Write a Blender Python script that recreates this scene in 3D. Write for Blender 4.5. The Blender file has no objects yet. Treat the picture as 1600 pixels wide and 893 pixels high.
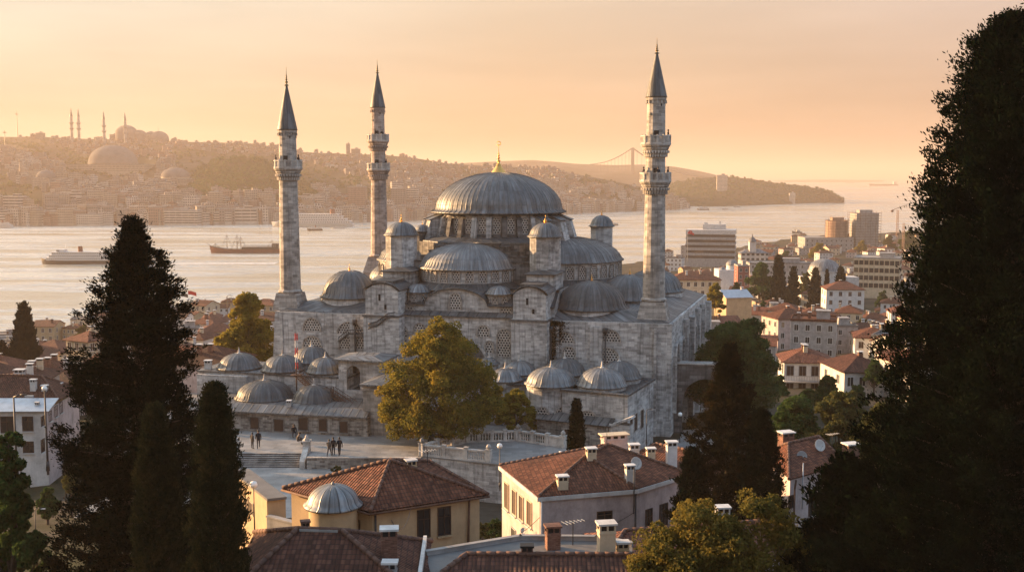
import bpy, math, random
import numpy as np
from mathutils import Vector, Matrix
random.seed(7); RNG = np.random.default_rng(7)
SC = bpy.context.scene
COL = SC.collection
R = math.radians
# ------------------------------------------------------------------ camera
FOC = 1750.0                                   # focal length in photo pixels (photo is 1600 wide)
PITCH = math.atan(174.5 / FOC)
CAMZ = 30.0
cam = bpy.data.objects.new('camera', bpy.data.cameras.new('camera')); COL.objects.link(cam)
cam.data.sensor_width = 36; cam.data.lens = 36 * FOC / 1600
cam.data.clip_start = 0.5; cam.data.clip_end = 90000
cam.location = (0, 0, CAMZ); cam.rotation_euler = (math.pi / 2 - PITCH, 0, 0)
SC.camera = cam
# ------------------------------------------------------------------ light
DUSK_GAIN, ZEN_GAIN = 3.3, 2.8
SUN_EL, SUN_AZ = R(9.5), R(-66)                # azimuth from +Y (view direction) towards +X
sd = Vector((math.sin(SUN_AZ) * math.cos(SUN_EL), math.cos(SUN_AZ) * math.cos(SUN_EL), math.sin(SUN_EL)))
sun = bpy.data.objects.new('sun', bpy.data.lights.new('sun', 'SUN')); COL.objects.link(sun)
sun.data.energy = 5.0; sun.data.angle = R(0.6); sun.data.color = (1.0, 0.60, 0.29)
sun.rotation_euler = sd.to_track_quat('Z', 'Y').to_euler()
W = bpy.data.worlds.new('World'); SC.world = W; W.use_nodes = True
wn, wl = W.node_tree.nodes, W.node_tree.links
bg = wn['Background']
sky = wn.new('ShaderNodeTexSky'); sky.sky_type = 'NISHITA'; sky.sun_disc = False
sky.sun_elevation = SUN_EL; sky.sun_rotation = SUN_AZ
sky.altitude = 60; sky.air_density = 1.2; sky.dust_density = 4.0; sky.ozone_density = 1.0
def wnode(t, **kw):
    n = wn.new(t)
    for k_, v in kw.items(): setattr(n, k_, v)
    return n
def wramp(src, stops):
    r = wnode('ShaderNodeValToRGB'); wl.new(src, r.inputs[0])
    while len(r.color_ramp.elements) < len(stops): r.color_ramp.elements.new(0.5)
    for el, (p, c) in zip(r.color_ramp.elements, stops): el.position = p; el.color = (*c, 1) if isinstance(c, tuple) else (c, c, c, 1)
    return r.outputs[0]
tc = wnode('ShaderNodeTexCoord'); sx = wnode('ShaderNodeSeparateXYZ'); wl.new(tc.outputs['Generated'], sx.inputs[0])
dt = wnode('ShaderNodeVectorMath', operation='DOT_PRODUCT'); wl.new(tc.outputs['Generated'], dt.inputs[0]); dt.inputs[1].default_value = (0.5 * math.sin(SUN_AZ), 0.5 * math.cos(SUN_AZ), 0)
sw = wnode('ShaderNodeMath', operation='ADD'); wl.new(dt.outputs['Value'], sw.inputs[0]); sw.inputs[1].default_value = 0.5
# dust-laden evening air: peach round the horizon, paler towards the sun, grey opposite, brightened as fill for the shaded facade
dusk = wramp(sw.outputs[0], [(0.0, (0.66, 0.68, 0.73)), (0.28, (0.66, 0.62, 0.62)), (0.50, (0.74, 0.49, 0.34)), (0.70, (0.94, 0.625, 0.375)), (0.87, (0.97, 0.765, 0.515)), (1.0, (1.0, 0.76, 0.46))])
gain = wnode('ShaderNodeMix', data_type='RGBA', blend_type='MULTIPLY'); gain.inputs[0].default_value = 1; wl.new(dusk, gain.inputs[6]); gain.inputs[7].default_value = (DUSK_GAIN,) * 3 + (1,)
tint = wnode('ShaderNodeMix', data_type='RGBA', blend_type='MULTIPLY'); tint.inputs[0].default_value = 1; wl.new(sky.outputs[0], tint.inputs[6]); tint.inputs[7].default_value = (ZEN_GAIN * 0.93, ZEN_GAIN, ZEN_GAIN * 1.06, 1)
# thin streaky cloud veil
cm = wnode('ShaderNodeMapping'); cm.inputs[3].default_value = (1.6, 1.6, 13.0); wl.new(tc.outputs['Generated'], cm.inputs[0])
cn = wnode('ShaderNodeTexNoise'); cn.inputs['Scale'].default_value = 1.7; cn.inputs['Detail'].default_value = 6; cn.inputs['Roughness'].default_value = 0.55; wl.new(cm.outputs[0], cn.inputs['Vector'])
veil = wramp(cn.outputs[0], [(0.38, 0.93), (0.68, 1.10)])
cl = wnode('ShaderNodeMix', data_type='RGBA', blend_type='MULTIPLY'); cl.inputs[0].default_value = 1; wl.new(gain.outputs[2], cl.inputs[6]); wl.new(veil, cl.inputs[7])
pale = wramp(sx.outputs['Z'], [(0.0, (0.97, 0.92, 0.85)), (0.05, (1.0, 0.985, 0.96)), (0.15, (1.02, 1.20, 1.46)), (0.6, (1.0, 1.2, 1.5))])
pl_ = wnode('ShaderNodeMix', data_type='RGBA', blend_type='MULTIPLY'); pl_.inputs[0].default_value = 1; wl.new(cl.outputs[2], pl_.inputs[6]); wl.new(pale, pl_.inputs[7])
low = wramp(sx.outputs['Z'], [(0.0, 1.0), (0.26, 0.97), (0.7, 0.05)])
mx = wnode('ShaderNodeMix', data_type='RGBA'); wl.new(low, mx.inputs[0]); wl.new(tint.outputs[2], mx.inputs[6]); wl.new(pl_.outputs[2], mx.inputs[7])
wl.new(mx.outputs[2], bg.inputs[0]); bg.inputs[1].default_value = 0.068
# ------------------------------------------------------------------ exposure / render
SC.view_settings.view_transform = 'Standard'; SC.view_settings.look = 'None'
SC.view_settings.exposure = 1.93; SC.view_settings.gamma = 1.0
SC.render.engine = 'CYCLES'
cy = SC.cycles
cy.use_denoising = True
cy.max_bounces = 5; cy.diffuse_bounces = 2; cy.glossy_bounces = 2; cy.transmission_bounces = 2
cy.transparent_max_bounces = 4; cy.volume_bounces = 0
cy.caustics_reflective = False; cy.caustics_refractive = False
HAZE_DENSITY, HAZE_TOP = 0.00015, 182.0
# ------------------------------------------------------------------ photo <-> world helpers
def ray(px, py):
    u = (px - 800) / FOC; v = (446.5 - py) / FOC
    return Vector((u, math.cos(PITCH) + v * math.sin(PITCH), v * math.cos(PITCH) - math.sin(PITCH)))
def atY(px, py, Y):
    d = ray(px, py); t = Y / d.y
    return Vector((d.x * t, Y, CAMZ + d.z * t))
def atz(px, py, z):
    d = ray(px, py); t = (z - CAMZ) / d.z
    return Vector((d.x * t, d.y * t, z))
def pix(P):
    x, y, z = P[0], P[1], P[2] - CAMZ
    dep = y * math.cos(PITCH) - z * math.sin(PITCH); up = y * math.sin(PITCH) + z * math.cos(PITCH)
    return 800 + FOC * x / dep, 446.5 - FOC * up / dep
# ------------------------------------------------------------------ node materials
MATS = {}
def new_mat(name):
    m = bpy.data.materials.new(name); m.use_nodes = True
    MATS[name] = m
    return m, m.node_tree.nodes, m.node_tree.links, m.node_tree.nodes['Principled BSDF']
class NB:
    """tiny node-graph helper"""
    def __init__(s, name, rough=0.8, spec=0.3, metal=0.0):
        s.m, s.n, s.l, s.b = new_mat(name)
        s.b.inputs['Roughness'].default_value = rough; s.b.inputs['Metallic'].default_value = metal
        s.b.inputs['Specular IOR Level'].default_value = spec
    def _in(s, sock, v):
        if hasattr(v, 'is_output') or isinstance(v, bpy.types.NodeSocket): s.l.new(v, sock)
        elif isinstance(v, tuple) and len(v) == 3 and sock.type == 'RGBA': sock.default_value = (*v, 1)
        else: sock.default_value = v
    def coord(s, k): return s.n.new('ShaderNodeTexCoord').outputs[k]
    def mapping(s, v, scale=(1, 1, 1), loc=(0, 0, 0)):
        x = s.n.new('ShaderNodeMapping'); s.l.new(v, x.inputs[0]); x.inputs[3].default_value = scale; x.inputs[1].default_value = loc
        return x.outputs[0]
    def noise(s, v, scale, detail=4, rough=0.6, out=0):
        x = s.n.new('ShaderNodeTexNoise'); s.l.new(v, x.inputs['Vector']); x.inputs['Scale'].default_value = scale
        x.inputs['Detail'].default_value = detail; x.inputs['Roughness'].default_value = rough
        return x.outputs[out]
    def ramp(s, v, stops, const=False):
        x = s.n.new('ShaderNodeValToRGB'); s._in(x.inputs[0], v); cr = x.color_ramp
        if const: cr.interpolation = 'CONSTANT'
        while len(cr.elements) < len(stops): cr.elements.new(0.5)
        for el, (p, c) in zip(cr.elements, stops):
            el.position = p; el.color = (c, c, c, 1) if not isinstance(c, tuple) else (*c, 1)
        return x.outputs[0]
    def math(s, op, a, b=0.0, clamp=False):
        x = s.n.new('ShaderNodeMath'); x.operation = op; x.use_clamp = clamp
        s._in(x.inputs[0], a); s._in(x.inputs[1], b)
        return x.outputs[0]
    def mix(s, f, a, b, mode='MIX'):
        x = s.n.new('ShaderNodeMix'); x.data_type = 'RGBA'; x.blend_type = mode
        s._in(x.inputs[0], f); s._in(x.inputs[6], a); s._in(x.inputs[7], b)
        return x.outputs[2]
    def sep(s, v):
        x = s.n.new('ShaderNodeSeparateXYZ'); s.l.new(v, x.inputs[0]); return x.outputs
    def rnd(s): return s.n.new('ShaderNodeObjectInfo').outputs['Random']
    def col(s, c): s._in(s.b.inputs['Base Color'], c)
    def rough(s, c): s._in(s.b.inputs['Roughness'], c)
    def bump(s, h, strength=0.5, dist=0.05):
        x = s.n.new('ShaderNodeBump'); s._in(x.inputs['Height'], h)
        x.inputs['Strength'].default_value = strength; x.inputs['Distance'].default_value = dist
        s.l.new(x.outputs[0], s.b.inputs['Normal'])
def stone_mat(name, c1, c2, c3, course=0.42, stain=0.5):
    """ashlar in UV metres: courses of blocks in mixed tones, lime joints, rain streaks and soot"""
    k = NB(name, 0.85, 0.25); uv = k.coord('UV'); ob = k.coord('Object')
    br = k.n.new('ShaderNodeTexBrick'); k.l.new(uv, br.inputs['Vector'])
    br.offset = 0.5; br.inputs['Color1'].default_value = (0, 0, 0, 1); br.inputs['Color2'].default_value = (1, 1, 1, 1)
    br.inputs['Mortar'].default_value = (0.45, 0.45, 0.45, 1)
    br.inputs['Scale'].default_value = 1.0; br.inputs['Mortar Size'].default_value = 0.018; br.inputs['Bias'].default_value = -0.1
    br.inputs['Brick Width'].default_value = course * 2.3; br.inputs['Row Height'].default_value = course
    tone = k.ramp(br.outputs['Color'], [(0.0, c1), (0.45, c2), (1.0, c3)])
    wn_ = k.noise(k.mapping(uv, (0.35, 2.2, 1)), 1.0, 3, 0.6)                 # course by course changes
    tone = k.mix(0.7, tone, k.ramp(wn_, [(0.3, 0.55), (0.5, 1.0), (0.72, 1.28)]), 'MULTIPLY')
    big = k.noise(ob, 0.22, 6, 0.68)
    tone = k.mix(stain, tone, k.ramp(big, [(0.34, 0.30), (0.5, 0.95), (0.68, 1.28)]), 'MULTIPLY')
    streak = k.noise(k.mapping(uv, (2.6, 0.16, 1)), 1.0, 4, 0.65)
    tone = k.mix(stain * 0.9, tone, k.ramp(streak, [(0.34, 0.30), (0.5, 1.0), (1, 1.08)]), 'MULTIPLY')
    fine = k.noise(ob, 6.0, 5, 0.7)
    tone = k.mix(0.5, tone, k.ramp(fine, [(0.3, 0.7), (0.6, 1.1)]), 'MULTIPLY')
    k.col(tone)
    h = k.math('MULTIPLY', br.outputs['Fac'], -1.0); h = k.math('ADD', h, k.math('MULTIPLY', fine, 0.8))
    k.bump(h, 0.6, 0.03)
    return k.m
def plain_mat(name, c, rough=0.8, var=0.25, scale=0.6, spec=0.3, metal=0.0, bump=0.0, streak=0.0):
    k = NB(name, rough, spec, metal); ob = k.coord('Object')
    t = k.mix(1.0, tuple(c), k.ramp(k.noise(ob, scale, 6, 0.7), [(0.3, 1 - var), (0.55, 1.0), (0.75, 1 + var * 0.5)]), 'MULTIPLY')
    if streak:
        st = k.noise(k.mapping(ob, (1.1, 1.1, 0.22)), 1.0, 6, 0.72)
        t = k.mix(streak, t, k.ramp(st, [(0.32, 0.5), (0.56, 1.0)]), 'MULTIPLY')
        t = k.mix(streak * 0.8, t, k.ramp(k.noise(ob, 0.9, 6, 0.75), [(0.36, 0.55), (0.5, 1.0), (0.66, 1.12)]), 'MULTIPLY')
    k.col(t)
    if bump: k.bump(k.noise(ob, scale * 14, 4, 0.6), bump, 0.02)
    return k.m
def lead_mat(name, c=(0.135, 0.134, 0.131), seam=1.0):
    """sheet lead: standing seams at whole U, cross joints in V, pale bloom and dark runs"""
    k = NB(name, 0.5, 0.45, 0.55); uv = k.coord('UV'); ob = k.coord('Object'); s = k.sep(uv)
    fu = k.math('ABSOLUTE', k.math('SUBTRACT', k.math('FRACT', s[0]), 0.5))
    seamv = k.ramp(fu, [(0.40, 0.0), (0.46, 1.0)])
    row = k.math('FLOOR', s[0])
    fv = k.math('FRACT', k.math('ADD', k.math('MULTIPLY', s[1], 0.42), k.math('MULTIPLY', row, 0.0)))
    cross = k.ramp(fv, [(0.0, 1.0), (0.03, 0.0)])
    wv = k.n.new('ShaderNodeTexWhiteNoise'); wv.noise_dimensions = '2D'
    cv = k.n.new('ShaderNodeCombineXYZ'); k._in(cv.inputs[0], row); k._in(cv.inputs[1], k.math('FLOOR', k.math('MULTIPLY', s[1], 0.42)))
    k.l.new(cv.outputs[0], wv.inputs['Vector'])
    t = k.mix(1.0, c, k.ramp(wv.outputs['Value'], [(0, 0.80), (1, 1.18)]), 'MULTIPLY')
    run = k.noise(k.mapping(uv, (1.7, 0.22, 1)), 1.0, 5, 0.7)
    t = k.mix(0.85, t, k.ramp(run, [(0.34, 0.5), (0.5, 0.95), (0.66, 1.4)]), 'MULTIPLY')
    t = k.mix(0.5, t, k.ramp(k.noise(ob, 0.6, 5, 0.7), [(0.35, 0.6), (0.6, 1.2)]), 'MULTIPLY')
    t = k.mix(k.math('MULTIPLY', seamv, 0.75 * seam), t, (0.035, 0.038, 0.042))
    t = k.mix(k.math('MULTIPLY', cross, 0.6), t, (0.07, 0.08, 0.09))
    k.col(t)
    k.rough(k.ramp(run, [(0.3, 0.66), (0.7, 0.46)]))
    k.bump(k.math('ADD', k.math('SUBTRACT', seamv, k.math('MULTIPLY', cross, 0.5)), k.math('MULTIPLY', k.noise(ob, 1.6, 4, 0.6), 1.2)), 0.55, 0.05)
    return k.m
def tile_mat(name, c1, c2, c3, cw=0.24, row=0.36):
    """pantiles in UV metres (u along the eave, v up the slope)"""
    k = NB(name, 0.85, 0.2); uv = k.coord('UV'); ob = k.coord('Object'); s = k.sep(uv)
    r = k.math('FLOOR', k.math('DIVIDE', s[1], row)); cidx = k.math('FLOOR', k.math('DIVIDE', s[0], cw))
    wv = k.n.new('ShaderNodeTexWhiteNoise'); wv.noise_dimensions = '2D'
    cv = k.n.new('ShaderNodeCombineXYZ'); k._in(cv.inputs[0], cidx); k._in(cv.inputs[1], r); k.l.new(cv.outputs[0], wv.inputs['Vector'])
    t = k.ramp(wv.outputs['Value'], [(0, c1), (0.5, c2), (1, c3)])
    t = k.mix(0.8, t, k.ramp(k.noise(ob, 0.5, 6, 0.72), [(0.32, 0.4), (0.5, 1.0), (0.7, 1.2)]), 'MULTIPLY')
    t = k.mix(0.6, t, k.ramp(k.noise(k.mapping(uv, (2.0, 0.3, 1)), 1.0, 4, 0.7), [(0.35, 0.5), (0.55, 1.05)]), 'MULTIPLY')
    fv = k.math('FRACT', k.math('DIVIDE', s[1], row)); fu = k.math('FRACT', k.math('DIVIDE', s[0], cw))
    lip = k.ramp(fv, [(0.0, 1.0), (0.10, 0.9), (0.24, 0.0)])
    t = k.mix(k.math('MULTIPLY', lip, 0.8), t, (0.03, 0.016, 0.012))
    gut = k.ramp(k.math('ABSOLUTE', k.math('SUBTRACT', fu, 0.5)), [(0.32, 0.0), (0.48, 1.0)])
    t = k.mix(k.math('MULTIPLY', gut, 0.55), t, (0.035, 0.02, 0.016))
    k.col(t)
    wave = k.math('SINE', k.math('MULTIPLY', fu, math.pi))
    h = k.math('ADD', wave, k.math('MULTIPLY', k.math('SUBTRACT', 1.0, fv), 0.7))
    k.bump(h, 0.9, 0.06)
    return k.m
def grille_mat(name, base, pitch=0.37, hole=0.33):
    """pierced plaster screen: round dark openings on a staggered grid in UV metres"""
    k = NB(name, 0.8, 0.3); uv = k.coord('UV'); s = k.sep(uv)
    rv = k.math('DIVIDE', s[1], pitch * 0.87); r = k.math('FLOOR', rv)
    odd = k.math('MULTIPLY', k.math('MODULO', k.math('ABSOLUTE', r), 2.0), 0.5)
    ru = k.math('ADD', k.math('DIVIDE', s[0], pitch), odd)
    du = k.math('SUBTRACT', k.math('FRACT', ru), 0.5); dv = k.math('MULTIPLY', k.math('SUBTRACT', k.math('FRACT', rv), 0.5), 0.87)
    d = k.math('SQRT', k.math('ADD', k.math('MULTIPLY', du, du), k.math('MULTIPLY', dv, dv)))
    f = k.ramp(d, [(hole - 0.04, 0.0), (hole, 1.0)])
    n = k.noise(k.coord('Object'), 1.2, 4, 0.7)
    k.col(k.mix(f, (0.012, 0.012, 0.014), k.mix(1.0, base, k.ramp(n, [(0.3, 0.6), (0.6, 1.1)]), 'MULTIPLY')))
    k.bump(f, 0.8, 0.08)
    return k.m
def facade_mat(name, wall, win=(0.02, 0.022, 0.026), bw=2.4, bh=3.1, ww=0.5, wh=0.5, rnd=0.25):
    """walls of far buildings: plaster with a grid of dark window openings in UV metres"""
    k = NB(name, 0.8, 0.3); uv = k.coord('UV'); s = k.sep(uv)
    fu = k.math('ABSOLUTE', k.math('SUBTRACT', k.math('FRACT', k.math('DIVIDE', s[0], bw)), 0.5))
    fv = k.math('ABSOLUTE', k.math('SUBTRACT', k.math('FRACT', k.math('DIVIDE', s[1], bh)), 0.55))
    a = k.math('LESS_THAN', fu, ww / 2); b = k.math('LESS_THAN', fv, wh / 2)
    f = k.math('MULTIPLY', a, b)
    f = k.math('MULTIPLY', f, k.math('GREATER_THAN', s[1], 0.8))
    n = k.noise(k.coord('Object'), 0.3, 4, 0.7)
    base = k.mix(1.0, wall, k.ramp(n, [(0.3, 0.7), (0.6, 1.08)]), 'MULTIPLY')
    base = k.mix(rnd, base, k.ramp(k.rnd(), [(0, (0.5, 0.45, 0.4)), (0.5, (1, 1, 1)), (1, (1.1, 0.9, 0.75))]), 'MULTIPLY')
    k.col(k.mix(f, base, win))
    k.rough(k.math('SUBTRACT', 0.85, k.math('MULTIPLY', f, 0.5)))
    return k.m
def leaf_mat(name, c1, c2, c3, scale=0.8, trans=0.3):
    k = NB(name, 0.9, 0.0 if trans < 0.15 else 0.12); ob = k.coord('Object')
    n = k.noise(ob, scale, 3, 0.6); n2 = k.noise(ob, scale * 7, 2, 0.5)
    t = k.ramp(k.math('ADD', k.math('MULTIPLY', n, 0.6), k.math('MULTIPLY', n2, 0.4)), [(0.36, c1), (0.5, c2), (0.66, c3)])
    k.col(t)
    tr = k.n.new('ShaderNodeBsdfTranslucent'); k.l.new(t, tr.inputs[0])
    mx = k.n.new('ShaderNodeMixShader'); mx.inputs[0].default_value = trans
    k.l.new(k.b.outputs[0], mx.inputs[1]); k.l.new(tr.outputs[0], mx.inputs[2])
    k.l.new(mx.outputs[0], k.n['Material Output'].inputs[0])
    return k.m
M = {}
M['stone'] = stone_mat('weathered_ashlar', (0.31, 0.298, 0.282), (0.43, 0.413, 0.39), (0.56, 0.538, 0.51), 0.32, 0.68)
M['stone_fine'] = stone_mat('minaret_ashlar', (0.24, 0.215, 0.19), (0.36, 0.325, 0.285), (0.46, 0.41, 0.36), 0.4, 0.5)
M['stone_red'] = stone_mat('rosy_ashlar', (0.27, 0.21, 0.175), (0.37, 0.295, 0.25), (0.46, 0.38, 0.325), 0.4, 0.5)
M['stone_dark'] = stone_mat('soot_and_shade_ashlar', (0.07, 0.066, 0.062), (0.13, 0.12, 0.112), (0.21, 0.195, 0.18), 0.4, 0.8)  # sooty stone; also colours the painted shadows on the step risers
M['rubble'] = stone_mat('rubble_masonry', (0.14, 0.12, 0.105), (0.26, 0.235, 0.205), (0.38, 0.345, 0.30), 0.24, 0.7)
M['marble'] = plain_mat('weathered_marble', (0.50, 0.46, 0.41), 0.7, 0.45, 0.9, streak=0.5)
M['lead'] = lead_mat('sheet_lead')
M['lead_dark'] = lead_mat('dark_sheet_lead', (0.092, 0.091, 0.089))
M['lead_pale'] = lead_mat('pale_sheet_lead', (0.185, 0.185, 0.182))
M['gold'] = plain_mat('gilt_copper', (0.85, 0.44, 0.12), 0.34, 0.15, 3, 0.5, 1.0)
M['brass'] = plain_mat('dull_bronze', (0.22, 0.15, 0.07), 0.4, 0.3, 3, 0.5, 0.8)
M['grille'] = grille_mat('pierced_screen', (0.44, 0.405, 0.36))
M['grille_fine'] = grille_mat('fine_pierced_screen', (0.42, 0.38, 0.34), 0.34, 0.33)
M['dark'] = plain_mat('dark_opening', (0.012, 0.011, 0.011), 0.6, 0.2, 2)
M['iron'] = plain_mat('dark_ironwork', (0.035, 0.03, 0.028), 0.55, 0.3, 3, 0.4)
M['rust'] = plain_mat('rusty_iron', (0.10, 0.05, 0.03), 0.8, 0.5, 3)
M['shutter'] = plain_mat('brown_shutter_wood', (0.055, 0.03, 0.02), 0.7, 0.4, 4)
M['glass'] = plain_mat('dark_window_glass', (0.02, 0.022, 0.025), 0.08, 0.2, 1, 0.6)
M['white'] = plain_mat('white_paint', (0.60, 0.585, 0.555), 0.6, 0.2, 1.5, streak=0.3)
M['offwhite'] = plain_mat('off_white_plaster', (0.55, 0.52, 0.48), 0.85, 0.25, 0.8, streak=0.45, bump=0.2)
M['cream'] = plain_mat('cream_plaster', (0.56, 0.45, 0.31), 0.85, 0.25, 0.8, streak=0.4, bump=0.2)
M['yellow'] = plain_mat('ochre_plaster', (0.43, 0.31, 0.18), 0.85, 0.18, 0.7, streak=0.3, bump=0.2)
M['pink'] = plain_mat('faded_pink_plaster', (0.47, 0.375, 0.345), 0.85, 0.28, 0.7, streak=0.5, bump=0.25)
M['greywall'] = plain_mat('grey_render', (0.33, 0.315, 0.30), 0.85, 0.3, 0.7, streak=0.5, bump=0.2)
M['concrete'] = plain_mat('raw_concrete', (0.30, 0.285, 0.265), 0.85, 0.35, 0.6, streak=0.4, bump=0.3)
M['flatroof'] = plain_mat('weathered_flat_roof', (0.145, 0.138, 0.13), 0.8, 0.4, 0.5, bump=0.3)
M['tin'] = plain_mat('galvanised_sheet', (0.42, 0.44, 0.46), 0.45, 0.3, 0.8, 0.5, 0.4)
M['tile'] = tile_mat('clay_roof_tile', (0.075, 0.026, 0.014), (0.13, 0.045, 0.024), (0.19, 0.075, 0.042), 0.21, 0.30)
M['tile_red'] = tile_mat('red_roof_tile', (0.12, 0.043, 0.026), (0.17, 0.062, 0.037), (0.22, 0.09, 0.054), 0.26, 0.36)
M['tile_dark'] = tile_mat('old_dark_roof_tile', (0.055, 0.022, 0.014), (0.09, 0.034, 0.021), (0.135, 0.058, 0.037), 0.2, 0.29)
M['ridge'] = plain_mat('ridge_tile', (0.13, 0.07, 0.05), 0.85, 0.5, 3, bump=0.4)
M['brick'] = stone_mat('chimney_brick', (0.13, 0.06, 0.042), (0.19, 0.095, 0.066), (0.26, 0.15, 0.11), 0.085, 0.5)
M['bark'] = plain_mat('tree_bark', (0.07, 0.05, 0.036), 0.9, 0.4, 3, bump=0.6)
M['asphalt'] = plain_mat('worn_asphalt', (0.055, 0.053, 0.052), 0.85, 0.3, 0.4, bump=0.2)
M['brick_red'] = plain_mat('dull_red_plaster', (0.26, 0.10, 0.075), 0.85, 0.3, 0.5, streak=0.3)
M['flag_red'] = plain_mat('red_flag_cloth', (0.50, 0.03, 0.03), 0.8, 0.15, 2)
M['skin'] = plain_mat('human_skin', (0.42, 0.25, 0.18), 0.6, 0.1, 3)
M['hair'] = plain_mat('dark_hair', (0.02, 0.015, 0.012), 0.6, 0.2, 8)
M['coat'] = plain_mat('black_coat_cloth', (0.016, 0.016, 0.02), 0.9, 0.3, 5)
M['coat_grey'] = plain_mat('grey_brown_coat_cloth', (0.075, 0.06, 0.05), 0.9, 0.3, 5)
M['trousers'] = plain_mat('dark_trouser_cloth', (0.035, 0.037, 0.048), 0.9, 0.3, 5)
M['far_lead'] = plain_mat('matt_lead', (0.15, 0.14, 0.13), 0.95, 0.3, 0.1, 0.05)
M['bridge_steel'] = plain_mat('grey_bridge_steel', (0.06, 0.06, 0.065), 0.8, 0.2, 0.1)
M['foam'] = plain_mat('churned_foam', (0.62, 0.60, 0.56), 0.6, 0.5, 0.2)
M['hull_dark'] = plain_mat('dark_hull_paint', (0.035, 0.03, 0.028), 0.5, 0.3, 0.3)
M['hull_red'] = plain_mat('oxide_red_hull_paint', (0.16, 0.05, 0.035), 0.6, 0.3, 0.3)
M['orange_net'] = plain_mat('orange_mesh_sheeting', (0.30, 0.19, 0.13), 0.8, 0.4, 0.3)
M['lamp_glass'] = plain_mat('white_lamp_glass', (0.8, 0.78, 0.72), 0.3, 0.05, 1)
M['leaf_gold'] = leaf_mat('golden_plane_leaf', (0.05, 0.055, 0.011), (0.15, 0.13, 0.022), (0.34, 0.225, 0.03), 0.5, 0.45)
M['leaf_yellow'] = leaf_mat('yellow_leaf', (0.09, 0.09, 0.016), (0.20, 0.16, 0.024), (0.31, 0.215, 0.03), 0.5, 0.45)
M['leaf_green'] = leaf_mat('mid_green_leaf', (0.020, 0.038, 0.011), (0.040, 0.072, 0.018), (0.075, 0.11, 0.026), 0.6, 0.3)
M['leaf_olive'] = leaf_mat('olive_leaf', (0.035, 0.04, 0.014), (0.065, 0.068, 0.02), (0.11, 0.095, 0.026), 0.6, 0.35)
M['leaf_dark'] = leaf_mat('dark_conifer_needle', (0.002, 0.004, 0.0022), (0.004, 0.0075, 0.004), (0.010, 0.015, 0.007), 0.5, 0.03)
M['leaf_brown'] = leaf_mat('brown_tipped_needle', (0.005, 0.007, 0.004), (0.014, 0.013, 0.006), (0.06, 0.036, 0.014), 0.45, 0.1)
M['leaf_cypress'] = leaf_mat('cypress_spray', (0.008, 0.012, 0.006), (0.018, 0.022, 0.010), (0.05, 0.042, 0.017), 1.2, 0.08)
M['leaf_hazel'] = leaf_mat('autumn_bush_leaf', (0.05, 0.055, 0.014), (0.12, 0.10, 0.022), (0.22, 0.15, 0.03), 0.9, 0.4)
M['f_cream'] = facade_mat('cream_block_front', (0.33, 0.27, 0.21))
M['f_white'] = facade_mat('white_block_front', (0.46, 0.42, 0.37), bw=3.0, ww=0.6)
M['f_grey'] = facade_mat('grey_block_front', (0.20, 0.185, 0.17), bw=2.6, ww=0.55)
M['f_pink'] = facade_mat('rose_block_front', (0.25, 0.17, 0.14), bw=2.2, bh=2.9)
M['f_strip'] = facade_mat('banded_block_front', (0.42, 0.385, 0.34), bw=9.0, ww=0.96, bh=3.4, wh=0.46)
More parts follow.
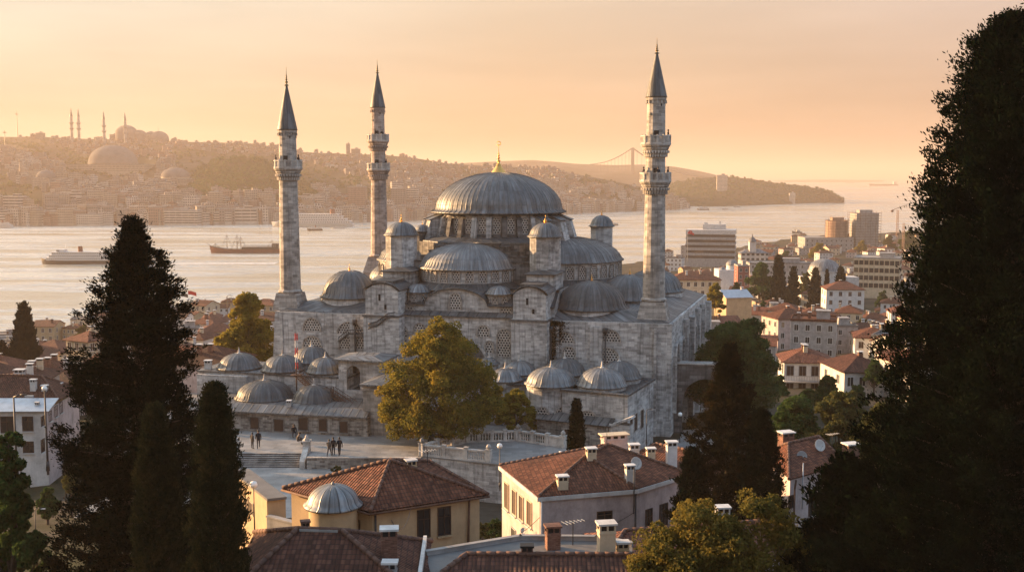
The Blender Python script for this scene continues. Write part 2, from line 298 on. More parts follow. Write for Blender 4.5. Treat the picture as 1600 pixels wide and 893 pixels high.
# ------------------------------------------------------------------ mesh builder
def auto_uv(pts):
    n = Vector((0, 0, 0))
    for i in range(len(pts)):
        a, b = pts[i], pts[(i + 1) % len(pts)]
        n += Vector(((a[1] - b[1]) * (a[2] + b[2]), (a[2] - b[2]) * (a[0] + b[0]), (a[0] - b[0]) * (a[1] + b[1])))
    if n.length < 1e-9: return [(0, 0)] * len(pts)
    n.normalize()
    if n.z < -0.2: n = -n
    if abs(n.z) > 0.985: return [(p[0], p[1]) for p in pts]
    u = Vector((0, 0, 1)).cross(n).normalized(); v = n.cross(u)
    return [(u.dot(Vector(p)), v.dot(Vector(p))) for p in pts]
class MB:
    def __init__(s): s.v = []; s.f = []; s.uv = []; s.mi = []; s.sm = []
    def face(s, pts, uv=None, mi=0, smooth=False):
        i = len(s.v); s.v += [tuple(p) for p in pts]; s.f.append(tuple(range(i, i + len(pts))))
        s.uv.append(uv or auto_uv(pts)); s.mi.append(mi); s.sm.append(smooth)
    def prism(s, poly, z0, z1, mi=0, top=True, bottom=False, mtop=None):
        n = len(poly)
        area = sum(poly[i][0] * poly[(i + 1) % n][1] - poly[(i + 1) % n][0] * poly[i][1] for i in range(n))
        if area < 0: poly = poly[::-1]
        acc = 0
        for i in range(n):
            a, b = poly[i], poly[(i + 1) % n]; L = math.hypot(b[0] - a[0], b[1] - a[1])
            s.face([(a[0], a[1], z0), (b[0], b[1], z0), (b[0], b[1], z1), (a[0], a[1], z1)],
                   [(acc, z0), (acc + L, z0), (acc + L, z1), (acc, z1)], mi); acc += L
        if top: s.face([(p[0], p[1], z1) for p in poly], None, mi if mtop is None else mtop)
        if bottom: s.face([(p[0], p[1], z0) for p in poly[::-1]], None, mi)
    def box(s, c, d, rz=0.0, mi=0, bottom=True):
        """c = centre of the base, d = full sizes"""
        ca, sa = math.cos(rz), math.sin(rz)
        poly = [(c[0] + x * ca - y * sa, c[1] + x * sa + y * ca) for x, y in
                ((-d[0] / 2, -d[1] / 2), (d[0] / 2, -d[1] / 2), (d[0] / 2, d[1] / 2), (-d[0] / 2, d[1] / 2))]
        s.prism(poly, c[2], c[2] + d[2], mi, True, bottom)
    def slabpoly(s, poly3, thick, mi=0):
        """closed slab: poly3 is the upper outline (counter-clockwise seen from outside), pushed along -normal"""
        P = [Vector(p) for p in poly3]; n = (P[1] - P[0]).cross(P[2] - P[0]).normalized(); Q = [p - n * thick for p in P]
        s.face(P, None, mi); s.face(Q[::-1], None, mi)
        for i in range(len(P)):
            j = (i + 1) % len(P); s.face([P[i], Q[i], Q[j], P[j]], None, mi)
    def lathe(s, prof, c=(0, 0, 0), seg=24, a0=0.0, a1=2 * math.pi, seams=None, mi=0, smooth=True, metres=False, sy=1.0):
        """prof = [(r, z)...] from bottom to top; U counts seams (or metres), V is arc length"""
        full = abs(a1 - a0 - 2 * math.pi) < 1e-6
        i0 = len(s.v); acc = 0; Vs = []
        for k, (r, z) in enumerate(prof):
            if k: acc += math.hypot(r - prof[k - 1][0], z - prof[k - 1][1])
            Vs.append(acc)
            for j in range(seg if full else seg + 1):
                a = a0 + (a1 - a0) * j / seg
                s.v.append((c[0] + r * math.cos(a), c[1] + r * math.sin(a) * sy, c[2] + z))
        w = seg if full else seg + 1; rmax = max(p[0] for p in prof)
        us = seams if seams else (rmax * (a1 - a0) if metres else 1.0)
        for k in range(len(prof) - 1):
            for j in range(seg):
                j2 = (j + 1) % w
                A, B, C, D = i0 + k * w + j, i0 + k * w + j2, i0 + (k + 1) * w + j2, i0 + (k + 1) * w + j
                u0, u1 = us * j / seg, us * (j + 1) / seg
                s.f.append((A, B, C, D)); s.uv.append([(u0, Vs[k]), (u1, Vs[k]), (u1, Vs[k + 1]), (u0, Vs[k + 1])]); s.mi.append(mi); s.sm.append(smooth)
    def tube(s, p, q, r, r2=None, seg=6, mi=0, caps=True):
        p, q = Vector(p), Vector(q); d = (q - p)
        if d.length < 1e-6: return
        dn = d.normalized(); x = dn.orthogonal().normalized(); y = dn.cross(x); r2 = r if r2 is None else r2
        i0 = len(s.v)
        for P, rr in ((p, r), (q, r2)):
            for j in range(seg):
                a = 2 * math.pi * j / seg; s.v.append(tuple(P + x * rr * math.cos(a) + y * rr * math.sin(a)))
        for j in range(seg):
            j2 = (j + 1) % seg
            s.f.append((i0 + j, i0 + j2, i0 + seg + j2, i0 + seg + j)); s.uv.append([(j / seg, 0), ((j + 1) / seg, 0), ((j + 1) / seg, d.length), (j / seg, d.length)]); s.mi.append(mi); s.sm.append(seg > 5)
        if caps:
            s.f.append(tuple(range(i0 + seg - 1, i0 - 1, -1))); s.uv.append([(0, 0)] * seg); s.mi.append(mi); s.sm.append(False)
            s.f.append(tuple(range(i0 + seg, i0 + 2 * seg))); s.uv.append([(0, 0)] * seg); s.mi.append(mi); s.sm.append(False)
    def polytube(s, pts, r, seg=6, mi=0):
        for a, b in zip(pts[:-1], pts[1:]): s.tube(a, b, r, None, seg, mi)
    def xform(s, mat):
        s.v = [tuple(mat @ Vector(p)) for p in s.v]; return s
    def mesh(s, name):
        me = bpy.data.meshes.new(name); me.from_pydata(s.v, [], s.f)
        ul = me.uv_layers.new(name='UVMap')
        ul.data.foreach_set('uv', np.array([c for f in s.uv for p in f for c in p], dtype=np.float32))
        me.polygons.foreach_set('material_index', np.array(s.mi, dtype=np.int32))
        me.polygons.foreach_set('use_smooth', np.array(s.sm, dtype=bool))
        me.update(); return me
def dome_ribs(mb, prof, c, n, a0=0.0, a1=2 * math.pi, r=0.04):
    """standing seams of a lead dome: thin rolls that follow the profile"""
    i_ = len(mb.uv)
    for k_ in range(n + (0 if a1 - a0 > 6.2 else 1)):
        a = a0 + (a1 - a0) * k_ / n; ca, sa = math.cos(a), math.sin(a)
        for (r0, z0), (r1, z1) in zip(prof[:-1], prof[1:]):
            if r1 < prof[0][0] * 0.07: break
            mb.tube((c[0] + r0 * ca, c[1] + r0 * sa, c[2] + z0), (c[0] + r1 * ca, c[1] + r1 * sa, c[2] + z1), r, None, 4, caps=False)
    for j in range(i_, len(mb.uv)): mb.uv[j] = [(0.5, 1.0)] * len(mb.uv[j])
def root_mat(o):
    while o.parent: o = o.parent
    return Matrix.Translation(o.location) @ Matrix.Rotation(o.rotation_euler[2], 4, 'Z')
def obj(name, mb, mat, parent=None, world=False, loc=None):
    """link one mesh object; world=True: builder coordinates are world ones and get turned into the thing's own"""
    if world and parent: mb.xform(root_mat(parent).inverted())
    if loc is not None and world and parent is None: mb.xform(Matrix.Translation(-Vector(loc)))
    o = bpy.data.objects.new(name, mb.mesh(name) if isinstance(mb, MB) else mb); COL.objects.link(o)
    if parent: o.parent = parent; KIDS.setdefault(parent.name, []).append(o)
    if loc is not None and parent is None: o.location = loc
    for m in (mat if isinstance(mat, (list, tuple)) else [mat]):
        if len(o.data.materials) < (len(mat) if isinstance(mat, (list, tuple)) else 1): o.data.materials.append(M[m])
    return o
def tag(o, label=None, cat=None, group=None, kind=None):
    if label: o['label'] = label
    if cat: o['category'] = cat
    if group: o['group'] = group
    if kind: o['kind'] = kind
    return o
def thing(name, label, cat, loc, rz=0.0, group=None):
    o = bpy.data.objects.new(name, None); COL.objects.link(o); o.empty_display_size = 0.3
    o.location = loc; o.rotation_euler = (0, 0, rz)
    return tag(o, label, cat, group)
KIDS = {}                                      # thing or part name -> its parts
def copy_tree(o, parent=None):
    c = o.copy(); COL.objects.link(c)
    if parent: c.parent = parent; KIDS.setdefault(parent.name, []).append(c)
    for ch in list(KIDS.get(o.name, [])): copy_tree(ch, c)
    return c
def dup(o, loc, rz=0.0, scale=1.0, label=None, group=None):
    c = copy_tree(o); c.location = loc; c.rotation_euler = (0, 0, rz); c.scale = (scale,) * 3 if not isinstance(scale, tuple) else scale
    if label: c['label'] = label
    if group: c['group'] = group
    return c
# ================================================================== SETTING
SEA = -40.0
def lerp_tab(x, tab):
    if x <= tab[0][0]: return tab[0][1]
    for (x0, y0), (x1, y1) in zip(tab[:-1], tab[1:]):
        if x <= x1: return y0 + (y1 - y0) * (x - x0) / (x1 - x0)
    return tab[-1][1]
SHORE = [(-3, 440), (-0.6, 445), (-0.42, 470), (-0.34, 540), (-0.2, 585), (0.0, 700), (0.1, 860), (0.17, 960), (0.26, 1230), (0.35, 1330), (0.5, 1420), (3, 1500)]
def sstep(a, b, x):
    t = min(1, max(0, (x - a) / (b - a))); return t * t * (3 - 2 * t)
def terrain(x, y):
    """height of the land at a world point"""
    u = x / max(y, 30.0); sh = lerp_tab(u, SHORE)
    front = lerp_tab(y, [(-60, 18), (0, 15.5), (40, 9.5), (66, 5.0), (84, 1.6), (104, -1.9), (119, -1.9), (119.6, -0.2), (128, -0.2)])
    if x > -17.5: front = lerp_tab(y, [(-60, 18), (0, 15.5), (40, 9.5), (66, 5.0), (84, 1.2), (100, -3.6), (113, -4.2), (117.5, -4.0), (118.2, -0.2), (128, -0.2)])
    if x > 9: front = lerp_tab(y, [(-60, 18), (0, 15.5), (40, 9.5), (66, 4.0), (90, 0.5), (118, -1.2), (134, -2.5), (160, -3.0)])
    if y < 128: z = front
    else:
        base = -0.2 if x < 9 else lerp_tab(y, [(128, -2.2), (134, -2.5), (160, -3.0)])
        if x < -40: base = lerp_tab(x, [(-60, -3.0), (-40, -0.2)])
        t = min(1, max(0, (y - 150) / max(1.0, sh - 150)))
        left = lerp_tab(t, [(0, 0), (0.25, 0.30), (0.6, 0.72), (0.9, 0.97), (1, 1)])
        right = lerp_tab(t, [(0, 0), (0.06, 0.14), (0.12, 0.36), (0.22, 0.56), (0.4, 0.74), (0.7, 0.93), (1, 1)])
        k = sstep(-0.1, 0.12, u)
        z = base + (SEA + 2.2 - base) * (left * (1 - k) + right * k)
    if x < -44 and y < 128: z -= (min(1, (-44 - x) / 25)) * 3.0 * sstep(55, 90, y)
    if y > sh: z = SEA - 6
    return z
def grid_mesh(us, ys, fn):
    nx, ny = len(us), len(ys); v = []
    for y in ys:
        for u in us: v.append(fn(u, y))
    f = [(j * nx + i, j * nx + i + 1, (j + 1) * nx + i + 1, (j + 1) * nx + i) for j in range(ny - 1) for i in range(nx - 1)]
    me = bpy.data.meshes.new('sheet'); me.from_pydata(v, [], f); me.update(); return me
k = NB('bare_ground', 0.95, 0.1); ob = k.coord('Object')
k.col(k.mix(k.ramp(k.noise(ob, 0.05, 6, 0.7), [(0.42, 0.0), (0.6, 1.0)]), k.ramp(k.noise(ob, 0.6, 5, 0.7), [(0.3, (0.03, 0.027, 0.021)), (0.7, (0.07, 0.06, 0.047))]), k.ramp(k.noise(ob, 0.4, 5, 0.7), [(0.3, (0.012, 0.017, 0.007)), (0.7, (0.032, 0.036, 0.014))])))
k.bump(k.noise(ob, 2.5, 5, 0.7), 0.5, 0.15); M['ground'] = k.m
us = [-1.6 + 0.016 * i for i in range(201)]
ys = [-70, -40, -15, 0, 12, 25, 40, 52, 66, 76, 84, 92, 100, 104, 109, 113, 117.5, 118.2, 119, 119.6, 124, 128, 131, 134, 140, 146, 152, 160, 168, 176, 186, 198, 212, 228, 246, 266, 290, 316, 344, 374, 405, 430] + [440 + 13 * i for i in range(90)]
def land_pt(u, y):
    x = u * max(y, 90.0)
    return (x, y, terrain(x, y))
tag(obj('ground', grid_mesh(us, ys, land_pt), 'ground'), kind='structure')
# water --------------------------------------------------------------
k = NB('strait_water', 0.16, 0.5); ob = k.coord('Object')
w1 = k.noise(k.mapping(ob, (0.030, 0.075, 1)), 1.0, 5, 0.62)
w2 = k.noise(k.mapping(ob, (0.22, 0.5, 1)), 1.0, 4, 0.65)
cur = k.noise(k.mapping(ob, (0.0045, 0.022, 1)), 1.0, 6, 0.62)
k.col((0.40, 0.36, 0.25)); k.rough(k.ramp(cur, [(0.38, 0.08), (0.62, 0.30)]))
k.b.inputs['IOR'].default_value = 5.0
k.bump(k.math('ADD', k.math('MULTIPLY', w1, k.ramp(cur, [(0.35, 0.3), (0.48, 0.9), (0.55, 6.0), (0.60, 1.0), (0.7, 3.0)])), k.math('MULTIPLY', w2, 0.7)), 0.55, 1.2)
M['water'] = k.m
mb = MB(); mb.face([(-30000, 150, SEA), (30000, 150, SEA), (30000, 42000, SEA), (-30000, 42000, SEA)])
tag(obj('water', mb, 'water'), kind='structure')
# far hills ----------------------------------------------------------
k = NB('hill_cover', 0.95, 0.05); ob = k.coord('Object')
n = k.noise(ob, 0.006, 6, 0.65); n2 = k.noise(ob, 0.045, 4, 0.7)
k.col(k.mix(1.0, k.ramp(n, [(0.40, (0.020, 0.026, 0.012)), (0.54, (0.055, 0.048, 0.034)), (0.66, (0.095, 0.078, 0.058))]), k.ramp(n2, [(0.35, 0.45), (0.6, 1.2)]), 'MULTIPLY'))
M['hill'] = k.m
k = NB('wooded_hill_cover', 0.95, 0.05); ob = k.coord('Object')
k.col(k.ramp(k.noise(ob, 0.03, 6, 0.7), [(0.35, (0.016, 0.022, 0.010)), (0.65, (0.05, 0.052, 0.024))])); k.bump(k.noise(ob, 0.05, 6, 0.75), 1.0, 12)
M['wood'] = k.m
def interp(x, tab): return lerp_tab(x, tab)
HILLS = {}
def hill(name, mat, px0, px1, shore_y, ridge_y, Dr, back=900, n=90, m=26, rough=5.0, power=0.8, base=SEA):
    """a slope that rises from the shoreline (photo row shore_y at sea level) to a skyline (photo row ridge_y) Dr metres off"""
    pts = []; rnd = np.random.default_rng(abs(hash(name)) % 1000 if False else len(name))
    ph = rnd.uniform(0, 6.28, 8)
    def at(px, t):
        u = (px - 800) / FOC
        p0 = atz(px, interp(px, shore_y), base); d0 = p0.y; dr = interp(px, Dr)
        zr = atY(px, interp(px, ridge_y), dr).z
        if t <= 1:
            y = d0 + (dr - d0) * t; z = base - 1 + (zr - base + 1) * (t ** power)
            z += rough * math.sin(math.pi * min(1, t)) * (math.sin(px * 0.021 + ph[0] + 5 * t) + 0.6 * math.sin(px * 0.053 + ph[1] - 9 * t) + 0.4 * math.sin(px * 0.11 + ph[2] + 17 * t))
            if t < 0.08: z = min(z, base + 3)
        else:
            y = dr + back * (t - 1); z = zr - (t - 1) * (zr - base) * 1.1
        return Vector((u * y * (1 + 0 * t), y, z))
    f = lambda i, j: at(px0 + (px1 - px0) * i / n, 1.8 * j / m)
    me = grid_mesh(range(n + 1), range(m + 1), lambda i, j: tuple(f(i, j)))
    me.polygons.foreach_set('use_smooth', np.ones(len(me.polygons), dtype=bool))
    o = tag(obj(name, me, mat), kind='structure')
    HILLS[name] = at; return o
hill('hills', 'hill', -700, 1078,
     [(-700, 354), (0, 354), (300, 352), (560, 348), (800, 338), (960, 331), (1030, 329), (1078, 325)],
     [(-700, 205), (0, 212), (60, 211), (110, 214), (200, 217), (270, 219), (400, 222), (470, 236), (560, 240), (600, 240), (650, 245), (700, 254), (760, 258), (820, 261), (860, 263), (900, 271), (950, 280), (1000, 291), (1040, 302), (1060, 311), (1078, 323)],
     [(-700, 2700), (400, 2650), (700, 2600), (860, 2650), (1000, 2500), (1078, 2300)], n=150)
hill('distant_hills', 'hill', 640, 1190, [(600, 309), (1200, 309)],
     [(640, 262), (700, 256), (780, 252), (830, 250), (870, 253), (900, 256), (960, 258), (1000, 257), (1050, 260), (1090, 267), (1130, 276), (1190, 296)],
     [(600, 4700), (1200, 4700)], back=1500, n=60, m=18, rough=8)
hill('headland', 'wood', 1030, 1318, [(1030, 320), (1100, 323), (1180, 321), (1250, 318), (1318, 315)],
     [(1030, 295), (1060, 283), (1100, 277), (1140, 276), (1170, 279), (1200, 284), (1240, 289), (1275, 294), (1295, 299), (1308, 306), (1318, 314)],
     [(1030, 2950), (1200, 2900), (1318, 2700)], back=500, n=70, m=20, rough=2.5, power=0.7)
hill('wooded_hill', 'wood', 285, 480, [(270, 312), (500, 312)],
     [(270, 308), (295, 284), (315, 262), (345, 248), (380, 244), (415, 250), (450, 266), (500, 300)],
     [(270, 1990), (500, 1990)], back=260, n=50, m=16, rough=3, base=-8)
hill('hills_beyond', 'hill', 1190, 1420, [(1190, 284.5), (1420, 284.5)],
     [(1190, 283), (1240, 281), (1300, 280.5), (1360, 281.5), (1420, 284)], [(1190, 12000), (1420, 12000)], back=1500, n=30, m=10, rough=0)
# quay along the near shore -------------------------------------------
k = NB('quay_paving', 0.55, 0.4); ob = k.coord('Object')
k.col(k.ramp(k.noise(ob, 0.15, 5, 0.7), [(0.3, (0.12, 0.115, 0.11)), (0.7, (0.24, 0.23, 0.215))])); M['quay'] = k.m
mb = MB()
uu = [-0.62 + 0.03 * i for i in range(24)]
for a, b in zip(uu[:-1], uu[1:]):
    sa, sb = lerp_tab(a, SHORE), lerp_tab(b, SHORE)
    q = [(a * (sa - 26), sa - 26), (b * (sb - 26), sb - 26), (b * (sb + 1), sb + 1), (a * (sa + 1), sa + 1)]
    zz = SEA + 3.0
    mb.face([(x, y, zz) for x, y in q]); mb.face([(q[3][0], q[3][1], SEA - 4), (q[2][0], q[2][1], SEA - 4), (q[2][0], q[2][1], zz), (q[3][0], q[3][1], zz)])
tag(obj('quayside_road', mb, 'quay'), kind='structure')
# plaza and lower court ------------------------------------------------
k = NB('plaza_paving_stone', 0.5, 0.4); uv = k.coord('UV'); ob = k.coord('Object')
br = k.n.new('ShaderNodeTexBrick'); k.l.new(uv, br.inputs['Vector']); br.inputs['Scale'].default_value = 1
br.inputs['Color1'].default_value = (0, 0, 0, 1); br.inputs['Color2'].default_value = (1, 1, 1, 1); br.inputs['Mortar'].default_value = (0.0, 0.0, 0.0, 1)
br.inputs['Brick Width'].default_value = 1.5; br.inputs['Row Height'].default_value = 0.9; br.inputs['Mortar Size'].default_value = 0.03
t = k.ramp(br.outputs['Color'], [(0, (0.20, 0.195, 0.185)), (1, (0.30, 0.285, 0.265))])
t = k.mix(0.8, t, k.ramp(k.noise(ob, 0.35, 6, 0.7), [(0.3, 0.6), (0.6, 1.1)]), 'MULTIPLY')
k.col(t); k.rough(k.ramp(k.noise(ob, 0.5, 4, 0.6), [(0.3, 0.34), (0.7, 0.6)])); M['paving'] = k.m
SX0, SX1 = -29.6, -22.7                                    # the flight of steps
ST = 119.0
plaza = [(-46, ST), (-30.4, ST), (-21.9, ST), (-21.9, 116.9), (-9.6, 116.9), (-9.6, 128), (2, 128), (14, 124), (14, 131), (2, 140), (-14, 147), (-46, 158)]
mb = MB(); mb.prism(plaza, -0.3, 0.0)
tag(obj('plaza_paving', mb, 'paving'), kind='structure')
mb = MB(); mb.face([(-40, 97, -1.1), (-17.6, 97, -1.1), (-17.6, 116.4, -1.1), (-21.9, 116.4, -1.1), (-21.9, ST - 0.05, -1.1), (-40, ST - 0.05, -1.1)])
tag(obj('lower_court_paving', mb, 'paving'), kind='structure')
# path to the right of the mosque
mb = MB(); pts = [(15.5, 112), (22.5, 112), (24.5, 124), (27, 140), (31, 165), (26.5, 165), (21.0, 136), (16.0, 124)]
L = [(15.5, 112), (16.2, 120), (17.5, 127), (20.6, 135), (26, 160)]; Rr = [(22.5, 112), (24, 120), (26, 127), (28, 135), (33, 160)]
for i in range(4):
    mb.face([(L[i][0], L[i][1], terrain(*L[i]) + 0.25), (Rr[i][0], Rr[i][1], terrain(*Rr[i]) + 0.25), (Rr[i + 1][0], Rr[i + 1][1], terrain(*Rr[i + 1]) + 0.25), (L[i + 1][0], L[i + 1][1], terrain(*L[i + 1]) + 0.25)])
tag(obj('path', mb, 'paving'), kind='structure')
# haze -----------------------------------------------------------------
mb = MB(); mb.box((0, 20500, SEA - 8), (64000, 44000, HAZE_TOP - SEA + 8))
hm = bpy.data.materials.new('haze_air'); hm.use_nodes = True
for n_ in list(hm.node_tree.nodes): hm.node_tree.nodes.remove(n_)
ho = hm.node_tree.nodes.new('ShaderNodeOutputMaterial'); hv = hm.node_tree.nodes.new('ShaderNodeVolumePrincipled')
hv.inputs['Color'].default_value = (0.77, 0.635, 0.53, 1); hv.inputs['Density'].default_value = HAZE_DENSITY; hv.inputs['Anisotropy'].default_value = 0.15
hm.node_tree.links.new(hv.outputs[0], ho.inputs['Volume']); M['haze'] = hm
tag(obj('haze', mb, 'haze'), kind='stuff')
# ================================================================== MOSQUE
TH = R(14); OX, OY = -6.08, 143.435
Av, Bv = (math.cos(TH), -math.sin(TH)), (math.sin(TH), math.cos(TH))
def onb(px, py, b):
    """local (a, z) of the photo point on the mosque's plane b"""
    d = ray(px, py); t = (b + OX * Bv[0] + OY * Bv[1]) / (d.x * Bv[0] + d.y * Bv[1])
    q = (d.x * t - OX, d.y * t - OY)
    return q[0] * Av[0] + q[1] * Av[1], CAMZ + d.z * t
def loc2w(a, b, z): return Vector((OX + a * Av[0] + b * Bv[0], OY + a * Av[1] + b * Bv[1], z))
def w2loc(P): q = (P[0] - OX, P[1] - OY); return Vector((q[0] * Av[0] + q[1] * Av[1], q[0] * Bv[0] + q[1] * Bv[1], P[2]))
def arch_pts(w, h, spring, n=8, pointed=0.0):
    """outline of an arched opening, from bottom-left round to bottom-right (x, z)"""
    pts = [(-w / 2, 0), (-w / 2, spring)]
    for i in range(1, n):
        a = math.pi * (1 - i / n); x = math.cos(a) * w / 2; z = spring + math.sin(a) ** (1.0 - 0.25 * pointed) * (h - spring)
        pts.append((x, z))
    return pts + [(w / 2, spring), (w / 2, 0)]
def arch_window(name, parent, a, b, z, w, h, mat='grille', spring=0.62, rz=0.0, frame=0.16, proud=0.05, fmat='stone_fine'):
    """arched window on a wall face that looks towards local -y (turned by rz): screen + stone surround"""
    ca, sa = math.cos(rz), math.sin(rz)
    T = lambda x, y, zz: (a + x * ca - y * sa, b + x * sa + y * ca, z + zz)
    o = arch_pts(w, h, h * spring)
    mb = MB(); mb.face([T(x, -proud * 0.4, zz) for x, zz in o][::-1], [(x, zz) for x, zz in o][::-1])
    win = obj(name, mb, mat, parent)
    e = arch_pts(w + 2 * frame, h + frame, h * spring)
    mb = MB(); y = -proud - 0.10
    for i in range(len(o) - 1):
        p, q, r, s_ = o[i], o[i + 1], e[i + 1], e[i]
        mb.face([T(p[0], y, p[1]), T(s_[0], y, s_[1]), T(r[0], y, r[1]), T(q[0], y, q[1])][::-1])
        mb.face([T(p[0], y, p[1]), T(q[0], y, q[1]), T(q[0], 0.02, q[1]), T(p[0], 0.02, p[1])][::-1])
        mb.face([T(s_[0], y, s_[1]), T(s_[0], 0.02, s_[1]), T(r[0], 0.02, r[1]), T(r[0], y, r[1])][::-1])
    obj('window_surround', mb, fmat, win)
    return win
def lathe_dome(R_, rise, lip=0.35, n=10, flat=1.0, z=0.0):
    """profile of a lead dome with a small flared eave"""
    pr = [(R_ + lip, z - 0.10), (R_ + lip + 0.02, z), (R_ + lip * 0.4, z + rise * 0.06)]
    for i in range(1, n + 1):
        t = i / n * math.pi / 2
        pr.append((max(0.02, R_ * math.cos(t) ** flat), z + rise * (0.06 + 0.94 * math.sin(t))))
    return pr
def finial(name, parent, c, h, r, mat='gold'):
    mb = MB(); pr = [(r * 1.4, 0), (r * 1.1, h * 0.05), (r * 0.35, h * 0.12)]
    zz = 0.12
    for sz, k in ((0.16, 1.0), (0.13, 0.75), (0.11, 0.55), (0.09, 0.4)):
        pr += [(r * 0.22, h * zz), (r * k * 0.85, h * (zz + sz * 0.35)), (r * k, h * (zz + sz * 0.5)), (r * k * 0.85, h * (zz + sz * 0.65)), (r * 0.2, h * (zz + sz))]; zz += sz
    pr += [(r * 0.15, h * zz), (r * 0.1, h)]
    mb.lathe(pr, c, 10)
    return obj(name, mb, mat, parent)
mos = thing('mosque', 'great grey stone mosque with lead domes, central golden finial and pierced windows', 'mosque', (OX, OY, 0), -TH)
P = mos
# main body --------------------------------------------------------------
body = [(-26.6, 0), (26.6, 0), (28.2, 36), (-28.2, 36)]
mb = MB(); mb.prism(body, -6, 11.6); main_wall = obj('wall', mb, 'stone', P)
# battered foot of the left corner
mb = MB()
mb.face([(-27.6, -0.06, -3), (-25.3, -0.5, -3), (-25.6, -0.06, 11.3), (-26.66, -0.06, 11.3)]); mb.face([(-27.6, -0.06, -3), (-26.66, -0.06, 11.3), (-26.66, 3, 11.3), (-27.6, 3, -3)])
obj('corner_buttress', mb, 'stone', P)
# eaves: string course + lead edge, then lead roof skirts rising inwards
def frame_ring(mb, poly_out, poly_in, z0, z1, uvs=1.3):
    n = len(poly_out)
    for i in range(n):
        a, b, c, d = poly_out[i], poly_out[(i + 1) % n], poly_in[(i + 1) % n], poly_in[i]
        L = math.hypot(b[0] - a[0], b[1] - a[1]); wd = math.hypot(d[0] - a[0], d[1] - a[1])
        mb.face([(a[0], a[1], z0), (b[0], b[1], z0), (c[0], c[1], z1), (d[0], d[1], z1)], [(0, 0), (L / uvs, 0), (L / uvs, wd), (0, wd)])
def inset(poly, d):
    cx = sum(p[0] for p in poly) / len(poly); cy_ = sum(p[1] for p in poly) / len(poly)
    return [(p[0] - math.copysign(d, p[0] - cx), p[1] - math.copysign(d, p[1] - cy_)) for p in poly]
mb = MB(); mb.prism(inset(body, -0.28), 11.25, 11.52); mb.prism(inset(body, -0.16), 11.0, 11.25, top=False); obj('cornice', mb, 'stone_fine', P)
mb = MB(); mb.prism(inset(body, -0.42), 11.55, 11.68, top=False, bottom=True); frame_ring(mb, inset(body, -0.42), inset(body, 3.2), 11.68, 12.75)
fl = inset(body, 3.2); mb.face([(p[0], p[1], 12.75) for p in fl], None); obj('roof', mb, 'lead', P)
# second tier --------------------------------------------------------------
t2 = [(-13.2, 1.0), (11.6, 1.0), (11.6, 37), (-13.2, 37)]
mb = MB()
c0 = -1.5; zs, za, hw = 13.3, 15.15, 4.3
arc = [(c0 + hw * math.cos(math.pi - math.pi * i / 16), zs - 0.3 + (za - zs + 0.3) * math.sin(math.pi * i / 16)) for i in range(17)]
front = [(-13.2, 11.5), (11.6, 11.5), (11.6, zs - 0.3)] + [(x, z) for x, z in arc[::-1]] + [(-13.2, zs - 0.3)]
mb.face([(x, 1.0, z) for x, z in front], [(x, z) for x, z in front])
for x in (-13.2, 11.6):
    mb.face([(x, 1.0, 11.5), (x, 37, 11.5), (x, 37, 15), (x, 4, 15), (x, 1.0, zs - 0.3)][::(1 if x > 0 else -1)])
tier = obj('upper_wall', mb, 'stone', P)
mb = MB()                                          # lead band over the tympanum edge, and roof behind
edge = [(-13.2, zs - 0.3), (c0 - hw, zs - 0.3)] + arc[1:-1] + [(c0 + hw, zs - 0.3), (11.6, zs - 0.3)]
for (x0, z0), (x1, z1) in zip(edge[:-1], edge[1:]):
    mb.face([(x0, 0.65, z0), (x1, 0.65, z1), (x1, 0.65, z1 + 0.16), (x0, 0.65, z0 + 0.16)])
    mb.face([(x0, 0.65, z0 + 0.16), (x1, 0.65, z1 + 0.16), (x1, 4.4, z1 * 0.25 + 15.3 * 0.75), (x0, 4.4, z0 * 0.25 + 15.3 * 0.75)], [(x0, 0), (x1, 0), (x1, 4), (x0, 4)])
    mb.face([(x0, 0.65, z0), (x0, 1.0, z0), (x1, 1.0, z1), (x1, 0.65, z1)])
mb.face([(-13.2, 4.4, 15.0), (11.6, 4.4, 15.0), (11.6, 37, 15.3), (-13.2, 37, 15.3)])
obj('tympanum_roof', mb, 'lead_dark', P)
# string course under tympanum (lead band at the foot)
mb = MB(); mb.box((-1.0, 0.35, 11.66), (15.4, 1.3, 0.14)); mb.face([(-8.6, -0.32, 11.81), (6.7, -0.32, 11.81), (6.7, 1.0, 12.25), (-8.6, 1.0, 12.25)], [(0, 0), (12, 0), (12, 1), (0, 1)]); obj('lead_apron', mb, 'lead', P)
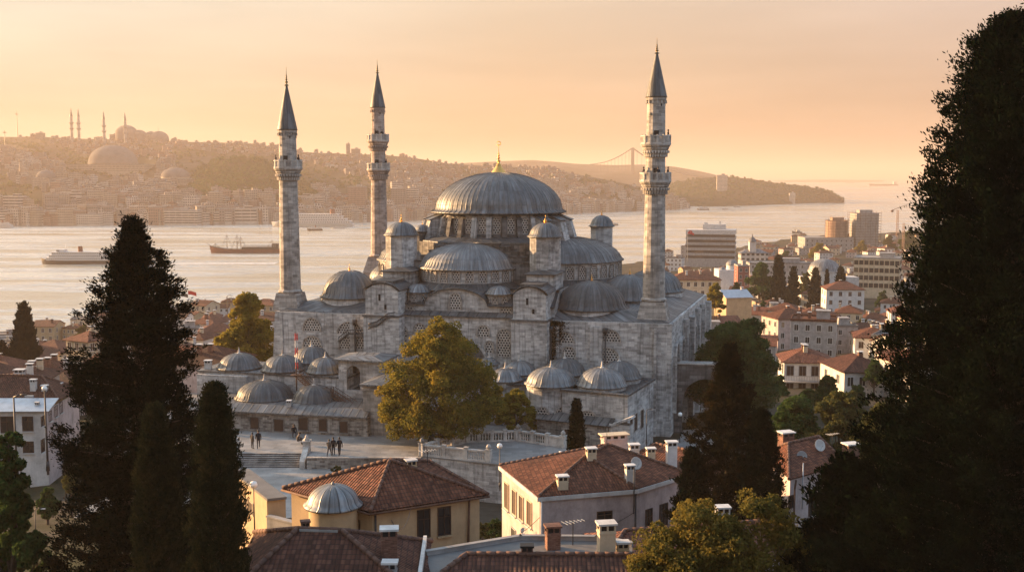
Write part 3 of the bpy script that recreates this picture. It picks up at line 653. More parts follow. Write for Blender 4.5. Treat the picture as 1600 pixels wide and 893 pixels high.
# buttress towers -------------------------------------------------------------
for (x0, x1) in ((-13.1, -8.2), (6.7, 11.3)):
    xc = (x0 + x1) / 2; w = x1 - x0
    mb = MB(); mb.prism([(x0, -2.2), (x1, -2.2), (x1, 6), (x0, 6)], -5, 11.9)
    g = [(x0 + 0.2, 11.9), (x1 - 0.2, 11.9), (x1 - 0.2, 14.9)] + [(xc + (w / 2 - 0.25) * math.cos(math.pi * i / 10), 14.9 + 1.0 * math.sin(math.pi * i / 10) ** 1.5) for i in range(1, 10)] + [(x0 + 0.2, 14.9)]
    mb.face([(x, -1.9, z) for x, z in g], [(x, z) for x, z in g])
    for xx, s_ in ((x0 + 0.2, -1), (x1 - 0.2, 1)): mb.face([(xx, -1.9, 11.9), (xx, 6, 11.9), (xx, 6, 14.9), (xx, -1.9, 14.9)][::s_])
    # raking upper block that climbs back to the turret
    mb.prism([(x0 + 0.7, 3.2), (x1 - 0.2, 3.2), (x1 - 0.2, 9), (x0 + 0.7, 9)], 11.9, 17.0)
    bt = obj('buttress_tower', mb, 'stone', P)
    mb = MB(); mb.prism([(x0 - 0.12, -2.35), (x1 + 0.12, -2.35), (x1 + 0.12, 3), (x0 - 0.12, 3)], 11.62, 11.86); obj('string_course', mb, 'stone_dark', bt)
    mb = MB()
    gg = [(x0 - 0.1, 14.9)] + [(xc - (w / 2 + 0.05) * math.cos(math.pi * i / 10), 14.95 + 1.05 * math.sin(math.pi * i / 10) ** 1.5) for i in range(0, 11)] + [(x1 + 0.1, 14.9)]
    for (a0_, z0), (a1_, z1) in zip(gg[:-1], gg[1:]):
        mb.face([(a0_, -2.15, z0), (a1_, -2.15, z1), (a1_, -2.15, z1 + 0.18), (a0_, -2.15, z0 + 0.18)])
        mb.face([(a0_, -2.15, z0 + 0.18), (a1_, -2.15, z1 + 0.18), (a1_, 3.2, z1 + 0.2), (a0_, 3.2, z0 + 0.2)], [(a0_, 0), (a1_, 0), (a1_, 5), (a0_, 5)])
    mb.box((xc, 0.6, 15.5), (w * 0.62, 4.0, 0.75)); obj('lead_cap', mb, 'lead_dark', bt)
    mb = MB(); mb.prism([(x0 + 0.4, 2.9), (x1 + 0.1, 2.9), (x1 + 0.1, 9.3), (x0 + 0.4, 9.3)], 17.0, 17.14, bottom=True); q = [(x0 + 0.4, 2.9), (x1 + 0.1, 2.9), (x1 + 0.1, 9.3), (x0 + 0.4, 9.3)]
    frame_ring(mb, q, inset(q, 1.6), 17.14, 17.55); obj('lead_ledge', mb, 'lead_dark', bt)
    for zz in (13.7, 12.6): mb = MB(); mb.box((xc - 0.3 + (zz < 13) * 0.8, -1.92, zz), (0.28, 0.06, 0.85 if zz > 13 else 0.6)); obj('slit_window', mb, 'dark', bt)
# weight turrets ------------------------------------------------------------
def turret(c, r, z0, z1, rise, label=None, mat='stone'):
    mb = MB(); mb.lathe([(r, z0), (r, z1 - 0.25), (r + 0.14, z1 - 0.2), (r + 0.14, z1)], (c[0], c[1], 0), 8 if r > 1.5 else 12, a0=math.pi / 8, a1=math.pi / 8 + 2 * math.pi, metres=True, smooth=False)
    t = obj('turret', mb, mat, P)
    mb = MB(); mb.lathe(lathe_dome(r, rise, 0.3, 8), (c[0], c[1], z1), 24, seams=20); obj('turret_dome', mb, 'lead', t)
    finial('turret_finial', t, (c[0], c[1], z1 + rise - 0.05), r * 0.5, r * 0.13)
    return t
turret((-11.4, 8), 2.15, 16, 21.75, 1.75); turret((8.85, 8), 2.1, 16, 21.8, 1.8)
turret((12.6, 31), 1.7, 14, 22.2, 1.6); turret((-11.6, 32), 2.0, 14, 21.8, 1.7)
turret((-10.2, 13.5), 1.05, 15, 22.0, 0.9, mat='stone_dark')
# base block of the dome ------------------------------------------------------
mb = MB(); oct_ = [(-10.3, 12.4), (-6.6, 8.8), (5.2, 8.8), (8.9, 12.4), (8.9, 28), (5.2, 31.5), (-6.6, 31.5), (-10.3, 28)]
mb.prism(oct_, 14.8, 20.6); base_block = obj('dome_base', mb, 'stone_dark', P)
mb = MB(); mb.prism(inset(oct_, -0.25), 20.6, 20.75, bottom=True); frame_ring(mb, inset(oct_, -0.25), inset(oct_, 1.4), 20.75, 21.3); mb.face([(p[0], p[1], 21.3) for p in inset(oct_, 1.4)]); obj('lead_ledge', mb, 'lead_dark', base_block)
# stepped great arch over the front half dome
mb = MB()
for k_, (hw_, z_) in enumerate(((8.6, 18.2), (7.4, 18.9), (6.2, 19.6), (5.0, 20.25), (3.6, 20.62))):
    mb.box((-1.2, 8.2 + 0.12 * k_, 15), (2 * hw_, 1.2, z_ - 15))
obj('stepped_arch', mb, 'stone_dark', P)
mb = MB()
for k_, (hw_, z_) in enumerate(((8.6, 18.2), (7.4, 18.9), (6.2, 19.6), (5.0, 20.25), (3.6, 20.62))):
    mb.box((-1.2, 8.2 + 0.12 * k_ - 0.1, z_), (2 * hw_ + 0.25, 1.3, 0.1))
obj('arch_coping', mb, 'lead_dark', P)
# drum --------------------------------------------------------------------
DC = (-0.7, 20.0); DR = 8.85
mb = MB(); mb.lathe([(DR, 21.0), (DR, 24.5)], (DC[0], DC[1], 0), 72, metres=True); drum = obj('drum', mb, 'stone', P)
mb = MB(); mb.lathe([(DR + 0.55, 21.0), (DR + 0.55, 21.55), (DR, 21.7)], (DC[0], DC[1], 0), 72, metres=True); obj('drum_plinth', mb, 'stone_dark', drum)
NW = 28
for i in range(NW):
    a = -math.pi / 2 + 2 * math.pi * i / NW
    if math.sin(a) > 0.45: continue
    arch_window('drum_window', drum, DC[0] + (DR + 0.02) * math.cos(a), DC[1] + (DR + 0.02) * math.sin(a), 21.85, 0.95, 2.15, 'grille', 0.75, a + math.pi / 2, 0.13)
for i in range(NW):
    a = -math.pi / 2 + 2 * math.pi * (i + 0.5) / NW; ca, sa = math.cos(a), math.sin(a)
    if sa > 0.6: continue
    mb = MB(); hw_ = 0.36
    for r0, r1, z0, z1 in ((DR - 0.1, DR + 1.15, 21.0, 23.9),):
        T = lambda r, t, z: (DC[0] + r * ca - t * sa, DC[1] + r * sa + t * ca, z)
        rb, rt = r1, DR + 0.55
        for t in (-hw_, hw_):
            mb.face([T(r0, t, z0), T(rb, t, z0), T(rt, t, z1), T(r0, t, z1)][::(1 if t < 0 else -1)])
        mb.face([T(rb, -hw_, z0), T(rb, hw_, z0), T(rt, hw_, z1), T(rt, -hw_, z1)])
        mb.face([T(rt, -hw_, z1), T(rt, hw_, z1), T(r0, hw_, z1 + 0.45), T(r0, -hw_, z1 + 0.45)])
    obj('drum_pier', mb, 'stone_dark' if (i * 7) % 3 else 'stone', drum)
# bigger raked piers at the diagonals
for sx_ in (-1, 1):
    for off in (0.0, 0.28, 0.55):
        a = -math.pi / 2 + sx_ * (0.92 + off * 1.15); ca, sa = math.cos(a), math.sin(a); mb = MB(); hw_ = 0.75
        T = lambda r, t, z: (DC[0] + r * ca - t * sa, DC[1] + r * sa + t * ca, z)
        for t in (-hw_, hw_): mb.face([T(8.6, t, 20.6), T(11.6, t, 20.6), T(10.7, t, 23.6), T(8.6, t, 24.3)][::(1 if t < 0 else -1)])
        mb.face([T(11.6, -hw_, 20.6), T(11.6, hw_, 20.6), T(10.7, hw_, 23.6), T(10.7, -hw_, 23.6)])
        pr_ = obj('flying_pier', mb, 'stone', drum)
        mb = MB(); mb.slabpoly([T(10.95, -hw_ - .15, 23.62), T(10.95, hw_ + .15, 23.62), T(8.6, hw_ + .15, 24.5), T(8.6, -hw_ - .15, 24.5)], 0.14); obj('lead_cap', mb, 'lead', pr_)
# great dome ------------------------------------------------------------------
mb = MB(); mb.lathe([(9.0, 24.3), (9.75, 24.5), (9.88, 24.62), (9.6, 24.75), (9.25, 25.0)] + [(9.2 * math.cos(t) ** 1.04, 25.0 + 5.3 * math.sin(t)) for t in [i / 20 * math.pi / 2 * 0.985 for i in range(1, 21)]], (DC[0], DC[1], 0), 96, seams=72)
dome_ribs(mb, [(9.88, 24.62), (9.25, 25.0)] + [(9.2 * math.cos(t) ** 1.04, 25.0 + 5.3 * math.sin(t)) for t in [i / 12 * math.pi / 2 * 0.985 for i in range(1, 13)]], (DC[0], DC[1], 0), 72, r=0.045)
gd = obj('great_dome', mb, 'lead', P)
mb = MB(); mb.lathe([(1.25, 30.05), (1.05, 30.35), (0.72, 30.75), (0.42, 31.15), (0.16, 31.5)], (DC[0], DC[1], 0), 24, seams=18)
hr = obj('finial_base', mb, 'gold', gd); finial('finial', hr, (DC[0], DC[1], 31.3), 3.0, 0.30)
mb = MB()
for i in range(20):
    a0_, a1_ = R(-60) + R(300) * i / 20, R(-60) + R(300) * (i + 1) / 20
    mb.tube((DC[0] + .28 * math.sin(a0_), DC[1], 34.4 - .28 * math.cos(a0_)), (DC[0] + .28 * math.sin(a1_), DC[1], 34.4 - .28 * math.cos(a1_)), 0.06)
obj('crescent', mb, 'gold', hr)
# half domes ----------------------------------------------------------------
def half_dome(c, r, zdrum, zeave, rise, facing, wins, ww, wh):
    """semi dome that leans on the block behind; facing = direction it bulges (local angle)"""
    a0_, a1_ = facing - math.pi / 2 - 0.12, facing + math.pi / 2 + 0.12
    mb = MB(); mb.lathe([(r, zdrum), (r, zeave)], (c[0], c[1], 0), 40, a0_, a1_, metres=True); d = obj('half_drum', mb, 'stone', P)
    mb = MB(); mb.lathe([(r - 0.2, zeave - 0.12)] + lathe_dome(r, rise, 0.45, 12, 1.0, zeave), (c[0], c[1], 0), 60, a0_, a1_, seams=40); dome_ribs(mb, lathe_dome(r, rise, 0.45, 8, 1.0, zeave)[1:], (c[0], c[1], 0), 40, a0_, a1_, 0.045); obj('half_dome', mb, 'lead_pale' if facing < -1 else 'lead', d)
    mb = MB(); mb.lathe([(r + 1.4, zdrum - 0.75), (r + 0.05, zdrum + 0.1)], (c[0], c[1], 0), 40, a0_, a1_, seams=34); obj('lead_skirt', mb, 'lead_dark', d)
    for i in range(wins):
        a = a0_ + (a1_ - a0_) * (i + 0.5) / wins
        arch_window('half_drum_window', d, c[0] + (r + 0.02) * math.cos(a), c[1] + (r + 0.02) * math.sin(a), zdrum + 0.25, ww, wh, 'grille_fine', 0.7, a + math.pi / 2, 0.12)
half_dome((-2.0, 9.6), 6.75, 15.55, 17.45, 3.35, -math.pi / 2, 13, 0.95, 1.55)
half_dome((8.2, 20.0), 8.9, 15.5, 17.9, 3.3, 0.0, 17, 0.95, 1.75)
half_dome((-10.2, 20.0), 8.4, 15.2, 17.6, 3.3, math.pi, 15, 0.95, 1.6)
# stone block under the right half dome
mb = MB(); mb.prism([(11.6, 12), (17.2, 12), (17.2, 29), (11.6, 29)], 12.3, 15.0); obj('side_block', mb, 'stone_dark', P)
# small window turrets at the tympanum's shoulders
for a_, b_ in ((-7.1, 2.6), (3.9, 2.6)):
    mb = MB(); mb.lathe([(1.55, 12.8), (1.55, 14.55)], (a_, b_, 0), 8, metres=True, smooth=False); t = obj('window_turret', mb, 'stone', P)
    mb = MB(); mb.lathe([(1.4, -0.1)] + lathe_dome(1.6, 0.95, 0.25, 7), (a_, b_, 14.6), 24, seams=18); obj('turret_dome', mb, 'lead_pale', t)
    for a in (-math.pi / 2 - 0.1, -math.pi / 2 + 0.72, -math.pi / 2 - 0.85): arch_window('turret_window', t, a_ + 1.53 * math.cos(a), b_ + 1.53 * math.sin(a), 13.1, 0.6, 1.1, 'grille_fine', 0.6, a + math.pi / 2, 0.1)
# corner domes ------------------------------------------------------------------
def corner_dome(c, r, zring, zeave, rise, mat='lead', gold=True):
    mb = MB(); mb.lathe([(r + 0.25, zring), (r + 0.25, zeave - 0.35), (r + 0.1, zeave - 0.1)], (c[0], c[1], 0), 40, metres=True); d = obj('dome_ring', mb, 'stone', P)
    mb = MB(); mb.lathe([(r, zeave - 0.12)] + lathe_dome(r, rise, 0.5, 12, 0.95, zeave), (c[0], c[1], 0), 60, seams=int(r * 8)); dome_ribs(mb, lathe_dome(r, rise, 0.5, 8, 0.95, zeave)[1:], (c[0], c[1], 0), int(r * 8), r=0.04); obj('corner_dome', mb, mat, d)
    finial('dome_finial', d, (c[0], c[1], zeave + rise - 0.05), 0.9 if gold else 0.7, 0.2, 'gold')
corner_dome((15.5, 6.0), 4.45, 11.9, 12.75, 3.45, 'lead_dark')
corner_dome((19.2, 15.2), 4.2, 12.2, 13.1, 3.2); corner_dome((21.4, 24.5), 4.0, 12.4, 13.3, 3.0); corner_dome((20.6, 32.2), 2.9, 12.4, 13.2, 2.3)
corner_dome((-18.3, 6.0), 3.6, 11.9, 13.3, 3.55); corner_dome((-20.5, 30.0), 4.0, 12.2, 13.2, 3.0); corner_dome((-22.6, 16.5), 2.6, 12.2, 13.0, 2.0)
# facade windows --------------------------------------------------------------
def fwin(px0, px1, py0, py1, b=0.0, mat='grille', spring=0.62, frame=0.18, parent=None):
    (a0_, z1), (a1_, z0) = onb(px0, py0, b), onb(px1, py1, b)
    return arch_window('facade_window', parent or main_wall, (a0_ + a1_) / 2, b, z0, a1_ - a0_, z1 - z0, mat, spring, 0, frame)
for q in ((474, 501, 496, 517, .05), (474, 502, 524, 546, .25), (528, 566, 502, 522, .15), (531, 553, 526, 545, .55), (556, 570, 526, 545, .55),
          (616, 636, 508, 553, .8), (648, 665, 505, 522, .5), (692, 712, 508, 526, .5), (747, 764, 508, 526, .5), (759, 770, 533, 551, .6), (652, 664, 533, 551, .6), (778, 797, 514, 557, .8),
          (858, 897, 517, 536, .05), (850, 872, 541, 568, .6), (880, 898, 541, 562, .6), (934, 969, 514, 534, .05), (930, 968, 543, 572, .3)):
    fwin(*q[:4], spring=q[4])
for q in ((703, 720, 457, 483, .45), (633, 648, 478, 491, .1), (783, 799, 480, 494, .9)):
    fwin(*q[:4], b=0.98, spring=q[4], parent=tier)
# big blind arch in the middle of the lower front, half hidden by the plane tree
mb = MB(); o_ = arch_pts(7.6, 6.6, 2.6, 16)
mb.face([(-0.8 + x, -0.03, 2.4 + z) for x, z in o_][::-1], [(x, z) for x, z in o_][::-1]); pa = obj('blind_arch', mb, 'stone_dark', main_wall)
mb = MB(); e_ = arch_pts(8.4, 7.0, 2.6, 16)
for i in range(len(o_) - 1):
    p, q, r_, s_ = o_[i], o_[i + 1], e_[i + 1], e_[i]
    mb.face([(-0.8 + v[0], -0.22, 2.4 + v[1]) for v in (p, q, r_, s_)]); mb.face([(-0.8 + p[0], -0.22, 2.4 + p[1]), (-0.8 + p[0], 0, 2.4 + p[1]), (-0.8 + q[0], 0, 2.4 + q[1]), (-0.8 + q[0], -0.22, 2.4 + q[1])])
obj('arch_ring', mb, 'stone', pa)
# pilasters and rainwater pipes
for a_, w_ in ((-15.4, 0.8), (17.2, 1.6), (12.0, 0.9), (24.6, 0.35)):
    mb = MB(); mb.box((a_, -0.06, -4), (w_, 0.5, 15.0)); obj('pilaster', mb, 'stone', main_wall)
for a_ in (-15.0, 18.4, 11.45):
    mb = MB(); mb.tube((a_, -0.5, -2), (a_, -0.5, 10.4), 0.11, None, 8); mb.tube((a_, -0.5, 10.2), (a_, -0.5, 10.9), 0.28, 0.34, 8); obj('rain_pipe', mb, 'iron', main_wall)
# ivy in the angle by the right buttress
# right side: arcade of tall blind arches with piers
dx, dy = 1.6, 36.0; Ls = math.hypot(dx, dy); ux, uy = dx / Ls, dy / Ls
S_ = lambda t, o, z: (26.6 + ux * t + uy * o, uy * t - ux * o, z)     # along the side wall, out from it
bays = [(2.6, 3.6), (7.4, 4.4), (12.6, 4.4), (20.0, 4.4), (25.2, 4.4), (31, 4.0)]
for t0, w_ in bays:
    o_ = arch_pts(w_ * 0.62, 8.6, 6.0, 10, 1.0); mb = MB()
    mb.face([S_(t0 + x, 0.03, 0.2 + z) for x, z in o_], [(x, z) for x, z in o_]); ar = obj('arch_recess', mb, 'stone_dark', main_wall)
    e_ = arch_pts(w_ * 0.62 + 0.5, 8.9, 6.0, 10, 1.0); mb = MB()
    for i in range(len(o_) - 1):
        p, q, r_, s2 = o_[i], o_[i + 1], e_[i + 1], e_[i]
        mb.face([S_(t0 + v[0], 0.5, 0.2 + v[1]) for v in (p, s2, r_, q)]); mb.face([S_(t0 + p[0], 0.5, 0.2 + p[1]), S_(t0 + q[0], 0.5, 0.2 + q[1]), S_(t0 + q[0], 0.0, 0.2 + q[1]), S_(t0 + p[0], 0.0, 0.2 + p[1])])
        mb.face([S_(t0 + s2[0], 0.5, 0.2 + s2[1]), S_(t0 + s2[0], 0, 0.2 + s2[1]), S_(t0 + r_[0], 0, 0.2 + r_[1]), S_(t0 + r_[0], 0.5, 0.2 + r_[1])])
    obj('arch_ring', mb, 'stone', ar)
for t0, w_ in ((10.0, 0.8), (16.4, 1.9), (22.6, 0.8), (28.2, 0.9), (35.3, 1.3)):
    mb = MB(); q = [S_(t0 - w_ / 2, -0.02, 0)[:2], S_(t0 + w_ / 2, -0.02, 0)[:2], S_(t0 + w_ / 2, 0.8, 0)[:2], S_(t0 - w_ / 2, 0.8, 0)[:2]]
    mb.prism(q, -5, 11.0 if w_ < 1.2 else 10.6); obj('pilaster', mb, 'stone', main_wall)
# exterior stair climbing the left buttress
mb = MB()
z_s = [onb(x, y, -2.3) for x, y in ((525, 535), (540, 523), (565, 523), (578, 511), (590, 508), (606, 496), (618, 494))]
pts3 = [(a_, -2.4 + (0.9 if a_ < -13 else 0), z) for a_, z in z_s]
for off in (0.0, 0.55): mb.polytube([(x, y, z + off) for x, y, z in pts3], 0.06, 5)
for (x0, y0, z0), (x1, y1, z1) in zip(pts3[:-1], pts3[1:]):
    for i in range(6):
        t = i / 6; mb.box((x0 + (x1 - x0) * t, y0 + 0.4, z0 + (z1 - z0) * t), (0.34, 0.8, 0.05)); mb.tube((x0 + (x1 - x0) * t, y0, z0 + (z1 - z0) * t), (x0 + (x1 - x0) * t, y0, z0 + (z1 - z0) * t + 0.6), 0.03, None, 4)
obj('wall_stair', mb, 'iron', P)
# ---------------------------------------------------------------- minarets
def minaret(label, px_list, b, z_base, flare, r0, r1, balconies, z_cone, z_tip_cone, z_tip, mat, ground):
    """px_list: (px, py) of foot and top of the shaft to fix its axis; radii r0 (foot) to r1 (below the cone)"""
    (a0_, _), (a1_, _) = onb(*px_list[0], b), onb(*px_list[1], b); a_ = (a0_ + a1_) / 2
    w = loc2w(a_, b, ground); t = thing('minaret', label, 'minaret', w, -TH)
    g = ground; SEG = 14
    rad = lambda z: r0 + (r1 - r0) * (z - z_base) / (z_cone - z_base)
    mb = MB(); s = flare
    mb.box((0, 0, 0), (2 * s, 2 * s, z_base - 2.4 - g))
    sq = [(-s, -s), (s, -s), (s, s), (-s, s)]; k_ = r0 * 1.02
    st = [(-k_, -k_), (k_, -k_), (k_, k_), (-k_, k_)]
    for i in range(4):
        j = (i + 1) % 4; mb.face([(*sq[i], z_base - 2.4 - g), (*sq[j], z_base - 2.4 - g), (*st[j], z_base - g), (*st[i], z_base - g)])
    obj('pedestal', mb, mat, t)
    mb = MB(); mb.lathe([(r0 * 1.02, z_base - g - 0.02), (r0 * 1.14, z_base - g + 0.1), (r0 * 1.14, z_base - g + 0.3), (r0, z_base - g + 0.45), (r1, z_cone - g)], (0, 0, 0), SEG, metres=True, smooth=False)
    obj('shaft', mb, mat, t)
    for zb in balconies:
        rr = rad(zb); ro = rr * 1.52; zz = zb - g; mb = MB()
        prof = []
        for i in range(6):                          # stepped stalactite corbels
            f = i / 5; prof += [(rr + (ro - rr) * (f ** 1.3), zz - 1.75 + 1.6 * f), (rr + (ro - rr) * (f ** 1.3), zz - 1.75 + 1.6 * f + 0.14)]
        mb.lathe(prof + [(ro + 0.1, zz - 0.02), (ro + 0.1, zz + 0.14), (rr, zz + 0.14)], (0, 0, 0), SEG, metres=True, smooth=False)
        bal = obj('balcony', mb, mat, t)
        mb = MB()
        for i in range(SEG * 2):
            a = 2 * math.pi * (i + 0.5) / SEG / 2
            for f, ln in ((0.25, 1.1), (0.62, 0.62)): mb.box((rr * 0.98 + 0 + (rr + (ro - rr) * f) * math.cos(a) - rr * 0.98, (rr + (ro - rr) * f) * math.sin(a), zz - 1.8 + 1.3 * f), (0.3, 0.22, ln * 0.5), a)
        obj('corbel', mb, mat, bal)
        mb = MB()
        for i in range(SEG):
            a = 2 * math.pi * i / SEG; a2 = 2 * math.pi * (i + 1) / SEG; rp = ro
            mb.box((rp * math.cos(a), rp * math.sin(a), zz + 0.14), (0.18, 0.18, 1.12), a)
            p, q = Vector((rp * math.cos(a), rp * math.sin(a), zz)), Vector((rp * math.cos(a2), rp * math.sin(a2), zz)); mid = (p + q) / 2; L = (q - p).length; rz_ = math.atan2((q - p).y, (q - p).x)
            mb.box((mid.x, mid.y, zz + 1.04), (L, 0.2, 0.14), rz_); mb.box((mid.x, mid.y, zz + 0.14), (L, 0.16, 0.16), rz_)
            for k2 in range(1, 5): v = p.lerp(q, k2 / 5); mb.box((v.x, v.y, zz + 0.3), (0.09, 0.07, 0.75), rz_)
        obj('parapet', mb, 'marble', bal)
        mb = MB(); mb.box((0.2, -rad(zb + 1) * 0.985, zz + 0.16), (0.6, 0.1, 1.6)); obj('balcony_door', mb, 'dark', bal)
    mb = MB(); mb.lathe([(r1 * 1.12, z_cone - g - 0.35), (r1 * 1.14, z_cone - g)], (0, 0, 0), SEG, metres=True, smooth=False)
    for i in range(SEG): a = 2 * math.pi * i / SEG; mb.box((r1 * 1.1 * math.cos(a), r1 * 1.1 * math.sin(a), z_cone - g - 0.75), (0.16, 0.22, 0.36), a)
    obj('shaft_cornice', mb, mat, t)
    mb = MB(); mb.lathe([(r1 * 1.05, z_cone - g - 0.02), (r1 * 1.22, z_cone - g), (r1 * 1.18, z_cone - g + 0.15), (0.1, z_tip_cone - g)], (0, 0, 0), 20, seams=12); obj('cone_roof', mb, 'lead_dark', t)
    for i in range(5): a = 2 * math.pi * i / 5 + 0.4; mb = MB(); mb.box((rad(z_cone - 3) * math.cos(a), rad(z_cone - 3) * math.sin(a), z_cone - g - 1.1 - 1.1 * (i % 2)), (0.06, 0.14, 0.3), a); obj('slit_window', mb, 'dark', t)
    finial('finial', t, (0, 0, z_tip_cone - g - 0.2), z_tip - z_tip_cone + 0.2, 0.24, 'brass')
    return t
minR = minaret('tallest minaret, two balconies, rising from the front right corner of the mosque roof', ((1020, 470), (1027, 152)), 3.0, 14.1, 1.95, 1.42, 1.12, (33.6, 29.0), 39.45, 45.0, 46.7, 'stone_fine', 11.7)
minL = minaret('single-balcony minaret at the front left corner of the mosque', ((453, 460), (450, 203)), 3.0, 13.9, 1.9, 1.42, 1.14, (30.7,), 35.9, 42.0, 44.3, 'stone_fine', 11.7)
minB = minaret('slender rosy minaret with two balconies behind the left of the mosque', ((592, 400), (591, 168)), 37.0, 16.4, 2.1, 1.42, 1.05, (35.3, 30.6), 40.8, 46.6, 48.6, 'stone_red', -3.0)
for m_, b_ in ((minR, 0), ): pass
# ================================================================== ANNEXES, TERRACE, FOREGROUND HOUSES
def onwall(px, py, p, q):
    """photo point on the vertical plane through world points p, q -> (distance along p->q, z)"""
    d = ray(px, py); ex, ey = q[0] - p[0], q[1] - p[1]; L = math.hypot(ex, ey); ex /= L; ey /= L
    nx, ny = ey, -ex; t = (p[0] * nx + p[1] * ny) / (d.x * nx + d.y * ny)
    return (d.x * t - p[0]) * ex + (d.y * t - p[1]) * ey, CAMZ + d.z * t
def wall_axes(p, q):
    ex, ey = q[0] - p[0], q[1] - p[1]; L = math.hypot(ex, ey); ex /= L; ey /= L
    return ex, ey, ey, -ex                              # along, outward (to the right of p->q, i.e. towards the viewer)
def window_at(parent, p, q, s, z, w, h, pane='glass', fmat='shutter', sill=None, name='window', world=True, bars=True):
    """rectangular window on wall p->q: pane, with frame (and sill) as its children"""
    ex, ey, nx, ny = wall_axes(p, q)
    T = lambda a, o, zz: (p[0] + ex * (s + a) + nx * o, p[1] + ey * (s + a) + ny * o, z + zz)
    mb = MB(); mb.face([T(-w / 2, 0.015, 0), T(w / 2, 0.015, 0), T(w / 2, 0.015, h), T(-w / 2, 0.015, h)]); win = obj(name, mb, pane, parent, world)
    f = max(0.05, 0.07 * w); mb = MB(); o1 = 0.07
    def bar(a0, a1, z0, z1):
        mb.face([T(a0, o1, z0), T(a1, o1, z0), T(a1, o1, z1), T(a0, o1, z1)])
        for (aa, bb, cc, dd) in (((a0, z0), (a1, z0), 0, 0), ((a1, z0), (a1, z1), 0, 0), ((a1, z1), (a0, z1), 0, 0), ((a0, z1), (a0, z0), 0, 0)):
            mb.face([T(aa[0], o1, aa[1]), T(aa[0], 0, aa[1]), T(bb[0], 0, bb[1]), T(bb[0], o1, bb[1])])
    bar(-w / 2 - f, -w / 2, -f, h + f); bar(w / 2, w / 2 + f, -f, h + f); bar(-w / 2, w / 2, h, h + f); bar(-w / 2, w / 2, -f, 0)
    if bars: bar(-f * 0.3, f * 0.3, 0, h); bar(-w / 2, -f * 0.3, h * 0.66, h * 0.66 + f * 0.6); bar(f * 0.3, w / 2, h * 0.66, h * 0.66 + f * 0.6)
    obj('window_frame', mb, fmat, win, world)
    if sill:
        mb = MB(); c = T(0, 0.08, -f - 0.09); mb.box(c, (w + 4 * f, 0.24, 0.08), math.atan2(ey, ex)); obj('window_sill', mb, sill, win, world)
    return win
def pwin(parent, p, q, px0, px1, py0, py1, **kw):
    s0, za = onwall(px0, (py0 + py1) / 2, p, q); s1, zb = onwall(px1, (py0 + py1) / 2, p, q)
    xm = (px0 + px1) / 2; _, z1 = onwall(xm, py0, p, q); _, z0 = onwall(xm, py1, p, q)
    return window_at(parent, p, q, (s0 + s1) / 2, z0, abs(s1 - s0), z1 - z0, **kw)
def chimney(parent, c, w, d, h, mats=('pink', 'offwhite', 'dark'), rz=0.0, cap='slab', pots=2):
    """stack with a smoke-hole band and a cap slab on stubs; c = centre of its foot (world)"""
    mb = MB(); ca, sa = math.cos(rz), math.sin(rz); L = lambda x, y, z: (c[0] + x * ca - y * sa, c[1] + x * sa + y * ca, c[2] + z)
    mb.box(L(0, 0, -0.35), (w, d, h + 0.35), rz, 0)
    hb = 0.26 * min(1.0, w / 0.7)
    mb.box(L(0, 0, h), (w * 0.82, d * 0.82, hb), rz, 2)
    for x in np.linspace(-w * 0.46, w * 0.46, pots + 1):
        for y in (-d * 0.44, d * 0.44): mb.box(L(x, y, h), (w * 0.11, d * 0.12, hb), rz, 0)
    mb.box(L(0, 0, h + hb), (w * 1.22, d * 1.22, 0.09), rz, 1)
    mb.box(L(0, 0, h - 0.14), (w * 1.08, d * 1.08, 0.07), rz, 0)
    o = obj('chimney', mb, [mats[0], mats[1], mats[2]], parent, True)
    return o
def pchim(parent, px0, px1, py0, py1, D, mats=('pink', 'offwhite', 'dark'), rz=0.0, dep=None, **kw):
    """chimney from its photo box at distance D"""
    s = D / FOC; b = atY((px0 + px1) / 2, py1, D); w = (px1 - px0) * s / 1.15
    return chimney(parent, b, w, dep or w * 0.8, (py1 - py0) * s - 0.3, mats, rz, **kw)
def roof_faces(parent, faces, mat='tile', under=0.14, ridges=(), name='roof', overhang_faces=None):
    mb = MB()
    for f in faces:
        P3 = [Vector(p) for p in f]; n = (P3[1] - P3[0]).cross(P3[2] - P3[0])
        if n.z < 0: P3 = P3[::-1]
        mb.slabpoly(P3, under)
    r = obj(name, mb, mat, parent, True)
    if ridges:
        mb = MB()
        for a, b in ridges:
            a, b = Vector(a), Vector(b); n = max(2, int((b - a).length / 0.42))
            for i in range(n):
                p, q = a.lerp(b, i / n), a.lerp(b, (i + 1.08) / n); up = Vector((0, 0, 0.03))
                mb.tube(p + up, q + up, 0.13, 0.105, 7)
        obj('ridge_tiles', mb, 'ridge', r, True)
    return r
def pipe(parent, pts, r=0.05, mat='iron', name='downpipe'):
    mb = MB(); mb.polytube(pts, r, 6); return obj(name, mb, mat, parent, True)
def grow(poly, d):
    cx = sum(p[0] for p in poly) / len(poly); cy_ = sum(p[1] for p in poly) / len(poly); o = []
    for p in poly:
        v = Vector((p[0] - cx, p[1] - cy_)); v *= 1 + d / v.length; o.append((cx + v.x, cy_ + v.y))
    return o
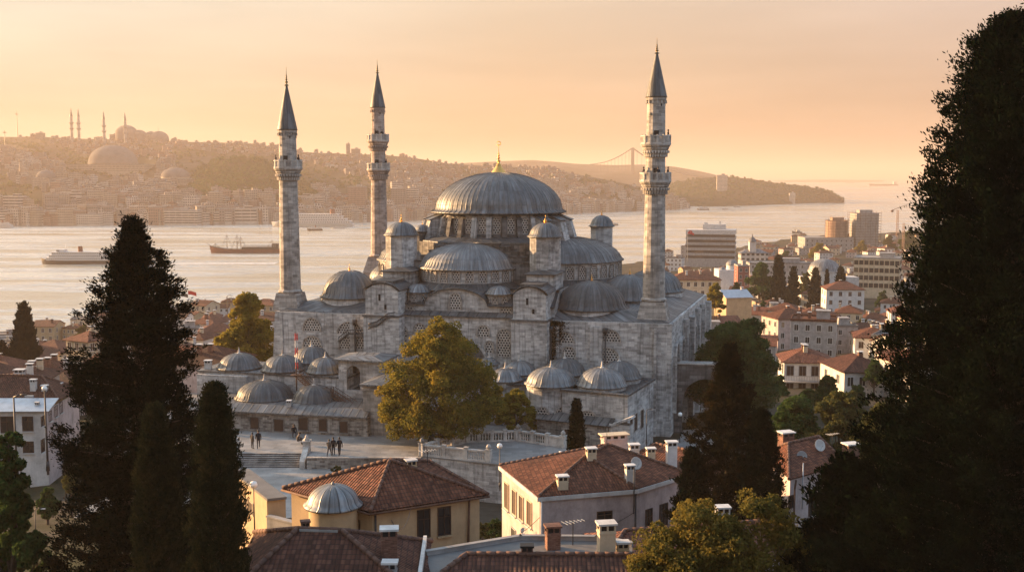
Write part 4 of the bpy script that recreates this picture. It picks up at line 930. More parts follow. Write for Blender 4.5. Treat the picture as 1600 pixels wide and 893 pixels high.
def lead_dome_on(parent, c, r, z_eave, rise, z_wall, seg_wall=8, mat='lead', wmat='stone', fin=0.8):
    mb = MB(); mb.lathe([(r + 0.1, z_wall), (r + 0.1, z_eave - 0.05)], (c[0], c[1], 0), seg_wall, metres=True, smooth=seg_wall > 12); d = obj('dome_drum', mb, wmat, parent, True)
    mb = MB(); mb.lathe([(r - 0.1, z_eave - 0.16)] + lathe_dome(r, rise, 0.3, 11, 1.0, z_eave), (c[0], c[1], 0), 48, seams=int(r * 9)); dome_ribs(mb, lathe_dome(r, rise, 0.3, 7, 1.0, z_eave)[1:], (c[0], c[1], 0), int(r * 9), r=0.03); dm = obj('dome', mb, mat, parent, True)
    mb = MB(); mb.lathe([(0.26, 0), (0.2, 0.1), (0.09, 0.16), (0.15, 0.3), (0.07, 0.42), (0.1, 0.54), (0.03, fin)], (c[0], c[1], z_eave + rise - 0.03), 10); obj('finial', mb, 'marble', dm, True)
    return dm
# ---------------------------------------------------------------- right annex
RA = [(5.8, 127.5), (13.0, 124.0), (17.2, 134.0), (10.0, 137.5)]
ra = thing('domed_annex', 'low square stone annex with two lead domes at the foot of the right front corner', 'annex', (11.5, 130.5, -2.5))
mb = MB(); mb.prism(RA, -4, 5.15); w_ = obj('wall', mb, 'stone', ra, True)
mb = MB(); g_ = grow(RA, 0.25); frame_ring(mb, g_, grow(RA, -0.1), 5.35, 5.42); mb.prism(g_, 5.16, 5.35, top=False, bottom=True)
gi = grow(RA, -0.45); frame_ring(mb, grow(RA, -0.1), gi, 5.42, 4.8); mb.face([(p[0], p[1], 4.8) for p in gi]); obj('parapet_roof', mb, 'lead_dark', ra, True)
lead_dome_on(ra, (10.5, 129.0), 2.75, 5.65, 1.95, 4.5, 16, 'lead_pale'); lead_dome_on(ra, (12.9, 133.4), 2.5, 5.75, 1.9, 4.5, 16)
def warch(parent, p, q, px0, px1, py0, py1, **kw):
    s0, _ = onwall(px0, (py0 + py1) / 2, p, q); s1, _ = onwall(px1, (py0 + py1) / 2, p, q); xm = (px0 + px1) / 2
    _, z1 = onwall(xm, py0, p, q); _, z0 = onwall(xm, py1, p, q); ex, ey, nx, ny = wall_axes(p, q); s = (s0 + s1) / 2
    inv = root_mat(parent).inverted(); c = inv @ Vector((p[0] + ex * s, p[1] + ey * s, 0)); root = parent
    while root.parent: root = root.parent
    return arch_window('arched_window', parent, c.x, c.y, z0 - root.location.z, abs(s1 - s0), z1 - z0, rz=math.atan2(ey, ex) - root.rotation_euler[2], **kw)
warch(w_, RA[0], RA[1], 909, 930, 642, 662); 
for px0, px1, py0, py1 in ((984, 988, 650, 672), (991, 995, 646, 672), (1001, 1005, 640, 668)):
    pwin(w_, RA[1], RA[2], px0, px1, py0, py1, pane='dark', fmat='stone_fine', bars=False)
ap = thing('domed_apse', 'rounded stone apse with a pale-streaked lead dome between plane tree and annex', 'annex', (4.6, 130.6, -1))
mb = MB(); mb.lathe([(2.9, -3), (2.9, 5.3)], (4.6, 130.6, 0), 16, metres=True, smooth=False); apw = obj('wall', mb, 'stone', ap, True)
lead_dome_on(ap, (4.6, 130.6), 2.85, 5.5, 1.9, 5.0, 16, 'lead_pale')
for ang in (-0.35, 0.35, -1.05):
    a = -math.pi / 2 + ang; arch_window('arched_window', apw, 2.93 * math.cos(a), 2.93 * math.sin(a), 1.2 + 1, 1.3, 1.9, rz=a + math.pi / 2)
lw = thing('domed_gallery', 'lead-roofed gallery of small domes behind the golden plane tree', 'annex', (1.0, 136, -1))
mb = MB(); mb.prism([(-3.6, 132.6), (2.2, 131.2), (5.2, 139.0), (10, 137.6), (11, 140), (-1.4, 142.5)], -3, 5.0); lww = obj('wall', mb, 'stone', lw, True)
mb = MB(); mb.prism(grow([(-3.6, 132.6), (2.2, 131.2), (5.2, 139.0), (10, 137.6), (11, 140), (-1.4, 142.5)], 0.25), 5.0, 5.16, bottom=True); obj('roof', mb, 'lead_dark', lw, True)
for c, r, e_ in (((0.9, 137.2), 2.0, 5.6), ((-0.8, 133.6), 1.85, 5.4), ((6.5, 137.0), 2.5, 5.6), ((-2.9, 139.6), 1.1, 6.3)): lead_dome_on(lw, c, r, e_, r * 0.72, 4.6, 16, 'lead_pale' if r < 2.2 else 'lead')
fw_ = thing('low_lean_to', 'low stone lean-to with sheet-lead roof in front of the right annex', 'outbuilding', (7, 125.5, -0.5))
q = [(2.9, 127.3), (10.8, 123.4), (11.7, 125.2), (5.6, 128.2), (3.6, 128.6)]; mb = MB(); mb.prism(q, -2.5, 1.9, top=False); fww = obj('wall', mb, 'rubble', fw_, True)
mb = MB(); mb.slabpoly([(2.7, 127.1, 1.95), (11.0, 123.0, 1.95), (11.9, 125.2, 2.75), (3.4, 129.2, 2.75)], 0.1); obj('roof', mb, 'lead', fw_, True)
pwin(fww, (2.9, 127.3), (10.8, 123.4), 882, 889, 670, 684, pane='shutter', fmat='stone_fine', bars=False)
mb = MB(); mb.prism([(10.9, 123.4), (13.1, 122.4), (13.6, 123.4), (11.4, 124.6)], -2.5, 2.2, top=False); mb.slabpoly([(10.8, 123.3, 2.0), (13.2, 122.2, 3.2), (13.8, 123.5, 3.2), (11.4, 124.8, 2.0)], 0.25)
obj('stair_wall', mb, 'stone', fw_, True)
# bridge arch right of the mosque
br_ = thing('stone_arch', 'sooty stone archway spanning from the right corner of the mosque', 'archway', (25.2, 139.4, -2.5))
p0 = loc2w(26.7, 2.5, 0); mb = MB(); ex, ey = math.cos(-0.12), math.sin(-0.12)
T = lambda s, o, z: (p0.x + ex * s - ey * o, p0.y + ey * s + ex * o, z)
o_ = arch_pts(5.6, 7.4, 4.4, 12)
for oo, fl_ in ((0, 1), (1.6, -1)):
    o2 = [(-3.9, 0), (-3.9, 9.2), (3.9, 9.2), (3.9, 0)]; half = len(o_) // 2
    mb.face([T(3.9 + x, oo, -3 + z) for x, z in [(-3.9, 0)] + o_[:half + 1] + [(0, 9.2), (-3.9, 9.2)]][::fl_]); mb.face([T(3.9 + x, oo, -3 + z) for x, z in o_[half:] + [(3.9, 0), (3.9, 9.2), (0, 9.2)]][::fl_])
for (a, b) in zip(o_[:-1], o_[1:]): mb.face([T(3.9 + a[0], 0, -3 + a[1]), T(3.9 + a[0], 1.6, -3 + a[1]), T(3.9 + b[0], 1.6, -3 + b[1]), T(3.9 + b[0], 0, -3 + b[1])])
mb.face([T(7.8, 0, -3), T(7.8, 1.6, -3), T(7.8, 1.6, 6.2), T(7.8, 0, 6.2)]); obj('wall', mb, 'stone_dark', br_, True)
mb = MB(); mb.slabpoly([T(-0.1, -0.2, 6.36), T(8, -0.2, 6.36), T(8, 1.8, 6.36), T(-0.1, 1.8, 6.36)], 0.15); obj('coping', mb, 'stone_fine', br_, True)
# ---------------------------------------------------------------- left annex
la = thing('domed_hall', 'long stone hall with a row of lead domes left of the mosque', 'annex', (-30, 140, -0.2))
LB = [(-39.5, 139.6), (-20.2, 134.8), (-18.2, 142.2), (-37.5, 147.4)]
mb = MB(); mb.prism(LB, -4, 5.2); mb.prism([(-39.6, 138.9), (-33.0, 137.3), (-32.8, 138.2), (-39.4, 139.8)], -4, 5.0); law = obj('wall', mb, 'stone', la, True)
mb = MB(); mb.prism(grow(LB, 0.3), 5.2, 5.4, bottom=True); obj('roof', mb, 'lead', la, True)
for c, r, e_, ri in (((-34.8, 141.2), 2.55, 5.6, 1.75), ((-28.9, 139.6), 2.5, 5.6, 1.75), ((-23.3, 138.2), 2.15, 5.6, 1.7), ((-26.0, 143.6), 2.3, 6.0, 1.85)): lead_dome_on(la, c, r, e_, ri, 5.2, 24, 'lead')
for px0 in (300,):
    chimney(la, (-38.6, 140.6, 5.3), 0.8, 0.7, 0.9, ('offwhite', 'white', 'dark'))
lf = thing('shuttered_range', 'low stone range with five brown shuttered windows along the plaza', 'annex', (-28, 129, 0))
F0, F1 = (-39.2, 131.1), (-16.6, 126.35); LF = [F0, F1, (-14.6, 133.6), (-20.2, 134.8), (-37.8, 139.0)]
mb = MB(); mb.prism(LF, -2, 2.3); lfw = obj('wall', mb, 'rubble', lf, True)
mb = MB(); ex, ey, nx, ny = wall_axes(F0, F1)
O = lambda p, o, z: (p[0] + nx * o, p[1] + ny * o, z)
Lr = math.hypot(F1[0] - F0[0], F1[1] - F0[1])
mb.face([O(F0, 0.35, 2.32), O(F1, 0.35, 2.32), O(F1, -1.3, 2.95), O(F0, -1.3, 2.95)], [(0, 0), (Lr / 0.95, 0), (Lr / 0.95, 1.7), (0, 1.7)])
mb.face([O(F0, 0.35, 2.14), O(F1, 0.35, 2.14), O(F1, 0.35, 2.32), O(F0, 0.35, 2.32)]); mb.face([O(F0, 0.35, 2.14), O(F0, 0, 2.14), O(F1, 0, 2.14), O(F1, 0.35, 2.14)])
mb.face([O(F0, -1.3, 2.95), O(F1, -1.3, 2.95), (-14.6, 133.6, 2.95), (-20.2, 134.8, 2.95), (-37.8, 139.0, 2.95)]); obj('roof', mb, 'lead', lf, True)
for q in ((391.5, 404, 652, 669), (428.5, 443, 655, 673), (467, 481, 653, 671), (498.5, 511, 655, 673), (531, 543, 658, 675)): pwin(lfw, F0, F1, *q, pane='shutter', fmat='stone_dark', bars=False, sill='stone_fine')
lead_dome_on(lf, (-30.2, 134.7), 3.3, 3.05, 2.0, 2.6, 24, 'lead_dark'); lead_dome_on(lf, (-23.9, 133.2), 2.5, 3.0, 1.75, 2.6, 24, 'lead_dark')
chimney(lf, (-26.2, 129.6, 2.9), 0.5, 0.5, 0.45, ('stone', 'white', 'dark'))
pv = thing('open_pavilion', 'open stone pavilion with arches and a flat lead roof beside the buttress', 'pavilion', (-18.5, 135.5, 0))
PV = [(-21.1, 134.6), (-15.8, 133.3), (-14.7, 137.6), (-20.0, 138.9)]
mb = MB()
def arcade(mb, p, q, z0, z1, thick, arches):
    """wall with round-headed openings: arches = [(centre s, width, sill z, head z)]"""
    ex, ey, nx, ny = wall_axes(p, q); L = math.hypot(q[0] - p[0], q[1] - p[1]); T = lambda s, o, z: (p[0] + ex * s - nx * o, p[1] + ey * s - ny * o, z)
    x = 0
    for (c, w, zs, zh) in arches + [(None,) * 4]:
        xe = c - w / 2 if c is not None else L
        for o, fl_ in ((0, 1), (thick, -1)): mb.face([T(x, o, z0), T(xe, o, z0), T(xe, o, z1), T(x, o, z1)][::fl_])
        if c is None: break
        mb.face([T(xe, 0, zs), T(xe, thick, zs), T(xe, thick, zh - w / 2), T(xe, 0, zh - w / 2)][::-1]); mb.face([T(xe + w, 0, zs), T(xe + w, thick, zs), T(xe + w, thick, zh - w / 2), T(xe + w, 0, zh - w / 2)])
        ar = [(c - w / 2 * math.cos(math.pi * i / 10), zh - w / 2 + w / 2 * math.sin(math.pi * i / 10)) for i in range(11)]
        for o, fl_ in ((0, 1), (thick, -1)):
            mb.face([T(c - w / 2, o, z0), T(c + w / 2, o, z0), T(c + w / 2, o, zs), T(c - w / 2, o, zs)][::fl_])
            for (a, b) in zip(ar[:-1], ar[1:]): mb.face([T(a[0], o, a[1]), T(b[0], o, b[1]), T(b[0], o, z1), T(a[0], o, z1)][::fl_])
        for (a, b) in zip(ar[:-1], ar[1:]): mb.face([T(a[0], 0, a[1]), T(a[0], thick, a[1]), T(b[0], thick, b[1]), T(b[0], 0, b[1])])
        mb.face([T(c - w / 2, 0, zs), T(c + w / 2, 0, zs), T(c + w / 2, thick, zs), T(c - w / 2, thick, zs)])
        x = xe + w
arcade(mb, PV[0], PV[1], 0, 7.5, 0.5, [(1.9, 1.75, 3.9, 6.9)]); arcade(mb, PV[1], PV[2], 0, 7.5, 0.5, [(2.2, 2.0, 3.9, 6.9)]); arcade(mb, PV[3], PV[0], 0, 7.5, 0.5, [(2.2, 2.0, 3.9, 6.9)])
arcade(mb, PV[2], PV[3], 0, 7.5, 0.5, []); obj('wall', mb, 'stone', pv, True)
mb = MB(); g_ = grow(PV, 0.75); mb.prism(g_, 7.5, 7.68, bottom=True); frame_ring(mb, g_, grow(PV, -1.6), 7.68, 8.05); mb.face([(p[0], p[1], 8.05) for p in grow(PV, -1.6)]); obj('roof', mb, 'lead_pale', pv, True)
mb = MB(); mb.prism(grow(PV, -0.6), 0, 3.6); obj('floor_slab', mb, 'stone_dark', pv, True)
gh = thing('gate_house', 'square pale stone gatehouse under a lead roof beside the golden tree', 'gatehouse', (-14.4, 130, 0))
GH = [(-17.2, 127.4), (-11.4, 126.0), (-9.8, 132.6), (-15.6, 134.0)]; mb = MB(); mb.prism(GH, -1, 5.75); ghw = obj('wall', mb, 'stone_fine', gh, True)
mb = MB(); g_ = grow(GH, 0.5); mb.prism(g_, 5.75, 5.95, bottom=True); frame_ring(mb, g_, grow(GH, -1.6), 5.95, 6.3); mb.face([(p[0], p[1], 6.3) for p in grow(GH, -1.6)]); obj('roof', mb, 'lead', gh, True)
mb = MB(); mb.prism(grow(GH, 0.18), 5.2, 5.45, top=True, bottom=True); obj('string_course', mb, 'stone_fine', gh, True)
# metal stair on the left annex roofs
st = thing('metal_staircase', 'rusty metal staircase zigzagging down between the lead domes', 'staircase', (-24, 134, 2.95))
def flight(mb, p, q, w=0.9, n=9):
    p, q = Vector(p), Vector(q); side = Vector((0, 0, 1)).cross(q - p).normalized() * (w / 2)
    for sg in (-1, 1):
        mb.tube(p + side * sg, q + side * sg, 0.07, None, 5)
        for hh in (0.5, 0.95): mb.tube(p + side * sg + Vector((0, 0, hh)), q + side * sg + Vector((0, 0, hh)), 0.035, None, 5)
        for i in range(n + 1): v = p.lerp(q, i / n) + side * sg; mb.tube(v, v + Vector((0, 0, 0.95)), 0.025, None, 4, caps=False)
    rz = math.atan2(side.y, side.x)
    for i in range(n): v = p.lerp(q, (i + 0.5) / n); mb.box((v.x, v.y, v.z + 0.02), (w, (q - p).length / n * 0.7, 0.05), rz)
p1, p2, p3, p4 = atY(463, 585, 134.6), atY(487, 607, 133.6), atY(520, 617, 133.0), atY(556, 641, 131.5)
mb = MB(); flight(mb, p1, p2); obj('stair_flight', mb, 'rust', st, True)
mb = MB(); flight(mb, p3, p4); obj('stair_flight', mb, 'rust', st, True)
mb = MB(); mb.prism([(p2.x, p2.y - 0.6), (p3.x, p3.y - 0.6), (p3.x, p3.y + 0.6), (p2.x, p2.y + 0.6)], p3.z - 0.06, p3.z, bottom=True)
for x in (p2.x, p3.x): 
    for y_ in (-0.55, 0.55): mb.tube((x, p3.y + y_, p3.z + 0.95), (x, p3.y + y_, 2.9), 0.06, None, 5)
for y_ in (-0.55, 0.55): mb.tube((p2.x, p3.y + y_, p3.z + 0.95), (p3.x, p3.y + y_, p3.z + 0.95), 0.035, None, 5)
obj('landing', mb, 'rust', st, True)
mb = MB(); mb.tube((p1.x, p1.y, 2.9), (p1.x, p1.y, p1.z + 1.2), 0.09, None, 6); mb.box((p1.x, p1.y, p1.z - 0.05), (1.3, 1.1, 0.06)); obj('top_platform', mb, 'rust', st, True)
b_ = atY(464, 588, 136.4)
ms = thing('signal_mast', 'thin mast banded red and white above the metal staircase', 'mast', (b_.x, b_.y, b_.z))
for i in range(6):
    mb = MB(); z0 = i * 0.9
    for sx_ in (-0.14, 0.14): mb.tube((sx_, 0, z0), (sx_ * 0.9, 0.05, z0 + 0.9), 0.05, None, 5)
    mb.tube((-0.14, 0, z0), (0.14, 0, z0 + 0.9), 0.035, None, 4); mb.tube((0.14, 0, z0), (-0.14, 0, z0 + 0.9), 0.035, None, 4)
    obj('mast_section', mb, 'flag_red' if i % 2 else 'white', ms)
# ---------------------------------------------------------------- steps, walls, balustrades
sp = thing('stone_steps', 'broad flight of worn stone steps leading up to the plaza', 'steps', (-26.1, 117.5, -1.1)); mb = MB()
N_ = 7
for i in range(N_): mb.box(((SX0 + SX1) / 2, ST - 2.0 + 2.0 * (i + 0.5) / N_ + (2.0 - 2.0 * (i + 1) / N_) * 0.0, -1.1), (SX1 - SX0, 2.0 / N_ - 0.004, 1.1 * (i + 1) / N_ - (0.012 if i == N_ - 1 else 0)))
obj('treads', mb, 'stone_fine', sp, True)
mb = MB()
for i in range(N_): mb.box(((SX0 + SX1) / 2, ST - 2.0 + 2.0 * i / N_ - 0.012, -1.1 + 1.1 * i / N_), (SX1 - SX0 - 0.02, 0.02, 1.1 / N_ * 0.72))
obj('riser_shadows', mb, 'stone_dark', sp, True)  # dark strips laid on each riser as painted nosing shadows
for x in (SX0 - 0.4, SX1 + 0.4):
    mb = MB()
    for xx, fl_ in ((x - 0.3, -1), (x + 0.3, 1)): mb.face([(xx, ST - 2.4, -1.5), (xx, ST + 0.1, -1.5), (xx, ST + 0.1, 0.75), (xx, ST - 2.4, -0.35)][::fl_])
    mb.face([(x - 0.3, ST - 2.4, -0.35), (x + 0.3, ST - 2.4, -0.35), (x + 0.3, ST + 0.1, 0.75), (x - 0.3, ST + 0.1, 0.75)]); mb.face([(x - 0.3, ST - 2.4, -1.5), (x + 0.3, ST - 2.4, -1.5), (x + 0.3, ST - 2.4, -0.35), (x - 0.3, ST - 2.4, -0.35)])
    ck = obj('cheek_wall', mb, 'marble', sp, True)
    mb = MB(); mb.box((x, ST + 0.35, -0.3), (0.75, 0.75, 1.45)); mb.box((x, ST + 0.35, 1.15), (0.95, 0.95, 0.14)); mb.lathe([(0.3, 0), (0.34, 0.12), (0.16, 0.3), (0.2, 0.42), (0.02, 0.62)], (x, ST + 0.35, 1.29), 12); obj('newel', mb, 'marble', ck, True)
def wall_thing(name, label, pts, z0, z1, th=0.5, mat='rubble', cope='stone_fine'):
    c = pts[len(pts) // 2]; t = thing(name, label, 'wall', (c[0], c[1], z0)); mb = MB(); mc = MB()
    for p, q in zip(pts[:-1], pts[1:]):
        m = ((p[0] + q[0]) / 2, (p[1] + q[1]) / 2); L = math.hypot(q[0] - p[0], q[1] - p[1]); rz = math.atan2(q[1] - p[1], q[0] - p[0])
        mb.box((*m, z0), (L + 0.01, th, z1 - z0), rz)
        if cope: mc.box((*m, z1), (L + 0.02, th + 0.16, 0.12), rz)
    obj('masonry', mb, mat, t, True)
    if cope: obj('coping', mc, cope, t, True)
    return t
wall_thing('retaining_wall', 'rubble retaining wall under the edge of the plaza right of the steps', [(-21.8, 116.7), (-9.7, 116.7)], -3.5, -0.02, 0.4)
wall_thing('retaining_wall', 'short rubble wall left of the plaza steps, by the dark cypress', [(-40, ST), (-30.5, ST)], -3.5, 0.02, 0.4)
TR = [(-9.9, 117.4), (-2.6, 114.4), (4.0, 112.4), (9.0, 118.6), (5.9, 121.0), (0.7, 124.4), (-5.4, 123.5)]
tr = thing('terrace', 'raised paved terrace with pale stone retaining walls in front of the mosque', 'terrace', (-1, 118, -4.4))
mb = MB(); mb.prism(TR, -5.5, -0.012); obj('retaining_wall', mb, 'stone', tr, True)
mb = MB(); mb.prism(grow(TR, 0.14), -0.012, 0.10, bottom=True); obj('terrace_paving', mb, 'paving', tr, True)
def balustrade(label, p, q, n_panels, solid=()):
    t = thing('balustrade', label, 'balustrade', ((p[0] + q[0]) / 2, (p[1] + q[1]) / 2, 0.1), 0, 'carved stone balustrades round the terrace')
    ex, ey, nx, ny = wall_axes(p, q); L = math.hypot(q[0] - p[0], q[1] - p[1]); rz = math.atan2(ey, ex); A = lambda s, z: (p[0] + ex * s, p[1] + ey * s, z)
    mb = MB(); mb.box(A(L / 2, 1.12), (L, 0.36, 0.18), rz); obj('handrail', mb, 'marble', t, True)
    mb = MB(); mb.box(A(L / 2, 0.1), (L, 0.34, 0.16), rz); obj('plinth', mb, 'marble', t, True)
    for k in range(n_panels + 1):
        s = L * k / n_panels; end = k in (0, n_panels); mb = MB(); mb.box(A(s, 0.1), (0.56 if end else 0.4, 0.56 if end else 0.4, 1.28), rz); mb.box(A(s, 1.38), (0.66 if end else 0.5, 0.66 if end else 0.5, 0.1), rz)
        if end: mb.lathe([(0.16, 0), (0.28, 0.16), (0.24, 0.34), (0.1, 0.5), (0.02, 0.56)], A(s, 1.48), 12)
        obj('pier', mb, 'marble', t, True)
    for k in range(n_panels):
        if k in solid:
            mb = MB(); mb.box(A(L * (k + 0.5) / n_panels, 0.26), (L / n_panels - 0.4, 0.16, 0.86), rz); obj('panel', mb, 'marble', t, True); continue
        nb = max(3, int((L / n_panels - 0.4) / 0.27))
        for i in range(nb):
            s = L * k / n_panels + 0.25 + (L / n_panels - 0.5) * (i + 0.5) / nb; mb = MB()
            mb.lathe([(0.09, 0.0), (0.065, 0.08), (0.12, 0.3), (0.055, 0.6), (0.09, 0.74), (0.08, 0.86)], A(s, 0.26), 8); obj('baluster', mb, 'marble', t, True)
    return t
I_ = grow(TR, -0.3)
balustrade('stone balustrade with a solid middle panel on the front left of the terrace', I_[0], I_[1], 3, (1,))
balustrade('stone balustrade running back along the left side of the terrace', I_[0], I_[6], 3)
balustrade('stone balustrade along the back of the terrace, below the plane tree', I_[6], I_[5], 4)
balustrade('stone balustrade at the back right of the terrace, ending at the slim cypress', I_[5], I_[4], 3, (2,))
# ---------------------------------------------------------------- house A: ochre, hipped roof, lead dome
tA = terrain(-8, 67)
hA = thing('ochre_house', 'ochre plastered house with a hipped brown tile roof and a lead dome at its corner', 'house', (-8, 67.5, tA))
A_L, A_F, A_R, A_B = (-13.8, 68.4), (-8.2, 64.0), (-2.0, 67.1), (-7.6, 72.0); FA = [A_L, A_F, A_R, A_B]
mb = MB(); mb.prism(FA, tA - 1, 10.45, top=False); aw = obj('wall', mb, 'yellow', hA, True)
g_ = [(x, y, 10.5) for x, y in grow(FA, 0.55)]; a1, a2 = (-7.5, 67.4, 12.55), (-5.2, 69.2, 12.0)
ar = roof_faces(hA, [(g_[0], g_[1], a1), (g_[1], g_[2], a1), (a1, g_[2], a2), (g_[2], g_[3], a2), (g_[3], g_[0], a1, a2)], 'tile', 0.16, [(g_[1], a1), (g_[0], a1), (a1, g_[2]), (a1, a2), (a2, g_[2])])
pwin(aw, A_F, A_R, 653, 671, 796, 838, pane='glass', fmat='shutter', sill='yellow'); pwin(aw, A_F, A_R, 685, 703, 792, 834, pane='glass', fmat='shutter', sill='yellow')
pwin(aw, A_F, A_R, 665, 688, 866, 880, pane='glass', fmat='shutter'); pwin(aw, A_F, A_R, 699, 705, 862, 872, pane='glass', fmat='shutter')
pwin(aw, A_L, A_F, 552, 562, 812, 832, pane='glass', fmat='shutter')
pipe(aw, [(A_R[0] - 0.6, A_R[1] - 0.45, 10.4), (A_R[0] - 0.7, A_R[1] - 0.42, 6.5)], 0.07, 'rust'); pipe(aw, [(A_F[0] + 0.2, A_F[1] - 0.05, 10.3), (A_F[0] + 0.2, A_F[1] - 0.05, 6)], 0.07, 'iron')
mb = MB(); mb.polytube([(*grow(FA, 0.62)[0], 10.36), (*grow(FA, 0.62)[1], 10.36), (*grow(FA, 0.62)[2], 10.36)], 0.075, 6); obj('gutter', mb, 'rust', hA, True)
pchim(ar, 633, 651, 716, 744, 67.6, ('yellow', 'offwhite', 'dark'), 0.4)
mb = MB(); mb.lathe([(1.45, tA - 1), (1.45, 10.72)], (-10.5, 64.2, 0), 20, metres=True); tw = obj('dome_turret', mb, 'yellow', hA, True)
mb = MB(); mb.prism([(-11.5, 64.5), (-9.5, 64.5), (-8.9, 66), (-11.8, 67)], tA - 1, 10.3, top=True); obj('turret_link', mb, 'yellow', hA, True)
mb = MB(); mb.lathe([(1.4, 10.66)] + lathe_dome(1.5, 1.18, 0.22, 10, 1.0, 10.76), (-10.5, 64.2, 0), 40, seams=16); obj('dome', mb, 'lead_pale', tw, True)
mb = MB(); mb.lathe([(0.12, 0), (0.09, 0.08), (0.03, 0.16)], (-10.5, 64.2, 11.94), 8); obj('dome_cap', mb, 'lead', tw, True)
# ---------------------------------------------------------------- house B: faded pink
B1, B2, B3, B4, B5 = (-0.76, 83.1), (1.9, 75.0), (8.7, 77.0), (12.8, 80.9), (8.0, 87.5); FB = [B1, B2, B3, B4, B5]; tB = 0.6
hB = thing('pink_house', 'faded pink house with a many-hipped tile roof, chimneys and a white satellite dish', 'house', (5.5, 80.5, tB))
mb = MB(); mb.prism(FB, tB - 1.5, 8.0, top=False); bw = obj('wall', mb, 'pink', hB, True)
mb = MB(); mb.prism(grow(FB, 0.28), 7.72, 8.0, bottom=True); obj('eaves_cornice', mb, 'offwhite', hB, True)
g_ = [(x, y, 8.06) for x, y in grow(FB, 0.2)]; r1, r2 = (5.4, 79.9, 9.65), (7.3, 82.8, 9.75)
brf = roof_faces(hB, [(g_[0], g_[1], r1, r2), (g_[1], g_[2], r1), (g_[2], g_[3], r2, r1), (g_[3], g_[4], r2), (g_[4], g_[0], r2)], 'tile', 0.1, [(g_[1], r1), (g_[2], r1), (r1, r2), (r2, g_[3]), (r2, g_[0])])
for q in ((789, 795, 755, 794), (801, 807, 766, 803), (812, 818, 775, 811), (824, 831, 783, 820)): pwin(bw, B1, B2, *q, pane='shutter', fmat='cream', bars=False, sill='offwhite')
pwin(bw, B1, B2, 800, 806, 826, 853, pane='dark', fmat='greywall', bars=False)
pwin(bw, B2, B3, 934, 955, 799, 813, fmat='shutter'); pwin(bw, B2, B3, 898, 922, 835, 852, fmat='shutter')
for q in ((1009, 1018, 795, 830), (1031, 1042, 787, 824), (1055, 1064, 779, 800)): pwin(bw, B3, B4, *q, pane='glass', fmat='shutter', sill='offwhite')
for q, m_ in (((915, 932, 698, 725, 79.6), ('cream', 'white', 'dark')), ((869, 888, 741, 777, 76.1), ('cream', 'white', 'dark')), ((976, 992, 724, 755, 77.6), ('offwhite', 'white', 'dark'))): pchim(brf, *q, m_, 0.2)
pipe(bw, [(B2[0] + .12, B2[1] - .1, 7.7), (B2[0] + .12, B2[1] - .1, 1)], 0.06, 'offwhite'); pipe(bw, [(B3[0], B3[1] - .12, 7.7), (B3[0], B3[1] - .12, 1)], 0.07, 'iron')
pipe(hB, [(B3[0] - .15, B3[1] - .35, 6.3), (B3[0] - .15, B3[1] - .35, 9.6)], 0.04, 'iron', 'aerial_pole')
# house behind B with chimney stacks
hB2 = thing('stack_house', 'dark-roofed house behind the pink one, carrying a wide pink chimney stack', 'house', (12.5, 88, -1))
F2 = [(8.6, 88.6), (15.0, 83.2), (18.2, 88.5), (11.6, 94)]; mb = MB(); mb.prism(F2, -3, 6.6, top=False); w2 = obj('wall', mb, 'pink', hB2, True)
g_ = [(x, y, 6.65) for x, y in grow(F2, 0.4)]; c1, c2 = (11.8, 90.2, 8.0), (14.6, 87.6, 8.0)
rf2 = roof_faces(hB2, [(g_[0], g_[1], c2, c1), (g_[1], g_[2], c2), (g_[2], g_[3], c1, c2), (g_[3], g_[0], c1)], 'tile', 0.12, [(c1, c2), (g_[0], c1), (g_[1], c2)])
pchim(rf2, 937, 981, 676, 722, 91.5, ('pink', 'cream', 'dark'), 0.25, 0.9, pots=3)
for q, m_ in (((982, 999, 692, 725, 88), ('offwhite', 'white', 'dark')), ((1009, 1024, 698, 727, 86.5), ('cream', 'white', 'dark')), ((1040, 1058, 688, 722, 86), ('white', 'white', 'dark'))): pchim(rf2, *q, m_, 0.1)
# ---------------------------------------------------------------- house C: big brown roof at the bottom
hC = thing('brown_roof_house', 'house under a broad dark brown tile roof at the bottom edge, brick chimneys on it', 'house', (-8, 48, terrain(-8, 48)))
FC = [(-12.2, 52.5), (-11.6, 43.8), (-3.7, 43.8), (-4.1, 51.2)]; mb = MB(); mb.prism(FC, 6, 12.7, top=False); obj('wall', mb, 'greywall', hC, True)
g_ = [(x, y, 12.75) for x, y in grow(FC, 0.4)]; c1, c2 = (-9.35, 47.6, 14.6), (-7.4, 47.4, 14.6)
rfc = roof_faces(hC, [(g_[0], g_[1], c1), (g_[1], g_[2], c2, c1), (g_[2], g_[3], c2), (g_[3], g_[0], c1, c2)], 'tile_dark', 0.14, [(c1, c2), (g_[0], c1), (g_[1], c1), (g_[2], c2), (g_[3], c2)])
pchim(rfc, 594, 623, 822, 868, 47.0, ('brick', 'white', 'dark'), 0.1); pchim(rfc, 597, 622, 873, 912, 45.6, ('greywall', 'white', 'dark'), 0.0); pchim(rfc, 470, 485, 808, 838, 49.0, ('brick', 'brick', 'dark'), 0.3)
mb = MB(); mb.box((-8.4, 47.5, 14.55), (1.7, 0.3, 0.10), -0.1); obj('ridge_mortar', mb, 'concrete', rfc, True)
mb = MB(); mb.box((-3.98, 48.2, 6), (0.16, 5.6, 7.2), 0.03); obj('fire_wall', mb, 'offwhite', hC, True)
